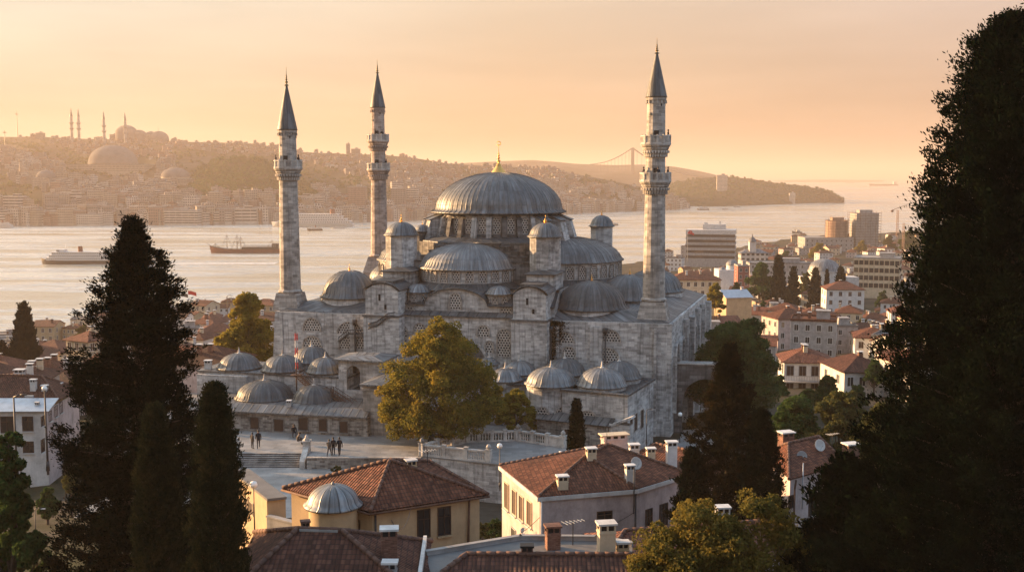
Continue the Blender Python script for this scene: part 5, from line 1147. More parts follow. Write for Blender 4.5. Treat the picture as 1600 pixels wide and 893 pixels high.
# ---------------------------------------------------------------- house D: flat roof with parapet
hD = thing('flat_roof_house', 'house with a flat grey roof and low parapet, brick and cream chimneys', 'house', (1, 49, terrain(1, 49)))
FD = [(-3.9, 49.4), (-3.5, 46.9), (5.1, 46.6), (5.6, 50.6), (4.0, 51.5), (0.4, 51.6)]; mb = MB(); mb.prism(FD, 6, 12.55, top=False); obj('wall', mb, 'pink', hD, True)
mb = MB(); mb.prism(FD, 12.55, 12.8); fr = obj('roof', mb, 'flatroof', hD, True)
mb = MB(); mc = MB()
for p, q in ((FD[0], FD[5]), (FD[5], FD[4]), (FD[4], FD[3])):
    m = ((p[0] + q[0]) / 2, (p[1] + q[1]) / 2); L = math.hypot(q[0] - p[0], q[1] - p[1]); rz = math.atan2(q[1] - p[1], q[0] - p[0]); mb.box((*m, 12.8), (L, 0.2, 0.18), rz); mc.box((*m, 12.98), (L + 0.1, 0.26, 0.05), rz)
obj('parapet', mb, 'greywall', hD, True); obj('parapet_coping', mc, 'concrete', hD, True)
g_ = [(-4.0, 45.4, 12.6), (6.2, 45.4, 12.6), (5.4, 48.0, 13.3), (-2.0, 48.1, 13.3)]
roof_faces(hD, [tuple(g_)], 'tile_dark', 0.14, [(g_[3], g_[2]), (g_[0], g_[3]), (g_[1], g_[2])], 'tiled_roof')
pchim(fr, 851, 876, 817, 868, 50.3, ('brick', 'brick', 'dark'), 0.2); pchim(fr, 932, 962, 813, 873, 49.6, ('cream', 'offwhite', 'dark'), 0.15); pchim(fr, 813, 834, 847, 884, 48.2, ('brick', 'dark', 'dark'), 0.0); pchim(fr, 962, 983, 842, 873, 49.8, ('yellow', 'offwhite', 'dark'), 0.1)
# ---------------------------------------------------------------- house H: red roof behind the bottom tree
hH = thing('red_roof_house', 'low house with a long red tile roof behind the yellowing tree at the bottom', 'house', (10.5, 57, terrain(10, 57)))
FH = [(4.8, 55.2), (15.6, 57.4), (14.6, 62.2), (4.4, 60.4)]; mb = MB(); mb.prism(FH, 3, 10.15, top=False); obj('wall', mb, 'pink', hH, True)
g_ = [(x, y, 10.2) for x, y in grow(FH, 0.4)]; c1, c2 = (6.0, 58.0, 11.15), (13.6, 59.6, 11.15)
rfh = roof_faces(hH, [(g_[0], g_[1], c2, c1), (g_[1], g_[2], c2), (g_[2], g_[3], c1, c2), (g_[3], g_[0], c1)], 'tile_red', 0.12, [(c1, c2), (g_[0], c1), (g_[1], c2)])
for q in ((1117, 1140, 789, 822, 58.5), (1284, 1305, 806, 842, 59.5)): pchim(rfh, *q, ('offwhite', 'white', 'dark'), 0.1)
# ---------------------------------------------------------------- house E: right, behind the big conifer
hE = thing('dish_house', 'pale pink house with two satellite dishes on its patched tile roof', 'house', (22.4, 83.5, 0))
E1, E2, E3, E4 = (20.0, 85.4), (19.8, 78.0), (24.7, 82.3), (25.2, 89.8); FE = [E1, E2, E3, E4]; mb = MB(); mb.prism(FE, -2, 8.45, top=False); ew = obj('wall', mb, 'pink', hE, True)
g_ = [(x, y, 8.5) for x, y in grow(FE, 0.4)]; c1, c2 = (20.9, 83.2, 9.75), (23.8, 85.4, 9.75)
rfe = roof_faces(hE, [(g_[0], g_[1], c1), (g_[1], g_[2], c2, c1), (g_[2], g_[3], c2), (g_[3], g_[0], c1, c2)], 'tile', 0.12, [(c1, c2), (g_[0], c1), (g_[1], c1), (g_[2], c2)])
pwin(ew, E2, E3, 1264, 1274, 768, 803, fmat='shutter', pane='glass', sill='offwhite'); pwin(ew, E2, E3, 1299, 1309, 748, 778, fmat='shutter', pane='glass'); pwin(ew, E2, E3, 1232, 1240, 774, 792, fmat='shutter')
for q, m_ in (((1216, 1239, 673, 706, 85), ('brick', 'white', 'dark')), ((1317, 1341, 691, 728, 83), ('brick', 'white', 'dark')), ((1262, 1278, 690, 705, 86), ('offwhite', 'white', 'dark'))): pchim(rfe, *q, m_, 0.3)
pipe(ew, [(E2[0] + .5, E2[1] + .2, 8.3), (E2[0] + .35, E2[1] - .02, 7.7), (E2[0] + .35, E2[1] - .02, 2)], 0.07, 'rust'); pipe(hE, [(20.9, 78.7, 6), (20.9, 78.7, 9.4)], 0.04, 'tin', 'aerial_pole')
# ---------------------------------------------------------------- house G: sunny ochre garden house at left
hG = thing('garden_house', 'small ochre house behind the cypresses, its side sunlit, with a flat cement roof', 'house', (-18, 79, 3))
FG = [(-21.2, 83.0), (-17.0, 75.8), (-15.8, 76.3), (-20.0, 83.5)]; mb = MB(); mb.prism(FG, 0, 7.5, top=False); gw = obj('wall', mb, 'yellow', hG, True)
mb = MB(); mb.prism(grow(FG, 0.18), 7.5, 7.68, bottom=True); obj('roof', mb, 'flatroof', hG, True)
for q in ((384, 388, 778, 797), (391, 396, 785, 803)): pwin(gw, FG[0], FG[1], *q, pane='shutter', fmat='cream', bars=False)
wall_thing('garden_wall', 'cracked cement garden wall between the ochre house and its small neighbour', [(-16.9, 75.7), (-12.6, 72.6)], 2, 6.4, 0.3, 'concrete', 'concrete')
# house at the left edge
hL = thing('corner_house', 'grey and rose corner house with tin lean-to roof at the left edge', 'house', (-51, 118, -1.5))
L1, L2, L3, L4 = (-60, 114.6), (-48.6, 115.0), (-49.3, 125.5), (-60, 125); FL_ = [L1, L2, L3, L4]; mb = MB(); mb.prism(FL_, -5, 5.5, top=False); lw_ = obj('wall', mb, 'offwhite', hL, True)
mb = MB(); ex, ey, nx, ny = wall_axes(L2, L3); mb.face([(L2[0] + nx * .02, L2[1] + ny * .02, -4), (L3[0] + nx * .02, L3[1] + ny * .02, -4), (L3[0] + nx * .02, L3[1] + ny * .02, 5.45), (L2[0] + nx * .02, L2[1] + ny * .02, 5.45)]); obj('rose_wall', mb, 'pink', hL, True)
mb = MB(); mb.slabpoly([(-60.3, 114.2, 5.5), (-48.2, 114.6, 5.5), (-48.3, 117.6, 6.3), (-60.3, 117.4, 6.3)], 0.08); obj('tin_roof', mb, 'tin', hL, True)
c1, c2 = (-57, 121, 8.2), (-51.5, 121.2, 8.0); g_ = [(-60.4, 117.4, 6.3), (-48.3, 117.6, 6.1), (-48.8, 126, 5.6), (-60.4, 125.6, 5.6)]
rl = roof_faces(hL, [(g_[0], g_[1], c2, c1), (g_[1], g_[2], c2), (g_[2], g_[3], c1, c2)], 'tile_dark', 0.12, [(c1, c2), (g_[1], c2), (g_[2], c2)])
for q in ((36, 51, 651, 672), (2, 20, 651, 675), (37, 52, 690, 706)): pwin(lw_, L1, L2, *q, fmat='shutter', sill='offwhite')
for q in ((64, 69, 650, 664), (76, 80, 642, 657), (85, 89, 634, 650), (93, 97, 628, 644), (64, 69, 686, 705), (77, 82, 676, 694), (90, 94, 668, 686)): pwin(lw_, L2, L3, *q, pane='glass', fmat='shutter', sill='offwhite')
for q, m_ in (((24, 40, 576, 606, 122), ('offwhite', 'white', 'dark')), ((48, 58, 591, 618, 119), ('offwhite', 'white', 'dark')), ((66, 76, 600, 632, 119), ('greywall', 'white', 'dark')), ((88, 98, 597, 618, 123), ('offwhite', 'white', 'dark')), ((55, 62, 626, 640, 116), ('offwhite', 'offwhite', 'dark'))): pchim(rl, *q, m_, 0.0)
# ================================================================== TREES
def quads_mesh(name, C, A, B):
    """N leaf quads (diamonds): centre C, half axes A and B, each (N, 3)"""
    n = len(C); V = np.empty((n, 4, 3), np.float32)
    V[:, 0] = C - A; V[:, 1] = C - B * 0.9 + A * 0.1; V[:, 2] = C + A; V[:, 3] = C + B * 0.9 + A * 0.1
    me = bpy.data.meshes.new(name); me.vertices.add(n * 4); me.vertices.foreach_set('co', V.reshape(-1))
    me.loops.add(n * 4); me.loops.foreach_set('vertex_index', np.arange(n * 4, dtype=np.int32))
    me.polygons.add(n); me.polygons.foreach_set('loop_start', np.arange(0, n * 4, 4, dtype=np.int32))
    try: me.polygons.foreach_set('loop_total', np.full(n, 4, dtype=np.int32))
    except Exception: pass
    me.update(calc_edges=True); return me
def unit(a): return a / np.maximum(1e-9, np.linalg.norm(a, axis=1, keepdims=True))
def leaves(C, size, rng, D=None, spread=0.6, aspect=0.55):
    n = len(C); r = unit(rng.normal(size=(n, 3)))
    ax = r if D is None else unit(D + spread * rng.normal(size=(n, 3)))
    bx = unit(np.cross(ax, unit(rng.normal(size=(n, 3))))); s = (size * rng.uniform(0.6, 1.3, (n, 1))).astype(np.float32)
    return quads_mesh('leaves', C, ax * s, bx * s * aspect)
def conifer(name, label, cat, loc, h, prof, seed, nb=260, per=150, leaf=0.16, mat='leaf_dark', rise=0.25, clump=0.34, group=None, ragged=0.28, base=0.03, lean=0.0, core=0):
    """spire of many boughs: prof(t) = radius at height t*h; every bough carries clumps of sprays"""
    rng = np.random.default_rng(seed); t = thing(name, label, cat, loc, rng.uniform(0, 6.28), group)
    mb = MB(); r0 = max(0.1, h * 0.018)
    for i in range(6): mb.tube((lean * i, 0, h * i / 6), (lean * (i + 1), 0, h * (i + 1) / 6), r0 * (1 - i / 6.3), r0 * (1 - (i + 1) / 6.3), 8, caps=False)
    Cs, Ds = [], []
    for k in range(nb):
        tt = base + (1 - base) * ((k + rng.uniform()) / nb) ** 1.12
        rp = prof(tt); rp = 0.5 * rp + 0.5 * prof(min(1, tt + rise * rp / h * 0.85)); rp = 0.4 * rp + 0.6 * prof(min(1, tt + rise * rp / h * 0.85)); rp = max(rp, 0.78 * prof(tt)) if tt < 0.9 else prof(tt); R_ = rp * (1 + ragged * rng.normal() * (0.9 if tt < 0.93 else 0.3)); R_ = max(0.12, min(R_, rp * 1.4)); az = k * 2.39996 + rng.normal() * 0.35
        d = np.array([math.cos(az), math.sin(az), 0.0])
        m = max(6, int(per * (0.35 + R_ / max(0.3, prof(0.1)))))
        nS = max(3, int(R_ / (clump * 0.62)) + 2)
        fS = rng.beta(2.0, 0.9, nS); fS[0] = 1.0; latS = rng.normal(size=nS) * clump * 0.9 * (0.35 + 0.65 * (1 - fS)) * min(1.0, 0.4 + R_); hS = rng.normal(size=nS) * clump * 0.35
        idx = rng.integers(0, nS, m); f = fS[idx]; w = clump * 0.42 * rng.uniform(0.7, 1.3, nS)[idx]
        droop = -0.10 * math.sin(math.pi * 0.6) * R_
        side = np.array([-d[1], d[0], 0.0]); lat = latS[idx] + rng.normal(size=m) * w
        P_ = d[None] * (R_ * f + rng.normal(size=m) * w)[:, None] + side[None] * lat[:, None]; P_[:, 2] = tt * h + min(R_ * rise, 0.75 * (1 - tt) * h + 0.05) * f ** 1.7 + droop * f + hS[idx] * min(1, 8 * (1 - tt) + .2) + rng.normal(size=m) * w * 0.6
        w = np.full(m, clump)
        Cs.append(P_); Ds.append(np.tile(d * 0.8 + np.array([0, 0, 0.35 + rise]), (m, 1)) + side[None] * (lat / max(w.mean(), .05))[:, None] * 0.3)
        if k % 3 == 0 and R_ > 0.8: mb.tube((0, 0, tt * h - 0.05), (d[0] * R_ * 0.8, d[1] * R_ * 0.8, tt * h + R_ * rise * 0.5), 0.05 + r0 * 0.12, 0.02, 4, caps=False)
    if core:                                         # dense inner sprays
        tt = rng.uniform(base, 0.97, core) ** 1.15; pr = np.array([prof(q) for q in tt]); a = rng.uniform(0, 6.283, core); q = pr * np.sqrt(rng.uniform(0.05, 0.62, core)); Cs.append(np.stack([q * np.cos(a), q * np.sin(a), tt * h], 1)); Ds.append(np.stack([np.cos(a), np.sin(a), np.full(core, 0.6)], 1))
    # leader
    m = per * 2; zz = rng.uniform(0.93, 1.0, m); P_ = rng.normal(size=(m, 3)) * (prof(0.96) * 0.35); P_[:, 2] = zz * h; P_[:, :2] *= ((1.004 - zz) / 0.07)[:, None]; Cs.append(P_); Ds.append(np.tile([0, 0, 1.0], (m, 1)))
    C = np.concatenate(Cs).astype(np.float32); D = np.concatenate(Ds)
    obj('trunk', mb, 'bark', t); obj('crown', leaves(C, leaf, rng, D, 0.55, 0.42), mat, t)
    return t
def tab_prof(tab):
    """tab = [(t, radius)...]"""
    return lambda t: lerp_tab(t, tab)
def broadleaf(name, label, cat, loc, trunk_h, lobes, seed, n=16000, leaf=0.2, mat='leaf_green', group=None, hollow=0.72, tr=0.3, clumps=14):
    """lobes = [(x, y, z, rx, rz)...] in the tree's own metres; leaves sit in sub-clumps on the lobes' outer shells"""
    rng = np.random.default_rng(seed); t = thing(name, label, cat, loc, 0, group)
    mb = MB(); top = Vector((0.15 * tr, 0, trunk_h)); mb.tube((0, 0, -0.3), top, tr * 1.15, tr * 0.75, 9, caps=False)
    wts = np.array([l[3] ** 2 for l in lobes]); wts = wts / wts.sum(); Cs = []
    for (x, y, z, rx, rz), w in zip(lobes, wts):
        e_ = Vector((x, y, z)); m1 = top.lerp(e_, 0.5) + Vector((rng.normal() * 0.2, rng.normal() * 0.2, -0.1 * (e_ - top).length)); mb.tube(top - Vector((0, 0, 0.2)), m1, tr * 0.45, tr * 0.28, 6, caps=False); mb.tube(m1, e_, tr * 0.28, tr * 0.1, 6, caps=False)
        for _ in range(5):
            v = Vector(unit(rng.normal(size=(1, 3)))[0]); v.z = abs(v.z) * 0.7; mb.tube(e_ - Vector((0, 0, rz * 0.3)), e_ + Vector((v.x * rx * 0.8, v.y * rx * 0.8, v.z * rz * 0.8)), tr * 0.1, tr * 0.03, 4, caps=False)
        nc = max(4, int(clumps * (rx / max(l[3] for l in lobes)) ** 1.5)); nl = int(n * w)
        v = unit(rng.normal(size=(nc, 3))); v[:, 2] = np.where(rng.uniform(size=nc) < 0.6, np.abs(v[:, 2]), v[:, 2])
        rr = rng.uniform(hollow, 1.0, nc)[:, None]; cc = np.array([x, y, z]) + v * rr * np.array([rx, rx, rz])
        idx = rng.integers(0, nc, nl); cr = rng.uniform(0.26, 0.46, nc) * rx
        q = unit(rng.normal(size=(nl, 3))) * (rng.uniform(0.25, 1.0, (nl, 1)) ** 0.5) * cr[idx][:, None]; q[:, 2] *= 0.75
        Cs.append(cc[idx] + q)
    C = np.concatenate(Cs).astype(np.float32)
    obj('trunk', mb, 'bark', t); obj('crown', leaves(C, leaf, rng, None, 0.6, 0.7), mat, t)
    return t
def lobes_for(r, z0, z1, n, seed, top=0.55, flat=1.0):
    """n lobes filling a crown of radius r between z0 and z1; narrower towards the top by factor top"""
    rng = np.random.default_rng(seed); L = []
    for i in range(n):
        t = (i + 0.5) / n; rad = r * (1 - (1 - top) * t ** 1.5) * (0.75 + 0.25 * math.sin(math.pi * min(1, t * 1.4 + .15))); a = i * 2.4 + rng.normal() * 0.3; lr = r * rng.uniform(0.33, 0.5) * (1 - 0.25 * t)
        d = max(0.0, rad - lr) * rng.uniform(0.75, 1.05)
        L.append((d * math.cos(a), d * math.sin(a) * flat, z0 + lr * 0.7 + (z1 - z0 - 1.5 * lr) * t, lr, lr * 0.8))
    return L
def spot(px, D): return ((px - 800) / FOC * D * 1.0, D)
def gz(x, y): return terrain(x, y) - 0.1
def con_px(name, label, cat, px, ytop, D, halfs, seed, zbase=None, **kw):
    """conifer from photo measures: halfs = [(row, half width in px)...] from the tip down"""
    top = atY(px, ytop, D); x, y = top.x, top.y; zb = gz(x, y) if zbase is None else zbase; h = top.z - zb; s = D / FOC
    tab = sorted([((atY(px, r, D).z - zb) / h, w * s) for r, w in halfs]); tab = [(0.0, tab[0][1] * 1.05)] + [q for q in tab if q[0] > 0] + [(1.0, 0.03)]
    return conifer(name, label, cat, (x, y, zb), h, tab_prof(tab), seed, **kw)
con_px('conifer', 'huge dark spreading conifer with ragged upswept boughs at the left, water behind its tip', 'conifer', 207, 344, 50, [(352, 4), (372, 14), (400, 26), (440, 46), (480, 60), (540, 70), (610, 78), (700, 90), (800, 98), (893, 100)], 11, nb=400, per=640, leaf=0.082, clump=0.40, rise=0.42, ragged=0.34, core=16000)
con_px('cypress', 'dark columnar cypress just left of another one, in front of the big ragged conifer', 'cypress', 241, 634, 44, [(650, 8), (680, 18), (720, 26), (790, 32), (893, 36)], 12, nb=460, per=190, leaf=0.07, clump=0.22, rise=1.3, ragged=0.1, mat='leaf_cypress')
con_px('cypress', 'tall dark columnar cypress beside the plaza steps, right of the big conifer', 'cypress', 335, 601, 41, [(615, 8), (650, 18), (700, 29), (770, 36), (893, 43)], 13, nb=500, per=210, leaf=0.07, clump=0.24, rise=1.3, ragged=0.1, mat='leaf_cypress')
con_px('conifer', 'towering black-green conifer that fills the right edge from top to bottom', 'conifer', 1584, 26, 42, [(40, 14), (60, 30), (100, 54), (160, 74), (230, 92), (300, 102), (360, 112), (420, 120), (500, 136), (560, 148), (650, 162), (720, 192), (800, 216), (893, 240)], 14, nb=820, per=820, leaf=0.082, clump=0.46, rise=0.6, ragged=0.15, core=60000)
con_px('conifer', 'brown-tipped dark conifer between the pink houses, right of the mosque', 'conifer', 1140, 538, 72, [(560, 10), (590, 20), (630, 36), (680, 52), (730, 62), (780, 72), (830, 78)], 15, nb=320, per=330, leaf=0.10, clump=0.36, rise=0.55, mat='leaf_brown', ragged=0.22)
con_px('conifer', 'smaller black-green conifer leaning against the brown-tipped one', 'conifer', 1192, 640, 69, [(660, 10), (700, 22), (750, 32), (830, 40)], 16, nb=260, per=220, leaf=0.09, clump=0.28, rise=0.9, ragged=0.15)
con_px('conifer', 'low dark conifer at the corner of the pink house, under the brown-tipped one', 'conifer', 1082, 700, 71, [(720, 12), (760, 22), (800, 26), (830, 28)], 17, nb=160, per=110, leaf=0.13, clump=0.28, rise=0.8, ragged=0.2)
con_px('cypress', 'slim young cypress standing at the right end of the terrace balustrade', 'cypress', 901, 624, 100, [(635, 5), (655, 10), (690, 13), (720, 14)], 18, nb=300, per=60, leaf=0.13, clump=0.18, rise=1.5, ragged=0.06)
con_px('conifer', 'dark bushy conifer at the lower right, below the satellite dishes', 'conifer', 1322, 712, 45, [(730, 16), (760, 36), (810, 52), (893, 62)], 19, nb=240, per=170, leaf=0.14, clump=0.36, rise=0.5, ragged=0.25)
# golden plane tree on the plaza
x, y = -8.0, 123.8
pl = [(0.2, 0, 11.3, 1.9, 1.8), (-1.7, 0.4, 9.4, 2.3, 1.9), (1.9, -0.5, 9.2, 2.3, 2.0), (0.2, -1.6, 8.2, 2.4, 2.0), (-3.6, 0, 6.5, 2.6, 2.1), (3.4, 0.3, 6.4, 2.7, 2.2), (0.3, -2.6, 5.6, 2.8, 2.2), (0, 2.6, 7.0, 2.6, 2.2), (-4.3, -0.8, 3.5, 2.3, 1.7), (4.2, -1.0, 3.6, 2.4, 1.8), (-2.0, -3.0, 3.0, 2.3, 1.7), (2.1, -3.0, 3.1, 2.3, 1.8), (-5.2, 0.5, 5.2, 1.4, 1.2), (5.3, 0.6, 5.0, 1.3, 1.1), (-3.4, -2.2, 1.9, 1.8, 1.3), (3.2, -2.0, 2.9, 1.9, 1.3), (0, -3.4, 1.9, 1.7, 1.3), (-4.9, 0.4, 2.2, 1.5, 1.2), (5.0, 0.2, 3.2, 1.5, 1.2), (-0.4, -1.5, 10.0, 1.6, 1.4), (1.0, 1.0, 10.2, 1.6, 1.4)]
broadleaf('plane_tree', 'large golden-brown plane tree on the plaza in front of the mosque', 'plane tree', (x, y, 0), 3.0, [tuple(1.07 * q for q in l) for l in pl], 21, n=90000, leaf=0.135, mat='leaf_gold', clumps=44, tr=0.42, hollow=0.5)
broadleaf('plane_tree', 'small yellow-green tree just right of the golden plane tree, over the balustrade', 'plane tree', (0.4, 127.0, -0.2), 1.5, lobes_for(3.2, 0.6, 5.6, 12, 3), 22, n=24000, leaf=0.13, mat='leaf_yellow', clumps=16, tr=0.2)
broadleaf('tree', 'sunlit yellow-green tree behind the left minaret foot', 'tree', (*spot(384, 166), gz(*spot(384, 166))), 4.0, lobes_for(4.9, 3.0, 14.6, 16, 4), 23, n=60000, leaf=0.2, mat='leaf_yellow', clumps=40, tr=0.4, hollow=0.5)
broadleaf('tree', 'round dark green tree against the right side arches of the mosque', 'tree', (*spot(1152, 145), gz(*spot(1152, 145))), 4.5, lobes_for(7.3, 1.6, 14.4, 22, 5, 0.7), 24, n=100000, leaf=0.17, mat='leaf_green', clumps=44, tr=0.45, hollow=0.5)
for px, yt, D, r, lab, mt in ((1252, 612, 112, 4.2, 'olive-green tree below the balconied white house', 'leaf_green'), (1322, 606, 106, 4.6, 'broad olive-yellow tree above the roof with two satellite dishes', 'leaf_olive'), (1385, 628, 100, 3.2, 'olive tree half hidden by the right-hand towering conifer', 'leaf_olive'), (1300, 585, 150, 2.6, 'small dark tree at the corner of the balconied white house', 'leaf_green'), (1228, 640, 98, 2.0, 'shaded green shrub tree between the round tree and the dish house', 'leaf_green')):
    x, y = spot(px, D); zt = atY(px, yt, D).z; zb = gz(x, y); broadleaf('tree', lab, 'tree', (x, y, zb), max(0.8, (zt - zb) * 0.3), lobes_for(r, max(0.5, (zt - zb) - 2.0 * r), zt - zb, 11, px), px, n=30000, leaf=0.15, mat=mt, clumps=30, tr=0.22, hollow=0.5)
x, y = spot(1138, 46); zb = gz(x, y)
bl = [(-0.9, 0, 15.2 - zb, 1.3, 1.0), (1.5, 0.2, 15.5 - zb, 1.2, 1.0), (-2.3, 0.2, 14.2 - zb, 1.3, 1.0), (0.2, -0.6, 14.4 - zb, 1.4, 1.1), (2.6, 0, 14.4 - zb, 1.3, 1.0), (-1.3, -0.8, 13.3 - zb, 1.5, 1.1), (1.3, -0.9, 13.4 - zb, 1.5, 1.1), (-3.2, 0, 13.1 - zb, 1.2, 0.9), (3.2, 0, 13.2 - zb, 1.1, 0.9), (0, 0.9, 13.8 - zb, 1.5, 1.1)]
broadleaf('tree', 'yellowing garden tree at the bottom edge, in front of the red roof', 'tree', (x, y, zb), 3.2, bl, 26, n=46000, leaf=0.075, mat='leaf_hazel', clumps=30, tr=0.18, hollow=0.45)
x, y = spot(-12, 50); zb = gz(x, y)
broadleaf('tree', 'dark leafy tree cut by the bottom left edge', 'tree', (x, y, zb), 3.5, lobes_for(2.3, 1.5, 18.6 - zb, 14, 6, 0.5), 27, n=26000, leaf=0.13, mat='leaf_green', clumps=20, tr=0.25)
for k_, (px, yb, D, r, h, mt, lab) in enumerate(((520, 752, 112, 1.3, 2.6, 'leaf_olive', 'wide green shrub at the foot of the plaza retaining wall'), (562, 748, 113, 1.2, 2.8, 'leaf_hazel', 'russet shrub at the plaza retaining wall, behind the ochre roof'), (492, 756, 111, 0.7, 1.6, 'leaf_green', 'little dark shrub by the newel at the right of the steps'), (596, 738, 114.5, 0.6, 2.2, 'leaf_hazel', 'thin reddish shrub at the right end of the plaza wall'), (772, 800, 92, 1.5, 2.6, 'leaf_green', 'dark shrub in the gap between the ochre and pink houses'), (752, 830, 86, 1.2, 2.4, 'leaf_olive', 'scrubby bush below the terrace corner between two houses'))):
    x, y = spot(px, D); broadleaf('shrub', lab, 'shrub', (x, y, gz(x, y)), 0.4, lobes_for(r, 0.2, h, 6, 40 + k_), 50 + k_, n=4200, leaf=0.10, mat=mt, clumps=12, tr=0.06)
# ivy in the corner beside the right buttress
rng = np.random.default_rng(5); a_, z_ = np.abs(rng.normal(size=5200)) * 0.75, rng.uniform(0, 1, 5200)
C = np.stack([11.35 + a_ * (0.25 + 0.9 * z_), -0.12 - np.abs(rng.normal(size=5200)) * 0.16, 6.0 + 5.6 * z_], 1).astype(np.float32)
iv = obj('ivy', leaves(C, 0.11, rng), 'leaf_brown'); iv.location = (OX, OY, 0); iv.rotation_euler = (0, 0, -TH); tag(iv, 'brown ivy creeping up the angle by the right stone buttress', 'ivy')
# ---- trees of the near town: a few kinds, copied
def proto_cyp(seed, n): return lambda *a, **k: None
def small_cypress(label, px, ytop, ybase, D, half, seed, group='dark cypresses among the houses', mat='leaf_dark'):
    b = atY(px, ybase, D); zb = min(b.z, gz(b.x, b.y)); top = atY(px, ytop, D); h = top.z - zb; w = half * D / FOC
    return conifer('cypress', label, 'cypress', (b.x, b.y, zb), h, tab_prof([(0, w * 0.9), (0.25, w), (0.6, w * 0.8), (0.85, w * 0.4), (1, 0.05)]), seed, nb=150, per=42, leaf=0.035 * h, clump=w * 0.3, rise=1.0, ragged=0.08, group=group, mat=mat)
for q in (('broad dark cypress by the quay at the left', 40, 475, 566, 205, 19, 61), ('short cypress at the left edge before the water', 6, 533, 590, 200, 12, 62), ('stumpy cypress beside the broad one at the left quay', 20, 545, 592, 195, 15, 63), ('small cypress below the yellow-green tree at the left', 323, 540, 585, 160, 9, 64),
          ('tallest cypress left of the town dome', 1215, 400, 492, 420, 11, 65), ('second cypress from the left below the lead-roofed market', 1238, 418, 490, 410, 9, 66), ('cypress just left of the town dome', 1273, 420, 492, 400, 10, 67), ('cypress standing before the white house under the town dome', 1312, 418, 494, 390, 10, 68), ('thin cypress under the right rim of the town dome', 1291, 422, 480, 430, 4, 69)):
    small_cypress(*q)
def town_tree(label, px, ytop, ybase, D, half, seed, mat, group='leafy trees between the town houses'):
    b = atY(px, ybase, D); zb = min(b.z, gz(b.x, b.y)); top = atY(px, ytop, D); r = half * D / FOC; h = max(top.z - zb, r * 1.6)
    return broadleaf('tree', label, 'tree', (b.x, b.y, zb), h * 0.3, lobes_for(r, max(0.3, h - 2.2 * r), h, 9, seed), seed, n=9000, leaf=0.06 * r + 0.1, mat=mat, group=group, clumps=18, hollow=0.55, tr=0.05 * r + 0.08)
for q in (('wide green tree left of the tallest town cypress', 1186, 408, 492, 430, 30, 71, 'leaf_green'), ('golden tree beyond the far right corner of the mosque', 1116, 440, 492, 300, 22, 72, 'leaf_yellow'), ('green tree between two cypresses below the market roof', 1256, 424, 490, 440, 20, 73, 'leaf_olive'), ('golden tree in front of the scaffolded blocks', 1278, 378, 402, 820, 17, 74, 'leaf_yellow'), ('yellowish tree at the foot of the tall scaffolded tower', 1346, 374, 394, 900, 13, 75, 'leaf_yellow'), ('leafy waterside tree left of the cranes', 1388, 366, 392, 900, 16, 76, 'leaf_olive'), ('dense waterside tree beside the right conifer', 1420, 358, 392, 880, 22, 77, 'leaf_green'), ('bushy tree before the lead-roofed market by the water', 1227, 390, 402, 760, 13, 78, 'leaf_green'),
          ('dark tree next to the red-fronted house', 1150, 440, 480, 380, 10, 79, 'leaf_green'), ('round tree among roofs left of the right conifer', 1345, 495, 540, 290, 18, 80, 'leaf_olive'), ('tree by the yellow office block', 1378, 452, 488, 420, 14, 81, 'leaf_green'), ('yellowish bush by the quay, behind the balconied left house', 128, 506, 530, 330, 18, 82, 'leaf_olive'), ('leafy tree below the balconied left house', 122, 585, 625, 150, 18, 83, 'leaf_olive'), ('low tree among the lower left gardens', 75, 760, 830, 95, 24, 84, 'leaf_green'), ('small garden tree beside the lower left path', 112, 735, 790, 100, 18, 85, 'leaf_olive'), ('tree behind the shuttered range, above the left hall', 318, 560, 590, 175, 14, 86, 'leaf_olive'),
          ('low dark tree below the balcony of the white house', 1262, 606, 640, 165, 22, 191, 'leaf_green'), ('dark tree right of the balconied white house, by a brown roof', 1338, 600, 640, 160, 20, 192, 'leaf_green'), ('green tree left of the balconied white house', 1218, 585, 630, 175, 16, 193, 'leaf_green'),
          ('tree at the edge of the quay by the flagpoles', 352, 495, 520, 380, 16, 87, 'leaf_olive'), ('tree in the street below the grey-walled house', 1235, 545, 570, 250, 12, 88, 'leaf_green'), ('small tree beside the sunlit ochre warehouse', 1190, 470, 500, 360, 14, 89, 'leaf_green'), ('dark tree under the long white wall at right', 1365, 560, 610, 170, 20, 90, 'leaf_green')):
    town_tree(*q)
# ================================================================== NEAR TOWN
def win_mesh(w, h, fmat=1):
    """small window: frame ring (material 1), dark pane (material 0), sill; looks to -y, foot centre at the origin"""
    mb = MB(); f = 0.09
    mb.face([(-w / 2, -0.015, 0), (w / 2, -0.015, 0), (w / 2, -0.015, h), (-w / 2, -0.015, h)], None, 0)
    for a0, a1, z0, z1 in ((-w / 2 - f, -w / 2, 0, h), (w / 2, w / 2 + f, 0, h), (-w / 2 - f, w / 2 + f, h, h + f), (-w / 2 - f - .06, w / 2 + f + .06, -f, 0), (-0.025, 0.025, 0, h)):
        mb.box(((a0 + a1) / 2, -0.04, z0), (a1 - a0, 0.08, z1 - z0), 0, 1)
    return mb.mesh('window')
WM = {}
def put_window(parent, x, y, z, rz, w=0.95, h=1.45, mats=('glass', 'white')):
    key = (w, h, mats)
    if key not in WM: me = win_mesh(w, h); me.materials.append(M[mats[0]]); me.materials.append(M[mats[1]]); WM[key] = me
    o = bpy.data.objects.new('window', WM[key]); COL.objects.link(o); o.parent = parent; KIDS.setdefault(parent.name, []).append(o)
    o.location = (x, y, z); o.rotation_euler = (0, 0, rz); return o
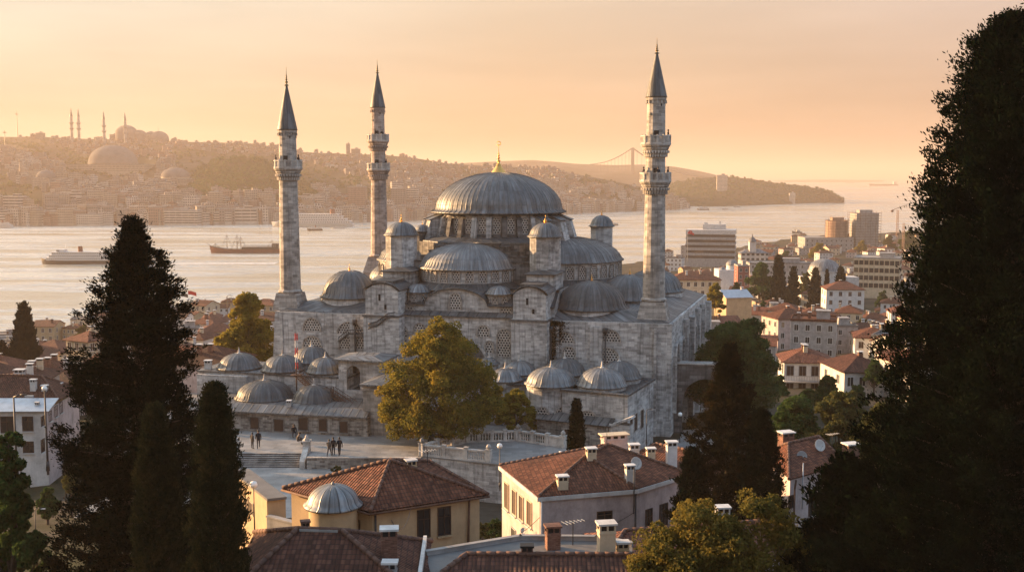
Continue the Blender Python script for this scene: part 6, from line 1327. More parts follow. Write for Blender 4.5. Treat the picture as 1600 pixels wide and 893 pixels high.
def town_house(label, loc, w, d, storeys, rz, wall, roof='hip', rmat='tile_red', cols=(3, 2), group=None, name='town_house', cat='house', chim=1, seed=0, mats=('glass', 'white'), sh=2.9, skip_low=1, lit_side='yes', win=(0.95, 1.4), balcony=None):
    rng = random.Random(seed); t = thing(name, label, cat, loc, rz, group); h = storeys * sh + 0.3
    mb = MB(); mb.box((0, 0, -3), (w, d, h + 3)); wl_ = obj('wall', mb, wall, t)
    P4 = [(-w / 2, -d / 2), (w / 2, -d / 2), (w / 2, d / 2), (-w / 2, d / 2)]
    for side, n, L in ((0, cols[0], w), (1, cols[1], d), (3, cols[1], d)):
        for s in range(storeys if skip_low == 0 else max(1, storeys)):
            for i in range(n):
                u = -L / 2 + L * (i + 0.5) / n; z = s * sh + 0.95
                if side == 0: put_window(wl_, u, -d / 2, z, 0, *win, mats)
                elif side == 1: put_window(wl_, w / 2, u, z, math.pi / 2, *win, mats)
                else: put_window(wl_, -w / 2, -u, z, -math.pi / 2, *win, mats)
    if roof == 'hip':
        rise = 0.20 * min(w, d) + 0.4; e_ = 0.45; g_ = [(x + math.copysign(e_, x), y + math.copysign(e_, y), h) for x, y in P4]
        if w >= d: a, b = (-(w - d) / 2 - 0.01, 0, h + rise), ((w - d) / 2 + 0.01, 0, h + rise); fs = [(g_[0], g_[1], b, a), (g_[1], g_[2], b), (g_[2], g_[3], a, b), (g_[3], g_[0], a)]
        else: a, b = (0, -(d - w) / 2, h + rise), (0, (d - w) / 2, h + rise); fs = [(g_[0], g_[1], a), (g_[1], g_[2], b, a), (g_[2], g_[3], b), (g_[3], g_[0], a, b)]
        mb = MB(); [mb.slabpoly(f, 0.14) for f in fs]; r_ = obj('roof', mb, rmat, t)
        zc = h + rise * 0.55
    elif roof == 'gable':
        rise = 0.16 * d + 0.4; e_ = 0.35; mb = MB(); mw = MB()
        A = [(-w / 2 - e_, -d / 2 - e_, h - .1), (w / 2 + e_, -d / 2 - e_, h - .1), (w / 2 + e_, 0, h + rise), (-w / 2 - e_, 0, h + rise)]; Bq = [(w / 2 + e_, d / 2 + e_, h - .1), (-w / 2 - e_, d / 2 + e_, h - .1), (-w / 2 - e_, 0, h + rise), (w / 2 + e_, 0, h + rise)]
        mb.slabpoly(A, 0.14); mb.slabpoly(Bq, 0.14)
        for x, s_ in ((-w / 2, -1), (w / 2, 1)): mw.face([(x, -d / 2, h - .01), (x, d / 2, h - .01), (x, 0, h + rise - .15)][::s_])
        r_ = obj('roof', mb, rmat, t); obj('gable', mw, wall, t); zc = h + rise * 0.55
    else:
        mb = MB(); mb.box((0, 0, h), (w + 0.3, d + 0.3, 0.14)); 
        for x, y, a, b in ((0, -d / 2, w + .3, .2), (0, d / 2, w + .3, .2), (-w / 2, 0, .2, d - .1), (w / 2, 0, .2, d - .1)): mb.box((x, y, h + 0.14), (a, b, 0.4))
        r_ = obj('roof', mb, rmat, t); zc = h + 0.2
        mb = MB(); mb.box((w * 0.2, d * 0.12, h + 0.15), (w * 0.3, d * 0.35, 1.9)); mb.box((w * 0.2, d * 0.12, h + 2.05), (w * 0.34, d * 0.4, 0.12)); obj('stair_hut', mb, 'greywall', r_)
    for i in range(chim):
        x, y = rng.uniform(-w * 0.36, w * 0.36), rng.uniform(-d * 0.3, d * 0.25); mb = MB(); mb.box((x, y, zc - 0.9), (0.7, 0.6, 2.1), 0, 0); mb.box((x, y, zc + 1.2), (0.55, 0.45, 0.22), 0, 2); mb.box((x, y, zc + 1.42), (0.9, 0.8, 0.1), 0, 1)
        obj('chimney', mb, [rng.choice(['offwhite', 'cream', 'brick']), 'white', 'dark'], r_)
    if balcony:
        z = balcony; mb = MB(); mb.box((0, -d / 2 - 0.7, z - 0.14), (w * 0.96, 1.3, 0.14)); mb.box((0, -d / 2 - 1.3, z + 0.95), (w * 0.96, 0.07, 0.07))
        for i in range(int(w * 2.4)): mb.box((-w * 0.47 + w * 0.94 * i / (int(w * 2.4) - 1), -d / 2 - 1.3, z), (0.05, 0.05, 0.95))
        obj('balcony', mb, 'greywall', t)
    return t
USED = []                                     # (x, y, radius) of placed buildings
def at_px(px, ybase, D):
    b = atY(px, ybase, D); return b.x, b.y
def bld(label, pxl, pxr, ytop, D, dep, rz, storeys, wall, roof, rmat='tile_red', cols=(3, 2), **kw):
    """town building from its photo extent: facade between pxl and pxr with its eaves at row ytop, D metres away"""
    s = D / FOC; w = (pxr - pxl) * s / max(0.5, math.cos(rz)); b = atY((pxl + pxr) / 2, ytop, D); g = gz(b.x, b.y + dep / 2); sh = kw.pop('sh', 2.9)
    h = storeys * sh + 0.3; z = b.z - h
    c = (b.x - math.sin(rz) * dep / 2, b.y + math.cos(rz) * dep / 2, z); USED.append((c[0], c[1], max(w, dep) * 0.6))
    t = town_house(label, c, w, dep, storeys, rz, wall, roof, rmat, cols, sh=sh, seed=int(pxl), **kw)
    if g < z - 3: mb = MB(); mb.box((0, 0, g - z - 1), (w - .05, dep - .05, z - g - 1.9)); obj('basement', mb, wall, t)
    return t
WHT = ('glass', 'white'); BRN = ('shutter', 'offwhite')
SPECIAL = []
bld('white house with a long balcony under a red hipped roof, above the olive trees', 1226, 1302, 566, 185, 8.5, -0.12, 2, 'white', 'hip', 'tile_red', (4, 3), balcony=3.0, mats=('shutter', 'greywall'), win=(1.1, 1.6), chim=2)
bld('grey rendered three-storey house with a cluttered flat roof, its left side sunlit', 1238, 1304, 502, 262, 9, -0.30, 3, 'greywall', 'flat', 'tile', (4, 3), chim=3)
bld('white house with sunlit yellow side left of the right-hand conifer', 1338, 1392, 528, 235, 8, -0.25, 2, 'white', 'hip', 'tile', (3, 2), mats=BRN, chim=2)
bld('red-brown hipped house between the balconied house and the right conifer', 1318, 1396, 580, 172, 10, 0.1, 1, 'offwhite', 'hip', 'tile_dark', (4, 2), chim=2)
bld('windowless ochre warehouse with a pale low gabled roof', 1134, 1176, 464, 330, 9, 0.22, 2, 'yellow', 'gable', 'tin', (0, 0), chim=1)
bld('cream terrace with a red mansard roof beyond the far right corner of the mosque', 1048, 1126, 437, 380, 10, -0.06, 2, 'cream', 'hip', 'tile_red', (7, 2), mats=BRN, chim=2)
bld('white house with red roof standing under the town dome', 1292, 1350, 452, 380, 10, -0.1, 3, 'white', 'hip', 'tile_red', (4, 2), mats=('glass', 'greywall'))
bld('narrow red-fronted house beside the white domed church', 1153, 1171, 416, 470, 8, 0.0, 3, 'brick_red', 'flat', 'concrete', (2, 1), chim=0)
bld('long lead-grey market building with a flat roof behind the town cypresses', 1172, 1268, 412, 560, 16, -0.05, 3, 'greywall', 'flat', 'lead_pale', (10, 2), chim=1)
bld('four-storey sunlit yellow office block with window bands', 1338, 1402, 404, 500, 17, -0.38, 4, 'cream', 'flat', 'concrete', (9, 4), sh=3.4, win=(1.6, 1.8), mats=('glass', 'shutter'), chim=0)
bld('low dark block at the foot of the scaffolded towers', 1258, 1334, 372, 950, 25, 0, 3, 'concrete', 'flat', 'concrete', (10, 3), sh=3.6, mats=('dark', 'greywall'), chim=0)
bld('sunlit left-hand villa with balconies by the quay, red hipped roof', 98, 142, 532, 215, 6, -0.5, 3, 'cream', 'hip', 'tile_red', (3, 3), balcony=3.1, mats=BRN, chim=2, sh=2.5)
bld('dark-roofed house behind the left corner house, with paired chimneys', -6, 60, 600, 138, 9, 0.12, 2, 'greywall', 'hip', 'tile_dark', (4, 2), chim=3)
bld('rose house with dark roof between corner house and left cypresses', 55, 112, 598, 150, 9, -0.1, 2, 'pink', 'hip', 'tile_dark', (3, 2), chim=2)
bld('rose-walled house with red roof left of the yellow-green tree', 296, 336, 505, 300, 9, -0.3, 2, 'pink', 'hip', 'tile_red', (3, 2), chim=2)
bld('tall narrow house with red roof near the flagpoles', 318, 344, 497, 330, 8, 0.2, 3, 'offwhite', 'hip', 'tile_red', (2, 2))
bld('pale house with red roof between big conifer and domed hall', 290, 318, 530, 240, 8, -0.2, 2, 'offwhite', 'hip', 'tile', (2, 2))
def town_office():
    D = 800; s = D / FOC; b = atY(1115, 366, D); w, dp = 35.0, 22.0; t = thing('office_block', 'white banded office block on the waterfront with a red emblem on its parapet', 'office block', (b.x, b.y + 9, b.z - 19.0), -0.22); USED.append((b.x, b.y + 9, 26))
    for i in range(5):
        mb = MB(); mb.box((0, 0, i * 3.8 - 6 * (i == 0)), (w, dp, 1.9 + 6 * (i == 0))); obj('wall_band', mb, 'greywall', t); mb = MB(); mb.box((0, 0, i * 3.8 + 1.9), (w - 0.7, dp - 0.7, 1.9)); obj('window_band', mb, 'glass', t)
    mb = MB(); mb.box((0, 0, 19), (w, dp, 3.2)); pr = obj('parapet', mb, 'offwhite', t)
    mb = MB(); mb.box((2, 2, 22.2), (16, 10, 3.6)); mb.box((6, 2, 25.8), (1, 1, 2.4)); mb.box((-4, 2, 25.8), (2.5, 2, 1.2)); obj('roof_plant', mb, 'offwhite', t)
    mb = MB(); mb.tube((-w / 2 + 3.2, -dp / 2 - 0.12, 20.6), (-w / 2 + 3.2, -dp / 2 + 0.1, 20.6), 1.25, None, 18); obj('emblem', mb, 'flag_red', pr)
    mb = MB(); [mb.box((-w / 2 + 3.2 + dx_, -dp / 2 - 0.16, 20.2 + dz_), (a, 0.06, b_)) for dx_, dz_, a, b_ in ((0, 0.1, 0.35, 0.7), (0.3, 0, 0.4, 0.3))]; obj('emblem_mark', mb, 'white', pr)
town_office()
# domed baths in the right town
b = atY(1294, 424, 470); t = thing('domed_hall', 'round hall under a broad grey lead dome among the right-hand houses', 'hall', (b.x, b.y + 6, b.z - 6)); USED.append((b.x, b.y + 6, 10))
mb = MB(); mb.lathe([(6.6, -4), (6.6, 5.6), (6.9, 5.7), (6.9, 6.0)], (0, 0, 0), 24, metres=True, smooth=False); obj('drum', mb, 'offwhite', t)
mb = MB(); mb.lathe(lathe_dome(6.5, 5.0, 0.3, 10, 1.0, 6.0), (0, 0, 0), 40, seams=40); obj('dome', mb, 'lead_pale', t)
mb = MB(); mb.box((3, 4, -6), (24, 8, 9.0)); obj('wall', mb, 'offwhite', t)
b = atY(1180, 392, 700); t = thing('ferry_house', 'small waterfront hall with a pointed clock turret and grey roof', 'pier building', (b.x, b.y + 6, b.z - 7)); USED.append((b.x, b.y, 12))
mb = MB(); mb.box((0, 0, -5), (17, 9, 10.5)); obj('wall', mb, 'f_white', t); mb = MB(); q = [(-9, -5, 5.5), (9, -5, 5.5), (4, 0, 8), (-4, 0, 8)]; q2 = [(9, 5, 5.5), (-9, 5, 5.5), (-4, 0, 8), (4, 0, 8)]
mb.slabpoly(q, .2); mb.slabpoly(q2, .2); mb.slabpoly([(9, -5, 5.5), (9, 5, 5.5), (4, 0, 8)], .2); mb.slabpoly([(-9, 5, 5.5), (-9, -5, 5.5), (-4, 0, 8)], .2); obj('roof', mb, 'lead_pale', t)
mb = MB(); mb.box((-1, -1.5, 5), (4, 4, 7.5)); tw = obj('turret', mb, 'offwhite', t); mb = MB(); mb.lathe([(2.7, 12.5), (2.4, 13.6), (1.6, 14.8), (0.6, 15.6), (0.12, 17.6)], (-1, -1.5, 0), 16, seams=16); obj('turret_roof', mb, 'lead', tw)
b = atY(1142, 420, 500); t = thing('church', 'white church with little lead domes left of the red-fronted house', 'church', (b.x, b.y + 5, b.z - 6)); USED.append((b.x, b.y + 5, 8))
mb = MB(); mb.box((0, 0, -4), (11, 12, 9.5)); mb.lathe([(2.6, 5.4), (2.6, 7.6)], (1.5, 0, 0), 12); obj('wall', mb, 'white', t)
for c, r in (((1.5, 0, 7.6), 2.7), ((-3.4, -3, 5.5), 1.6), ((4, -3.5, 5.5), 1.4)): mb = MB(); mb.lathe(lathe_dome(r, r * 0.8, 0.2, 8), c, 20, seams=16); obj('dome', mb, 'lead_pale', t)
# scaffolded towers
def scaffold_tower(label, px, ytop, D, w, h, round_, mat, crown):
    b = atY(px, ytop, D); t = thing('scaffolded_tower', label, 'tower', (b.x, b.y + w / 2, b.z - h)); mb = MB(); USED.append((b.x, b.y + w / 2, w))
    if round_: mb.lathe([(w * 0.46, -4), (w * 0.46, h)], (0, 0, 0), 16, metres=True, smooth=False)
    else: mb.box((0, 0, -4), (w * 0.86, w * 0.86, h + 4))
    obj('core', mb, mat, t); mb = MB(); n = max(6, int(h / 2.2)); R_ = w * 0.5
    for i in range(n + 1):
        z = h * i / n
        if round_:
            for j in range(16): a0_, a1_ = math.pi * j / 8, math.pi * (j + 1) / 8; mb.tube((R_ * math.cos(a0_), R_ * math.sin(a0_), z), (R_ * math.cos(a1_), R_ * math.sin(a1_), z), 0.13, None, 4, caps=False)
        else:
            for (x0, y0), (x1, y1) in zip(((-R_, -R_), (R_, -R_), (R_, R_), (-R_, R_)), ((R_, -R_), (R_, R_), (-R_, R_), (-R_, -R_))): mb.tube((x0, y0, z), (x1, y1, z), 0.14, None, 4, caps=False)
    for j in range(12):
        if round_: x, y = R_ * math.cos(math.pi * j / 6), R_ * math.sin(math.pi * j / 6)
        else: k_ = j % 6; x, y = -R_ + 2 * R_ * k_ / 5, (-R_ if j < 6 else R_)
        mb.tube((x, y, -3), (x, y, h + 1.8), 0.12, None, 4, caps=False)
    obj('scaffolding', mb, 'rust', t); mb = MB()
    for i in range(6 if crown else 3): a = i * 1.05; mb.tube((w * 0.3 * math.cos(a), w * 0.3 * math.sin(a), h), (w * 0.3 * math.cos(a), w * 0.3 * math.sin(a), h + (4.5 if crown else 2.5)), 0.2, 0.1, 5)
    mb.box((0, 0, h), (w * 0.5, w * 0.4, 2.6)); obj('roof_plant', mb, 'orange_net' if crown else 'concrete', t); return t
scaffold_tower('shorter rounded tower wrapped in orange netting and scaffolding', 1313, 345, 950, 20, 14, True, 'orange_net', True)
scaffold_tower('tall dark tower under scaffolding near the shore', 1357, 333, 950, 22, 29, False, 'concrete', False)
for k_, (px, yt, yb, D, lab) in enumerate(((1401, 328, 384, 900, 'slim tower crane nearest the tall scaffolded tower'), (1411, 348, 386, 860, 'lower tower crane with a crossed jib by the right conifer'))):
    b, tp = atY(px, yb, D), atY(px, yt, D); h = tp.z - b.z; t = thing('tower_crane', lab, 'crane', (b.x, b.y, b.z - 3)); mb = MB(); h += 3
    for sx_, sy_ in ((-.6, -.6), (.6, -.6), (.6, .6), (-.6, .6)): mb.tube((sx_, sy_, 0), (sx_, sy_, h), 0.16, None, 4)
    for i in range(int(h / 2)): mb.tube((-.6, -.6, 2 * i), (.6, -.6, 2 * i + 2), 0.1, None, 4)
    obj('mast', mb, 'orange_net', t); mb = MB(); zz = h * (0.99 if k_ == 0 else 0.62); mb.tube((-5, 0, zz), (9, 2, zz + (5 if k_ == 0 else 0)), 0.3, 0.2, 4); mb.box((-4.5, 0, zz - 1.4), (1.8, 1.2, 1.4)); obj('jib', mb, 'rust', t)
# random fill, away from what is already built -----------------------------------
LAND = [('the yellow office block', 1380, 430), ('the town dome', 1295, 412), ('the grey three-storey house', 1268, 520), ('the balconied white house', 1268, 575), ('the ochre warehouse', 1153, 478), ('the red mansard terrace', 1085, 430), ('the banded office block', 1120, 375), ('the lead-grey market', 1220, 420), ('the scaffolded towers', 1335, 360), ('the tall town cypress', 1215, 445), ('the round dark tree', 1152, 530), ('the right minaret', 1022, 430), ('the right-hand conifer', 1440, 470),
        ('the left cypress by the quay', 40, 520), ('the sunlit quay villa', 115, 560), ('the big ragged conifer', 205, 500), ('the flagpoles', 296, 480), ('the yellow-green tree', 384, 510), ('the grey corner house', 50, 640), ('the white house under the dome', 1320, 462), ('the right-hand white house with sunlit side', 1362, 535)]
SEEN_LABELS = {}
def place_words(px, py, k=0):
    L = sorted(LAND, key=lambda l: (l[1] - px) ** 2 + 2.2 * (l[2] - py) ** 2)[k]; dx_, dy_ = px - L[1], py - L[2]; dist = math.hypot(dx_, dy_)
    near = 'close ' if dist < 22 else ('' if dist < 55 else 'well ')
    if abs(dx_) > abs(dy_) * 1.2: return near + ('right of ' if dx_ > 0 else 'left of ') + L[0]
    return near + ('below ' if dy_ > 0 else 'above ') + L[0]
def uniq(look, px, py):
    for k in range(3):
        s = look + ' ' + place_words(px, py, k)
        if s not in SEEN_LABELS: break
    if s in SEEN_LABELS:
        s1 = look + ' ' + place_words(px, py, 0)
        for w_ in ('taller ', 'squat ', 'narrow ', 'weathered ', 'small ', 'plain '):
            if w_ + s1 not in SEEN_LABELS: s = w_ + s1; break
    SEEN_LABELS[s] = 1; return s
PROT = {}
def fill_house(i, x, y, z, rz, rng):
    wall = rng.choice(['white', 'offwhite', 'cream', 'pink', 'greywall', 'yellow', 'offwhite', 'cream']); rf = rng.choice(['hip', 'hip', 'hip', 'gable', 'flat']); rm = {'flat': 'flatroof'}.get(rf, rng.choice(['tile_red', 'tile', 'tile', 'tile_dark'])); stz = rng.choice([2, 2, 3, 3]) if y > 250 else 2
    key = (wall, rf, rm, stz); px, py = pix((x, y, z + 5))
    look = {'white': 'white', 'offwhite': 'off-white', 'cream': 'cream', 'pink': 'rose', 'greywall': 'grey', 'yellow': 'ochre'}[wall] + ' ' + {2: 'two-storey', 3: 'three-storey'}[stz] + ' house, ' + {'tile_red': 'red tiled', 'tile': 'brown-red tiled', 'tile_dark': 'dark tiled', 'flatroof': 'flat grey'}[rm] + ' roof,'
    lab = uniq(look, px, py); g_ = 'houses of the town on the right' if px > 700 else 'houses between the mosque and the left quay'
    if key not in PROT:
        w, d = rng.uniform(8, 12), rng.uniform(7.5, 10); PROT[key] = town_house(lab, (x, y, z), w, d, stz, rz, wall, rf, rm, (max(2, int(w / 2.6)), max(2, int(d / 3))), group=g_, chim=rng.choice([1, 2, 2]), seed=i, mats=rng.choice([WHT, BRN]))
        return
    dup(PROT[key], (x, y, z), rz, rng.uniform(0.85, 1.05) if y < 300 else rng.uniform(0.66, 0.9), lab, g_)
rg = random.Random(21); PROTECT = [(1226, 545, 1302, 612, 185), (1226, 490, 1306, 548, 262), (1338, 520, 1392, 550, 235), (1134, 458, 1176, 497, 330), (1338, 395, 1422, 462, 500), (1292, 440, 1350, 478, 380), (1270, 400, 1320, 424, 470), (1048, 425, 1126, 452, 380), (84, 525, 142, 590, 215), (1172, 404, 1268, 425, 560), (1078, 348, 1164, 392, 800)]
cnt = 0
for i in range(9000):
    if cnt >= 283: break
    if rg.random() < 0.78: px, D = rg.uniform(1010, 1470), 170 * (1150 / 170) ** (rg.random() ** 0.9)
    else: px, D = rg.uniform(-40, 430), rg.uniform(150, 520)
    u = (px - 800) / FOC; sh = lerp_tab(u, SHORE)
    if D > sh - (30 if u < 0 else 22): continue
    x, y = u * D, D; rad = 6.0 if D < 300 else 5.2
    if any((x - a) ** 2 + (y - b_) ** 2 < (rad + r_) ** 2 * 0.80 for a, b_, r_ in USED): continue
    lo = w2loc((x, y, 0))
    if -36 < lo.x < 37 and -20 < lo.y < 48: continue
    z = min(terrain(x, y), terrain(x + 4, y + 4), terrain(x - 4, y - 4)) - 0.2; tx, ty = pix((x, y, z + 9)); bx, by = pix((x, y, z))
    if any(p[0] - 14 < px < p[2] + 14 and ty < p[3] and by > p[1] + 6 and D < p[4] for p in PROTECT): continue
    if px > 700 and D < 210 and px < 1210: continue
    USED.append((x, y, rad)); cnt += 1; fill_house(i, x, y, z, rg.choice([0, 1.57, -1.57]) * 0 + rg.uniform(-0.55, 0.4), rg)
# ---------------------------------------------------------------- street furniture
def lamp(label, px, ytop, ybase, D, kind='globe', name='street_lamp', group=None):
    b, tp = atY(px, ybase, D), atY(px, ytop, D); h = tp.z - b.z; t = thing(name, label, 'street lamp', b, 0, group); mb = MB(); r = max(0.04, 0.012 * h)
    mb.tube((0, 0, -0.4), (0, 0, h), r * 1.3, r * 0.8, 8); mb.tube((0, 0, 0), (0, 0, h * 0.12), r * 2.2, r * 1.6, 8); obj('post', mb, 'iron', t); mb = MB()
    if kind == 'globe': mb.lathe([(0.02, 0), (0.2, 0.06), (0.27, 0.24), (0.2, 0.43), (0.02, 0.5)], (0, 0, h), 14); obj('globe', mb, 'lamp_glass', t)
    else:
        mb.polytube([(0, 0, h), (h * 0.08, 0, h * 1.03), (h * 0.16, 0, h * 1.03)], r * 0.8, 6); obj('arm', mb, 'iron', t); mb = MB(); mb.box((h * 0.19, 0, h * 1.0), (h * 0.1, h * 0.03, h * 0.02)); obj('lamp_head', mb, 'tin', t)
    return t
lamp('white globe lamp on a dark post at the front corner of the terrace', 781, 700, 760, 104)
lamp('low white globe lamp at the back of the terrace', 876, 712, 740, 105)
lamp('arched street lamp before the narrow windows of the right annex', 1010, 640, 692, 121, 'arm')
lamp('street lamp in the lane right of the mosque', 1062, 650, 696, 132, 'globe')
lamp('lamp post rising beside the rose wall of the corner house', 75, 610, 735, 112, 'globe')
lamp('leaning lamp post in front of the grey corner house', 27, 620, 745, 100, 'arm')
lamp('lamp on a post beside the sunlit garden house', 398, 762, 835, 74, 'globe')
lamp('post with a white notice at the lower left path', 57, 795, 862, 88, 'arm')
for lab, px, yt, yb, D in (('tall quay lamp between cypress and sunlit villa', 67, 506, 545, 420), ('quay lamp above the roof of the sunlit villa', 121, 494, 530, 440), ('quay lamp right of the flagpoles', 356, 462, 500, 480), ('slim lamp left of the yellow-green tree', 322, 470, 500, 470), ('quay lamp by the stumpy cypress at the left edge', 13, 524, 560, 380)): lamp(lab, px, yt, yb, D, 'arm', group='lamps along the left quay')
def flagpole(label, px, ytop, ybase, D, mat, fw=2.2):
    b, tp = atY(px, ybase, D), atY(px, ytop, D); h = tp.z - b.z; t = thing('flagpole', label, 'flagpole', b); mb = MB(); mb.tube((0, 0, -3), (0, 0, h), 0.12, 0.07, 6); obj('pole', mb, 'offwhite', t); mb = MB()
    n = 8; pts = [(fw * i / n, 0.18 * math.sin(i * 1.1) * (i / n), -0.25 * fw * (i / n) ** 2) for i in range(n + 1)]
    for a, c in zip(pts[:-1], pts[1:]): mb.face([(a[0], a[1], h - 1.3 + a[2]), (c[0], c[1], h - 1.3 + c[2]), (c[0], c[1], h + c[2]), (a[0], a[1], h + a[2])]); mb.face([(a[0], a[1] + .02, h - 1.3 + a[2]), (a[0], a[1] + .02, h + a[2]), (c[0], c[1] + .02, h + c[2]), (c[0], c[1] + .02, h - 1.3 + c[2])])
    obj('flag', mb, mat, t)
flagpole('flagpole flying a red flag by the left quay', 295, 454, 505, 400, 'flag_red', 3.0); flagpole('shorter pole with a dark flag left of the red-flag pole', 284, 457, 500, 400, 'iron', 2.4); flagpole('small red flag on a roof left of the banded office block', 1074, 362, 400, 700, 'flag_red', 4.0)
def dish(label, px, py, D, r, rz=0.0, mat='offwhite'):
    c = atY(px, py, D); t = thing('satellite_dish', label, 'satellite dish', (c.x, c.y, c.z - r * 1.7), rz); mb = MB(); mb.tube((0, 0.12, -0.25), (0, 0.12, r * 1.7), 0.03, None, 6); obj('mount', mb, 'iron', t)
    mb = MB(); mb.lathe([(0.01, 0), (r * 0.4, r * 0.05), (r * 0.75, r * 0.16), (r, r * 0.3), (r * 0.99, r * 0.32), (r * 0.74, r * 0.19), (r * 0.4, r * 0.08), (0.01, r * 0.03)], (0, 0, 0), 24); mb.xform(Matrix.Translation((0, 0.1, r * 1.7)) @ Matrix.Rotation(R(68), 4, 'X')); obj('reflector', mb, mat, t)
    mb = MB(); mb.tube((0, 0, r * 0.8), (0, -r * 0.75, r * 1.9), 0.015, None, 5); mb.tube((0, -r * 0.75, r * 1.85), (0, -r * 0.62, r * 1.95), 0.05, None, 6); obj('feed_arm', mb, 'tin', t)
dish('big white satellite dish on the pink house ridge', 994, 724, 79.0, 0.46, 0.5); dish('greyish satellite dish, lower of two on the patched roof', 1253, 713, 81.5, 0.40, 0.1, 'greywall'); dish('whiter satellite dish beside the small chimney on the patched roof', 1281, 696, 83, 0.46, 0.4); dish('small white dish behind the ridge of the ochre house', 616, 722, 69.5, 0.22, 0.6); dish('small dish on the wall of the pink house, low at its left corner', 817, 829, 76, 0.24, -0.6)
# ---------------------------------------------------------------- people
def body_mesh(joints, edges, rad):
    me = bpy.data.meshes.new('body'); me.from_pydata(joints, edges, []); o = bpy.data.objects.new('tmp_body', me); COL.objects.link(o)
    m1 = o.modifiers.new('s', 'SKIN'); sv = me.skin_vertices[0].data
    for i, r in enumerate(rad): sv[i].radius = (r if isinstance(r, tuple) else (r, r))
    sv[0].use_root = True; m1.use_smooth_shade = True; m2 = o.modifiers.new('u', 'SUBSURF'); m2.levels = 2
    dg = bpy.context.evaluated_depsgraph_get(); out = bpy.data.meshes.new_from_object(o.evaluated_get(dg)); bpy.data.objects.remove(o); return out
def person_mesh(pose):
    s = {'stand': dict(f=(0.0, 0.0), k=(0, 0), arm=0.06), 'walk': dict(f=(0.32, -0.30), k=(0.10, 0.06), arm=0.22)}.get(pose)
    if pose in ('stand', 'walk'):
        J = [(0, 0, 0.95), (0, 0, 1.15), (0, 0.01, 1.36), (0, 0.0, 1.50), (0, -0.015, 1.60), (0, -0.02, 1.72)]; r = [0.155, 0.145, 0.165, 0.06, 0.085, 0.075]; E = [(0, 1), (1, 2), (2, 3), (3, 4), (4, 5)]
        for sg, ft, kn, ar in ((-1, s['f'][0], s['k'][0], -s['arm']), (1, s['f'][1], s['k'][1], s['arm'])):
            i = len(J); J += [(sg * 0.09, -0.01, 0.86), (sg * 0.10, -ft * 0.5 - kn * 0.5, 0.48), (sg * 0.10, -ft + kn * 0.6, 0.09 + abs(kn) * 0.2), (sg * 0.11, -ft - 0.15 + kn * 0.6, 0.04 + abs(kn) * 0.1)]; r += [0.095, 0.065, 0.045, 0.04]; E += [(0, i), (i, i + 1), (i + 1, i + 2), (i + 2, i + 3)]
            i = len(J); J += [(sg * 0.19, 0.01, 1.40), (sg * 0.24, 0.02 - ar * 0.4, 1.13), (sg * 0.23, -0.05 - ar, 0.90), (sg * 0.225, -0.08 - ar * 1.1, 0.81)]; r += [0.075, 0.055, 0.042, 0.035]; E += [(2, i), (i, i + 1), (i + 1, i + 2), (i + 2, i + 3)]
        hz = 1.56
    else:                                          # sitting low / crouching with bent back
        J = [(0, 0.12, 0.42), (0, 0.06, 0.62), (0, -0.04, 0.82), (0, -0.12, 0.95), (0, -0.16, 1.04), (0, -0.18, 1.15)]; r = [0.16, 0.15, 0.165, 0.06, 0.085, 0.075]; E = [(0, 1), (1, 2), (2, 3), (3, 4), (4, 5)]
        for sg in (-1, 1):
            i = len(J); J += [(sg * 0.11, 0.06, 0.40), (sg * 0.15, -0.36, 0.50), (sg * 0.14, -0.30, 0.09), (sg * 0.14, -0.46, 0.04)]; r += [0.09, 0.07, 0.045, 0.04]; E += [(0, i), (i, i + 1), (i + 1, i + 2), (i + 2, i + 3)]
            i = len(J); J += [(sg * 0.19, -0.04, 0.85), (sg * 0.23, -0.18, 0.64), (sg * 0.17, -0.38, 0.60), (sg * 0.15, -0.45, 0.56)]; r += [0.075, 0.055, 0.042, 0.035]; E += [(2, i), (i, i + 1), (i + 1, i + 2), (i + 2, i + 3)]
        hz = 1.0
    me = body_mesh(J, E, r); return me, J, hz
PMESH = {}
def person(label, loc, rz, pose='stand', coat='coat', trous='trousers', scale=1.0, group=None):
    key = (pose, coat, trous)
    if key not in PMESH:
        me, J, hz = person_mesh(pose)
        for m_ in (coat, trous, 'skin'): me.materials.append(M[m_])
        hand = [Vector(J[13]), Vector(J[-1])] if len(J) > 13 else []
        for p in me.polygons:
            c = p.center; low = c.z < (0.80 if pose != 'sit' else 0.5)
            arm = abs(c.x) > 0.165 and c.z > 0.75 and pose != 'sit'
            p.material_index = 2 if (c.z > hz - 0.03) else (1 if (low and not arm) else 0)
            if pose == 'sit' and c.z < 0.56 and (c.y < 0.02): p.material_index = 1
            if any((c - h_).length < 0.06 for h_ in (Vector(J[9]), Vector(J[-1]))) and pose != 'sit': p.material_index = 2
        hd = J[5]; mb = MB(); mb.lathe([(0.088, -0.10), (0.100, 0.0), (0.092, 0.05), (0.055, 0.095), (0.005, 0.105)], (hd[0], hd[1] + 0.022, hd[2] - 0.02), 12, sy=1.1)
        hm_ = mb.mesh('hair'); hm_.materials.append(M['hair']); PMESH[key] = (me, hm_)
    o = bpy.data.objects.new('person', PMESH[key][0]); COL.objects.link(o); o.location = loc; o.rotation_euler = (0, 0, rz); o.scale = (scale,) * 3; tag(o, label, 'person', group)
    h_ = bpy.data.objects.new('hair', PMESH[key][1]); COL.objects.link(h_); h_.parent = o
    return o
def pp(px, py, z=0.0): v = atz(px, py, z); return (v.x, v.y, z)
person('shorter person in dark coat, left of the pair standing near the steps', pp(394.5, 700.5), 2.6, 'stand', 'coat_grey', 'trousers', 1.02, 'visitors on the plaza'); person('taller person in black coat, right of the pair near the steps', pp(404, 700), 3.4, 'walk', 'coat', 'trousers', 1.15, 'visitors on the plaza')
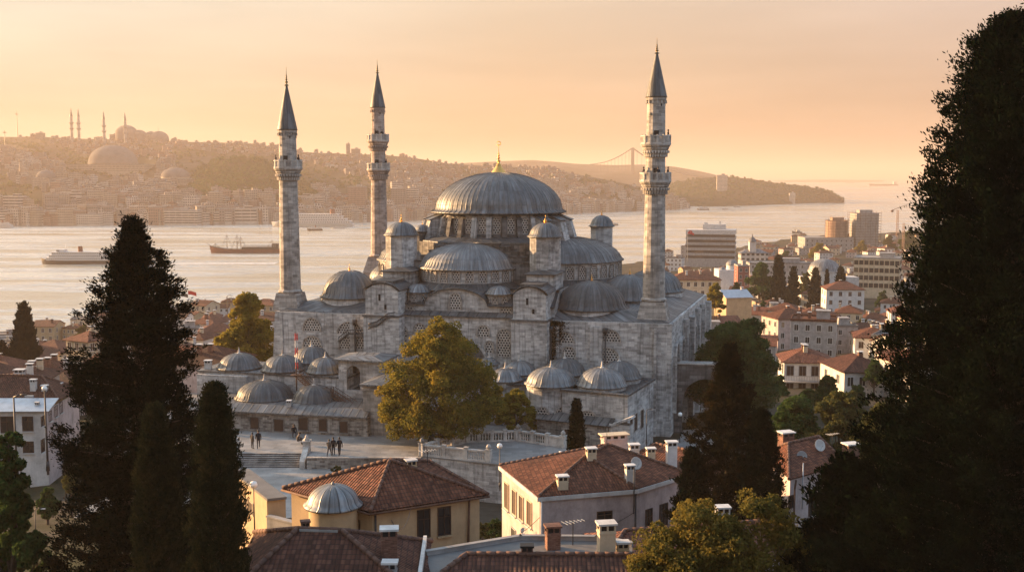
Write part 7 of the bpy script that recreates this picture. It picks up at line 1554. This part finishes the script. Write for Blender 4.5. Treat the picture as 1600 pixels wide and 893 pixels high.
person('person in black sitting by the rubble range between shuttered windows', pp(459, 682), 0.4, 'sit', 'coat', 'trousers', 1.25, 'visitors on the plaza'); person('crouching person in grey coat in the middle of the plaza', pp(466, 694), 1.9, 'sit', 'coat_grey', 'coat', 1.15, 'visitors on the plaza')
person('person in grey-brown coat, left of the three walking by the plaza edge', pp(514.5, 712.5), 2.9, 'walk', 'coat_grey', 'trousers', 1.05, 'visitors on the plaza'); person('middle person of the three walking by the plaza edge, dark coat', pp(521, 711), 3.2, 'stand', 'coat', 'trousers', 1.12, 'visitors on the plaza'); person('person in black, right of the three walking by the plaza edge', pp(530.5, 711.5), 3.5, 'walk', 'coat', 'coat', 1.14, 'visitors on the plaza')
def on_balcony(mn, ang, zb, label, r, pose='stand'):
    c = mn.location; w = ang; person(label, (c.x + r * math.cos(w), c.y + r * math.sin(w), zb + 0.15), w + math.pi / 2, pose, 'coat', 'trousers', 0.98, 'people on the minaret balconies')
on_balcony(minL, -0.35, 30.7, 'person in dark clothes at the right of the left minaret balcony', 1.62); on_balcony(minL, math.pi + 0.35, 30.7, 'person in dark clothes at the left of the left minaret balcony', 1.62)
on_balcony(minR, -0.3, 33.6, 'dark-clothed person on the upper balcony of the tallest minaret', 1.55); on_balcony(minR, -0.35, 29.0, 'dark-clothed person at the right of the tallest minaret lower balcony', 1.6); on_balcony(minR, -1.5, 29.0, 'dark-clothed person at the front of the tallest minaret lower balcony', 1.6); on_balcony(minR, math.pi + 0.3, 29.0, 'dark-clothed person at the left of the tallest minaret lower balcony', 1.6)
on_balcony(minB, -1.0, 35.3, 'dark-clothed person on the upper balcony of the rosy minaret', 1.5); on_balcony(minB, -0.5, 30.6, 'dark-clothed person on the lower balcony of the rosy minaret', 1.55)
# ================================================================== FAR SHORE, BRIDGE, BOATS
def hill_at(name, px, py):
    """point of a hill slope seen at photo (px, py)"""
    f = HILLS[name]; lo, hi = 0.0, 1.0
    for _ in range(26):
        m = (lo + hi) / 2
        if pix(f(px, m))[1] > py: lo = m
        else: hi = m
    return f(px, (lo + hi) / 2)
def far_thing_box(name, label, cat, px0, px1, ytop, ybot, mat, hillname='hills', dep=0.6, group=None, roof='concrete', rows=0):
    c = hill_at(hillname, (px0 + px1) / 2, ybot); s = c.y / FOC; w = (px1 - px0) * s; h = (ybot - ytop) * s; d = max(8, w * dep); o = thing(name, label, cat, (c.x, c.y + d / 2, c.z), -0.12, group)
    mb = MB(); mb.box((0, 0, -14), (w, d, h + 14)); obj('wall', mb, mat, o); mb = MB(); mb.box((0, 0, h), (w * 1.03, d * 1.03, 0.8)); mb.box((w * 0.1, 0, h + 0.8), (w * 0.3, d * 0.3, 3)); obj('roof', mb, roof, o); return o
far_thing_box('terminal_building', 'long pale banded building on the far waterfront', 'building', 236, 312, 329, 350, 'f_strip', dep=0.35); far_thing_box('terminal_building', 'white two-storey hall at the far water edge, left of the long banded building', 'building', 120, 158, 335, 351, 'f_white', dep=0.5)
far_thing_box('apartment_block', 'slim yellowish tower block right of the long banded building', 'building', 327, 345, 313, 340, 'f_cream', dep=0.8); far_thing_box('apartment_block', 'striped white block above the long banded building', 'building', 226, 248, 297, 316, 'f_strip', dep=0.6); far_thing_box('apartment_block', 'wide rose block seen between the two left minarets', 'building', 545, 572, 300, 338, 'f_pink', dep=0.6); far_thing_box('apartment_block', 'white slab with dark bands right of the left minaret', 'building', 479, 506, 320, 342, 'f_strip', dep=0.5)
far_thing_box('apartment_block', 'tall grey slab right of the rosy minaret', 'building', 612, 634, 300, 334, 'f_grey', dep=0.6); far_thing_box('apartment_block', 'white slab with two fins beside the tall grey one', 'building', 634, 654, 302, 334, 'f_strip', dep=0.6)
for q in ((918, 932, 314, 330), (934, 946, 316, 330), (954, 964, 312, 328)): far_thing_box('apartment_block', 'pale waterfront tower, %s of three behind the right minaret' % {918: 'leftmost', 934: 'middle', 954: 'rightmost'}[q[0]], 'building', *q, 'f_white', dep=0.8)
far_thing_box('tower_block', 'square pale tower standing alone on the wooded headland', 'building', 1120, 1136, 274, 298, 'f_white', 'headland', 0.9); far_thing_box('tower_block', 'small pale tower near the tip of the headland shore', 'building', 1233, 1242, 302, 317, 'f_white', 'headland', 0.9)
far_thing_box('tower_block', 'blocky building on the far left skyline', 'building', 62, 73, 208, 217, 'f_grey', dep=0.8); far_thing_box('water_tower', 'little tower on the ridge between the two left minarets', 'tower', 543, 548, 225, 240, 'f_grey', dep=0.9); far_thing_box('tower_block', 'low block right of the little ridge tower', 'building', 551, 563, 233, 240, 'f_grey', dep=0.9)
# far domes
def far_dome(name, label, px0, px1, ytop, yeave, ybase, hall=None, cat='mosque', mat='far_lead'):
    c = hill_at('hills', (px0 + px1) / 2, ybase); s = c.y / FOC; r = (px1 - px0) / 2 * s; t = thing(name, label, cat, (c.x, c.y, c.z)); zb = (ybase - yeave) * s
    mb = MB(); mb.lathe([(r, -10), (r, zb)], (0, 0, 0), 24, metres=True, smooth=False); obj('drum', mb, 'f_cream', t)
    mb = MB(); mb.lathe(lathe_dome(r, (yeave - ytop) * s, r * 0.03, 12, 1.0, zb), (0, 0, 0), 48, seams=36); obj('dome', mb, mat, t)
    if hall: w = (hall[1] - hall[0]) * s; x = ((hall[0] + hall[1]) / 2 - (px0 + px1) / 2) * s; mb = MB(); mb.box((x, -r * 0.1, -22), (w, r * 2.3, 22 + (ybase - hall[2]) * s)); obj('hall', mb, 'f_cream', t); mb = MB(); mb.box((x, -r * 0.1, (ybase - hall[2]) * s), (w * 1.02, r * 2.35, 1.0)); obj('hall_roof', mb, 'concrete', t)
    return t
far_dome('domed_hall', 'huge hazy dome over a wide pale hall on the far left slope', 144, 217, 227, 256, 268, (120, 243, 258)); far_dome('domed_hall', 'smaller hazy dome right of the huge one on the far slope', 255, 298, 262, 276, 286, (252, 303, 280)); far_dome('domed_hall', 'faint small dome left of the huge one on the far slope', 61, 90, 266, 277, 288)
sk = hill_at('hills', 205, 219); s_ = sk.y / FOC; t = thing('skyline_mosque', 'hazy cascade of domes on the far left skyline', 'mosque', (sk.x, sk.y, sk.z))
for k_, (x, r, top) in enumerate(((-2, 17, 23), (16, 12, 16), (33, 9, 14), (47, 15, 14), (-20, 9, 11))):
    mb = MB(); mb.lathe([(r * s_, -12), (r * s_, (top - r * .75) * s_)] + [(r * s_ * math.cos(a), ((top - r * .75) + r * .75 * math.sin(a)) * s_) for a in (0.3, 0.6, 0.9, 1.2, 1.5)], (x * s_, 6 * k_ % 14, 0), 24); obj('dome', mb, 'far_lead', t)
mb = MB(); mb.box((14 * s_, 8, -14), (84 * s_, 20, 14 + 9 * s_)); obj('hall', mb, 'f_cream', t); mb = MB(); mb.tube((47 * s_, 0, 10 * s_), (47 * s_, 0, 22 * s_), 0.8, 0.2, 6); mb.tube((-2 * s_, 0, 22 * s_), (-2 * s_, 0, 28 * s_), 0.8, 0.2, 6); obj('finial', mb, 'lead', t)
for px, yt, yb, lab in ((118, 169, 222, 'leftmost of four hazy far minarets'), (129, 170, 222, 'second from left of four hazy far minarets, close beside the first'), (168, 174, 226, 'third from left of four hazy far minarets, above the huge dome'), (201, 176, 228, 'rightmost of four hazy far minarets, before the skyline domes')):
    c = hill_at('hills', px, yb); s_ = c.y / FOC; h = (yb - yt) * s_; r = 2.2 * s_; t = thing('far_minaret', lab, 'minaret', (c.x, c.y, c.z), 0, 'far minarets on the skyline'); mb = MB(); mb.lathe([(r, -8), (r, h * .45), (r * .9, h * .74)], (0, 0, 0), 10); obj('shaft', mb, 'stone_fine', t)
    mb = MB(); [mb.lathe([(r, h * z), (r * 1.7, h * (z + .03)), (r * 1.7, h * (z + .055)), (r * .9, h * (z + .055))], (0, 0, 0), 10) for z in (.36, .52)]; obj('balcony', mb, 'stone_fine', t); mb = MB(); mb.lathe([(r * 1.1, h * .74), (0.1, h)], (0, 0, 0), 10); obj('cone_roof', mb, 'lead', t)
for px, yt, yb, lab in ((34, 174, 214, 'thin radio mast on the far left skyline'), (14, 204, 232, 'short mast with a crossbar at the far left skyline'), (35, 248, 285, 'hazy chimney mast on the far slope at the left')):
    c = hill_at('hills', px, yb); s_ = c.y / FOC; h = (yb - yt) * s_; t = thing('radio_mast', lab, 'mast', c); mb = MB(); mb.tube((0, 0, -4), (0, 0, h), 1.2, 0.5, 5); obj('mast', mb, 'iron', t); mb = MB(); mb.box((0, 0, h * .86), (5, 5, 1.5)); obj('platform', mb, 'iron', t)
# ordinary far buildings: the nearest 270 one by one, the rest as one mass -------
FARP = []
fr_ = random.Random(4)
for k_, (mat, w, d, h, rf) in enumerate((('f_cream', 14, 11, 12, 0), ('f_white', 18, 12, 15, 0), ('f_grey', 16, 12, 14, 0), ('f_pink', 13, 11, 11, 1), ('f_white', 12, 10, 9, 1), ('f_cream', 20, 12, 18, 0), ('f_strip', 24, 13, 14, 0), ('f_pink', 16, 12, 16, 0), ('f_grey', 12, 10, 20, 0))):
    mb = MB(); mb.box((0, 0, -6), (w, d, h + 6), 0, 0)
    if rf: q = [(-w / 2 - .5, -d / 2 - .5, h), (w / 2 + .5, -d / 2 - .5, h), (w / 2 + .5, d / 2 + .5, h), (-w / 2 - .5, d / 2 + .5, h)]; a, b = (-w / 2 + d / 2, 0, h + 3), (w / 2 - d / 2, 0, h + 3); [mb.face(f, None, 1) for f in ((q[0], q[1], b, a), (q[1], q[2], b), (q[2], q[3], a, b), (q[3], q[0], a))]
    else: mb.box((0, 0, h), (w + .4, d + .4, .6), 0, 1); mb.box((w * .15, 0, h + .6), (w * .35, d * .4, 2.4), 0, 0)
    me = mb.mesh('far_building'); me.materials.append(M[mat]); me.materials.append(M['tile'] if rf else M['concrete']); FARP.append((me, {'f_cream': 'cream', 'f_white': 'white', 'f_grey': 'grey', 'f_pink': 'rose', 'f_strip': 'banded white'}[mat] + (' red-roofed house' if rf else ' flat-roofed block'), h, w))
ZONES = [(0, 90, 'at the far left shore'), (90, 250, 'below the huge far dome'), (250, 330, 'around the smaller far dome'), (330, 430, 'across the water above the sailing barge'), (430, 470, 'behind the single-balcony minaret'), (470, 575, 'between the two left minarets'), (575, 680, 'left of the great dome across the water'), (680, 880, 'across the water behind the great dome'), (880, 1000, 'across the water left of the tallest minaret'), (1000, 1100, 'across the water right of the tallest minaret')]
def zone(px): return next((z for a, b, z in ZONES if a <= px < b), 'on the far shore')
pts = []
while len(pts) < 2900:
    px = fr_.uniform(-60, 1070); t_ = fr_.random() ** 1.7 * 0.97 + 0.015
    wood = math.sin(px * 0.013 + 1) + math.sin(t_ * 9 + px * 0.02)
    if wood > 1.05 and t_ > 0.1: continue
    if px > 880 and fr_.random() < 0.45 + 0.3 * t_: continue
    if 275 < px < 495 and 0.16 < t_ < 0.75: continue
    c = HILLS['hills'](px, t_); pts.append((px, t_, c))
pts.sort(key=lambda q: q[2].y); SEENF = {}
mass = {}
for i, (px, t_, c) in enumerate(pts):
    k_ = fr_.randrange(len(FARP)) if t_ < 0.5 else fr_.choice([0, 3, 4, 4, 3, 7, 2]); me, look, h, w = FARP[k_]; rz = fr_.uniform(-0.5, 0.5); sc = fr_.uniform(0.65, 1.1) * (1 - 0.5 * t_) * (1.25 if t_ < 0.15 and fr_.random() < .3 else 1.0)
    if 'py' and 100 < px < 250 and 0.30 < t_ < 0.55: continue
    if i < 330 and len(SEENF) < 286:
        o = bpy.data.objects.new('far_building', me); COL.objects.link(o); o.location = c; o.rotation_euler = (0, 0, rz); o.scale = (sc, sc, sc)
        py = pix(c)[1]; hgt = 'at the water' if t_ < 0.035 else ('one row up' if t_ < .09 else ('halfway up the lower slope' if t_ < .14 else 'higher up')); lab = 'hazy ' + look + ' ' + hgt + ' ' + zone(px); SEENF[i] = lab; tag(o, lab, 'building', 'buildings of the far shore, ' + look + 's ' + zone(px))
    else: mass.setdefault(k_, []).append((c, rz, sc))
vs, fs, uvs, mi = [], [], [], []; MM = []
mb = MB(); slot = {}
for k_, L in mass.items():
    me = FARP[k_][0]; V = np.array([v.co[:] for v in me.vertices]); F = [tuple(p.vertices) for p in me.polygons]; UVd = np.zeros(len(me.loops) * 2, np.float32); me.uv_layers[0].data.foreach_get('uv', UVd); UVd = UVd.reshape(-1, 2); PM = [p.material_index for p in me.polygons]; LS = [p.loop_start for p in me.polygons]
    ids = []
    for m_ in me.materials:
        if m_.name not in slot: slot[m_.name] = len(slot); MM.append(m_)
        ids.append(slot[m_.name])
    for c, rz, sc in L:
        ca, sa = math.cos(rz) * sc, math.sin(rz) * sc; i0 = len(mb.v); mb.v += [(c.x + x * ca - y * sa, c.y + x * sa + y * ca, c.z + z * sc) for x, y, z in V]
        for f, ls, pm in zip(F, LS, PM): mb.f.append(tuple(i0 + j for j in f)); mb.uv.append([tuple(UVd[ls + j]) for j in range(len(f))]); mb.mi.append(ids[pm]); mb.sm.append(False)
fc = bpy.data.objects.new('far_city', mb.mesh('far_city')); COL.objects.link(fc); [fc.data.materials.append(m_) for m_ in MM]; tag(fc, 'dense hazy mass of houses climbing the far hills', 'far city', None, 'stuff')
# far woods
rng = np.random.default_rng(9); Cs = []
for name, n, t0, t1, px0, px1 in (('hills', 3000, 0.02, 0.98, -60, 1075), ('headland', 700, 0.04, 1.0, 1040, 1316), ('wooded_hill', 900, 0.05, 1.0, 275, 495)):
    for i in range(n):
        px, t_ = rng.uniform(px0, px1), t0 + (t1 - t0) * rng.uniform()
        if name == 'hills' and math.sin(px * 0.013 + 1) + math.sin(t_ * 9 + px * 0.02) < 0.35 and rng.uniform() < 0.55: continue
        c = HILLS[name](px, t_); r = rng.uniform(2.4, 5.0); m = 40
        if name == 'hills' and t_ > 0.86 and rng.uniform() < 0.75: continue
        q = unit(rng.normal(size=(m, 3))) * r * (rng.uniform(0.5, 1, (m, 1))); q[:, 2] = np.abs(q[:, 2]) * rng.uniform(0.7, 1.5); Cs.append(q + np.array([c.x, c.y, c.z]))
tag(obj('far_woods', leaves(np.concatenate(Cs).astype(np.float32), 1.5, rng, None, 0.6, 0.8), 'leaf_green'), 'hazy trees scattered over the far hills and headland', 'woods', None, 'stuff')
# suspension bridge
D = 4200; s_ = D / FOC; b = atY(988, 285, D); zt = atY(988, 231, D).z; zd = atY(988, 278, D).z; t = thing('suspension_bridge', 'hazy suspension bridge over the strait, one tower left of the tallest minaret', 'bridge', (b.x, b.y, SEA))
for y_ in (-14, 14):
    mb = MB(); mb.box((0, y_, -2), (9, 7, zt - SEA + 2)); tw = obj('tower_leg', mb, 'bridge_steel', t)
mb = MB(); [mb.box((0, 0, z - SEA), (7, 28, 7)) for z in (zt - 8, zd + (zt - zd) * .45, zd - 6)]; obj('cross_beam', mb, 'bridge_steel', t)
xl, xr = (922 - 988) * s_, (1100 - 988) * s_; mb = MB(); mb.box(((xl - 80 + xr) / 2, 0, zd - SEA - 3), (xr - xl + 80, 24, 4)); obj('deck', mb, 'bridge_steel', t)
for y_ in (-13, 13):
    mb = MB(); mh = MB(); L = []
    for i in range(13): f = i / 12; L.append((xl * f, y_, zt - SEA + (atY(922, 257, D).z - zt) * f - 14 * math.sin(math.pi * f)))
    Rr_ = []
    for i in range(17): f = i / 16; x = xr * f; Rr_.append((x, y_, zd - SEA + 6 + (zt - zd - 6) * (1 - f) ** 1.9))
    for Q in (L, Rr_):
        mb.polytube(Q, 1.6, 5)
        for p in Q[1:-1]: mh.tube((p[0], p[1], p[2]), (p[0], p[1], zd - SEA), 0.35, None, 4, caps=False)
    cb = obj('main_cable', mb, 'bridge_steel', t); obj('hangers', mh, 'bridge_steel', cb)
# ---------------------------------------------------------------- boats
def hull(mb, L, Wd, z0, z1, mi=0, bow=0.28, sheer=0.0, n=14):
    """boat hull along x, bow at -x"""
    top, bot = [], []
    for i in range(n + 1):
        f = i / n; x = -L / 2 + L * f; k = min(1.0, (f / bow)) ** 0.55 if f < bow else 1.0 - 0.25 * max(0, (f - .85) / .15) ** 2; zz = z1 + sheer * max(0, 1 - f / 0.35) ** 2
        top.append((x, k * Wd / 2, zz)); bot.append((x + (1.0 - f) * L * 0.02, k * Wd / 2 * 0.8, z0))
    for i in range(n):
        for sg in (1, -1):
            a, b_, c, d = top[i], top[i + 1], bot[i + 1], bot[i]; f = lambda p: (p[0], p[1] * sg, p[2]); q = [f(d), f(c), f(b_), f(a)]; mb.face(q if sg < 0 else q[::-1], None, mi)
        a, b_ = top[i], top[i + 1]; mb.face([(a[0], -a[1], a[2]), (b_[0], -b_[1], b_[2]), (b_[0], b_[1], b_[2]), (a[0], a[1], a[2])], None, mi)
    e_ = top[-1]; g_ = bot[-1]; mb.face([(e_[0], -e_[1], e_[2]), (g_[0], -g_[1], g_[2]), (g_[0], g_[1], g_[2]), (e_[0], e_[1], e_[2])], None, mi)
def ferry(label, px0, px1, ywl, decks, funnel, rz, group=None, dark_hull=True, name='ferry', hmul=1.0):
    D = 70 * FOC / (ywl - 272); s = D / FOC; L = (px1 - px0) * s / math.cos(rz); c = atz((px0 + px1) / 2, ywl, SEA); t = thing(name, label, 'ferry', (c.x, c.y, SEA), rz, group); Wd = L * 0.2; dh = L * 0.036 * hmul
    mb = MB(); hull(mb, L, Wd, -0.5, dh * 1.35, 0, 0.2, dh * 0.9); obj('hull', mb, 'hull_dark' if dark_hull else 'white', t); mb = MB(); hull(mb, L * 0.985, Wd * 1.01, dh * 0.7, dh * 1.5, 0, 0.2, dh * 0.8); obj('hull_band', mb, 'white', t)
    for k in range(decks):
        l0, l1 = -L * (0.40 - 0.035 * k), L * (0.47 - 0.05 * k); z = dh * (1.5 + k); mb = MB(); mb.box(((l0 + l1) / 2, 0, z), (l1 - l0, Wd * (0.9 - .06 * k), dh * 0.86)); dk = obj('deck_house', mb, 'white', t)
        mb = MB(); mb.box(((l0 + l1) / 2, 0, z + dh * 0.86), (l1 - l0 + L * .03, Wd * (0.98 - .06 * k), dh * 0.14)); obj('deck_edge', mb, 'white', dk)
        mb = MB(); n = int((l1 - l0) / (L * 0.028))
        for i in range(n):
            for sg in (-1, 1): mb.box((l0 + (l1 - l0) * (i + .5) / n, sg * Wd * (0.45 - .03 * k), z + dh * .36), (L * 0.013, 0.12, dh * 0.28))
        obj('window_row', mb, 'glass', dk)
    z = dh * (1.5 + decks); mb = MB(); mb.box((-L * 0.22, 0, z), (L * 0.1, Wd * .6, dh * .9)); obj('bridge_house', mb, 'white', t); mb = MB(); mb.box((-L * 0.255, 0, z + dh * .35), (L * 0.04, Wd * .62, dh * .35)); obj('bridge_window', mb, 'glass', t)
    if funnel: mb = MB(); mb.lathe([(L * .032, z), (L * .028, z + dh * 1.9), (L * .031, z + dh * 2.0)], (L * funnel, 0, 0), 14); obj('funnel', mb, 'hull_red', t)
    mb = MB(); mb.tube((-L * 0.17, 0, z), (-L * 0.17, 0, z + dh * 2.6), L * .003, L * .0015, 5); mb.tube((L * 0.36, 0, z - dh), (L * 0.36, 0, z + dh), L * .003, L * .0015, 5); obj('mast', mb, 'white', t)
    if px0 == 65:
        mb = MB()
        for sg in (-1, 1): mb.face([(-L * .5, 0, .05), (L * .3, sg * L * .14, .05), (L * 2.2, sg * L * .42, .05), (L * .3, sg * L * .10, .05)])
        mb.face([(L * .45, -Wd * .4, .05), (L * 2.6, -Wd * .9, .05), (L * 2.6, Wd * .5, .05), (L * .45, Wd * .4, .05)]); obj('wake', mb, 'foam', t)
    return t
ferry('white three-decked passenger ferry with dark bow left of the ragged conifer', 65, 183, 412, 3, 0.02, 0.05); ferry('long white ferry with black bands moored behind the left minaret', 424, 552, 354, 4, 0.25, 0.02, dark_hull=False, hmul=0.8)
ferry('small ferry crossing off the headland right of the tallest minaret', 1089, 1108, 328, 2, 0.1, 0.15, hmul=1.6); ferry('white ship cut by the left edge near the far shore', -32, 20, 356, 3, 0.2, 0.0, dark_hull=False); ferry('little white boat at the far shore between the left minarets', 518, 540, 357, 1, 0, 0.0, dark_hull=False, name='motor_boat')
ferry('grey tugboat in front of the long white ferry', 480, 504, 360, 1, 0.05, 0.1, name='tugboat', hmul=2.2); ferry('small boat just right of the back turret of the mosque', 946, 966, 352, 2, 0.05, 0.2, name='motor_boat', hmul=1.6); ferry('tiny boat left of the headland tip', 1128, 1138, 327, 1, 0, 0, name='motor_boat', hmul=1.6, group='tiny boats off the headland'); ferry('tiny boat right of another under the headland', 1146, 1156, 324, 1, 0, 0.1, name='motor_boat', hmul=1.6, group='tiny boats off the headland')
def fishing_boat():
    c = atz(1245, 364, SEA); t = thing('fishing_boat', 'small dark fishing boat with two masts alone on the right-hand water', 'fishing boat', c, 0.3); L = 13; mb = MB(); hull(mb, L, 4.2, -.3, 1.5, 0, .4, 1.6); obj('hull', mb, 'hull_dark', t); mb = MB(); mb.box((1.5, 0, 1.4), (3.6, 2.6, 2.4)); obj('cabin', mb, 'greywall', t); mb = MB(); mb.tube((-1.5, 0, 1), (-1.5, 0, 9), .14, .07, 5); mb.tube((-1.5, 0, 3), (-5, 0, 7), .1, .06, 5); mb.tube((4, 0, 1), (4, 0, 6), .12, .06, 5); obj('mast', mb, 'iron', t)
fishing_boat()
def barge():
    px0, px1, ywl = 328, 441, 395; D = 70 * FOC / (ywl - 272); s = D / FOC; L = (px1 - px0) * s; c = atz((px0 + px1) / 2, ywl, SEA); t = thing('sailing_barge', 'long red-brown cargo schooner with bare masts left of the front left minaret', 'sailing ship', (c.x, c.y, SEA), 0.04)
    mb = MB(); hull(mb, L, 9.5, -.5, 3.4, 0, .22, 3.2); obj('hull', mb, 'hull_red', t); mb = MB(); hull(mb, L * 1.003, 9.7, 3.0, 3.7, 0, .22, 3.2); obj('gunwale', mb, 'hull_dark', t)
    for x, h in ((-L * .42, 9), (-L * .26, 17), (-L * .12, 17), (-L * .07, 15), (L * .36, 12)):
        mb = MB(); mb.tube((x, 0, 2), (x, 0, h), .36, .16, 6); mb.tube((x - 4, 0, h * .55), (x + 4, 0, h * .62), .18, .12, 5); mt = obj('mast', mb, 'rust', t); mb = MB()
        for dx_ in (-5, 5): mb.tube((x, 0, h * .95), (x + dx_, 3, 3.4), .07, None, 4); mb.tube((x, 0, h * .95), (x + dx_, -3, 3.4), .07, None, 4)
        obj('rigging', mb, 'iron', mt)
    mb = MB(); mb.tube((-L * .48, 0, 6), (-L * .545, 0, 9.2), .25, .12, 5); obj('bowsprit', mb, 'rust', t); mb = MB(); mb.box((L * .18, 0, 3.4), (L * .46, 6.4, 2.0)); mb.box((L * .41, 0, 3.4), (L * .08, 6, 5)); obj('deck_house', mb, 'hull_dark', t)
    mb = MB(); [mb.box((-L * .03 + L * .44 * i / 20, sg * 3.3, 5.4), (.25, .25, 1.3)) for i in range(21) for sg in (-1, 1)]; mb.box((L * .19, -3.3, 6.7), (L * .45, .25, .2)); mb.box((L * .19, 3.3, 6.7), (L * .45, .25, .2)); obj('rail', mb, 'greywall', t)
barge()
for px0, px1, ywl, lab in ((1358, 1403, 290, 'faint long tanker on the hazy right horizon'), (1322, 1336, 286, 'small faint ship left of the long tanker')):
    D = 70 * FOC / (ywl - 272); s = D / FOC; L = (px1 - px0) * s; c = atz((px0 + px1) / 2, ywl, SEA); t = thing('tanker', lab, 'cargo ship', (c.x, c.y, SEA)); mb = MB(); hull(mb, L, L * .16, -1, L * .05, 0, .15, L * .02); obj('hull', mb, 'hull_dark', t); mb = MB(); mb.box((L * .38, 0, L * .05), (L * .1, L * .12, L * .09)); mb.box((L * .43, 0, L * .14), (L * .03, L * .03, L * .04)); obj('deck_house', mb, 'offwhite', t)

# ---------------------------------------------------------------- wires and aerials
def cable(label, p, q, sag, r=0.018):
    p, q = Vector(p), Vector(q); mb = MB(); n = 14; pts_ = [p.lerp(q, i / n) - Vector((0, 0, sag * 4 * (i / n) * (1 - i / n))) for i in range(n + 1)]
    mb.polytube(pts_, r, 4); o = obj('overhead_cable', mb, 'iron', None, True, tuple(p)); tag(o, label, 'cable', 'cables between the foreground houses')
cable('thin cable sagging across the shaded front of the pink house', (2.2, 74.7, 4.4), (8.6, 76.7, 6.4), 0.35)
cable('thin cable from the ochre house wall to the pink house corner', (-2.0, 66.9, 7.2), (1.9, 74.9, 6.6), 0.5)
cable('cable hanging low along the ochre house front', (-6.6, 64.6, 6.9), (-2.2, 66.8, 7.5), 0.3)
cable('cable from the brown roof chimney to the ochre house eaves', (-5.2, 47.0, 15.2), (-6.0, 64.9, 10.3), 0.8)
def aerial(label, px, ytop, ybase, D):
    b, tp = atY(px, ybase, D), atY(px, ytop, D); h = tp.z - b.z; t = thing('roof_aerial', label, 'aerial', b, 0.5); mb = MB(); mb.tube((0, 0, -0.5), (0, 0, h), 0.025, None, 5); obj('pole', mb, 'iron', t); mb = MB(); mb.tube((-0.5, 0, h * .95), (0.6, 0, h * .95), 0.015, None, 4)
    for i in range(6): x = -0.45 + 0.2 * i; mb.tube((x, -0.3 + .03 * i, h * .95), (x, 0.3 - .03 * i, h * .95), 0.012, None, 4)
    obj('antenna_rods', mb, 'tin', t)
for q in (('comb-like aerial on the ridge of the ochre house', 668, 702, 732, 68.5), ('comb-like aerial beside the tallest chimney of the pink house', 948, 676, 706, 82), ('comb-like aerial at the back of the flat grey roof', 895, 812, 860, 50.8), ('comb-like aerial on the patched roof with two dishes', 1300, 676, 706, 84), ('comb-like aerial on the dark roof at the left edge', 60, 570, 600, 120)): aerial(*q)
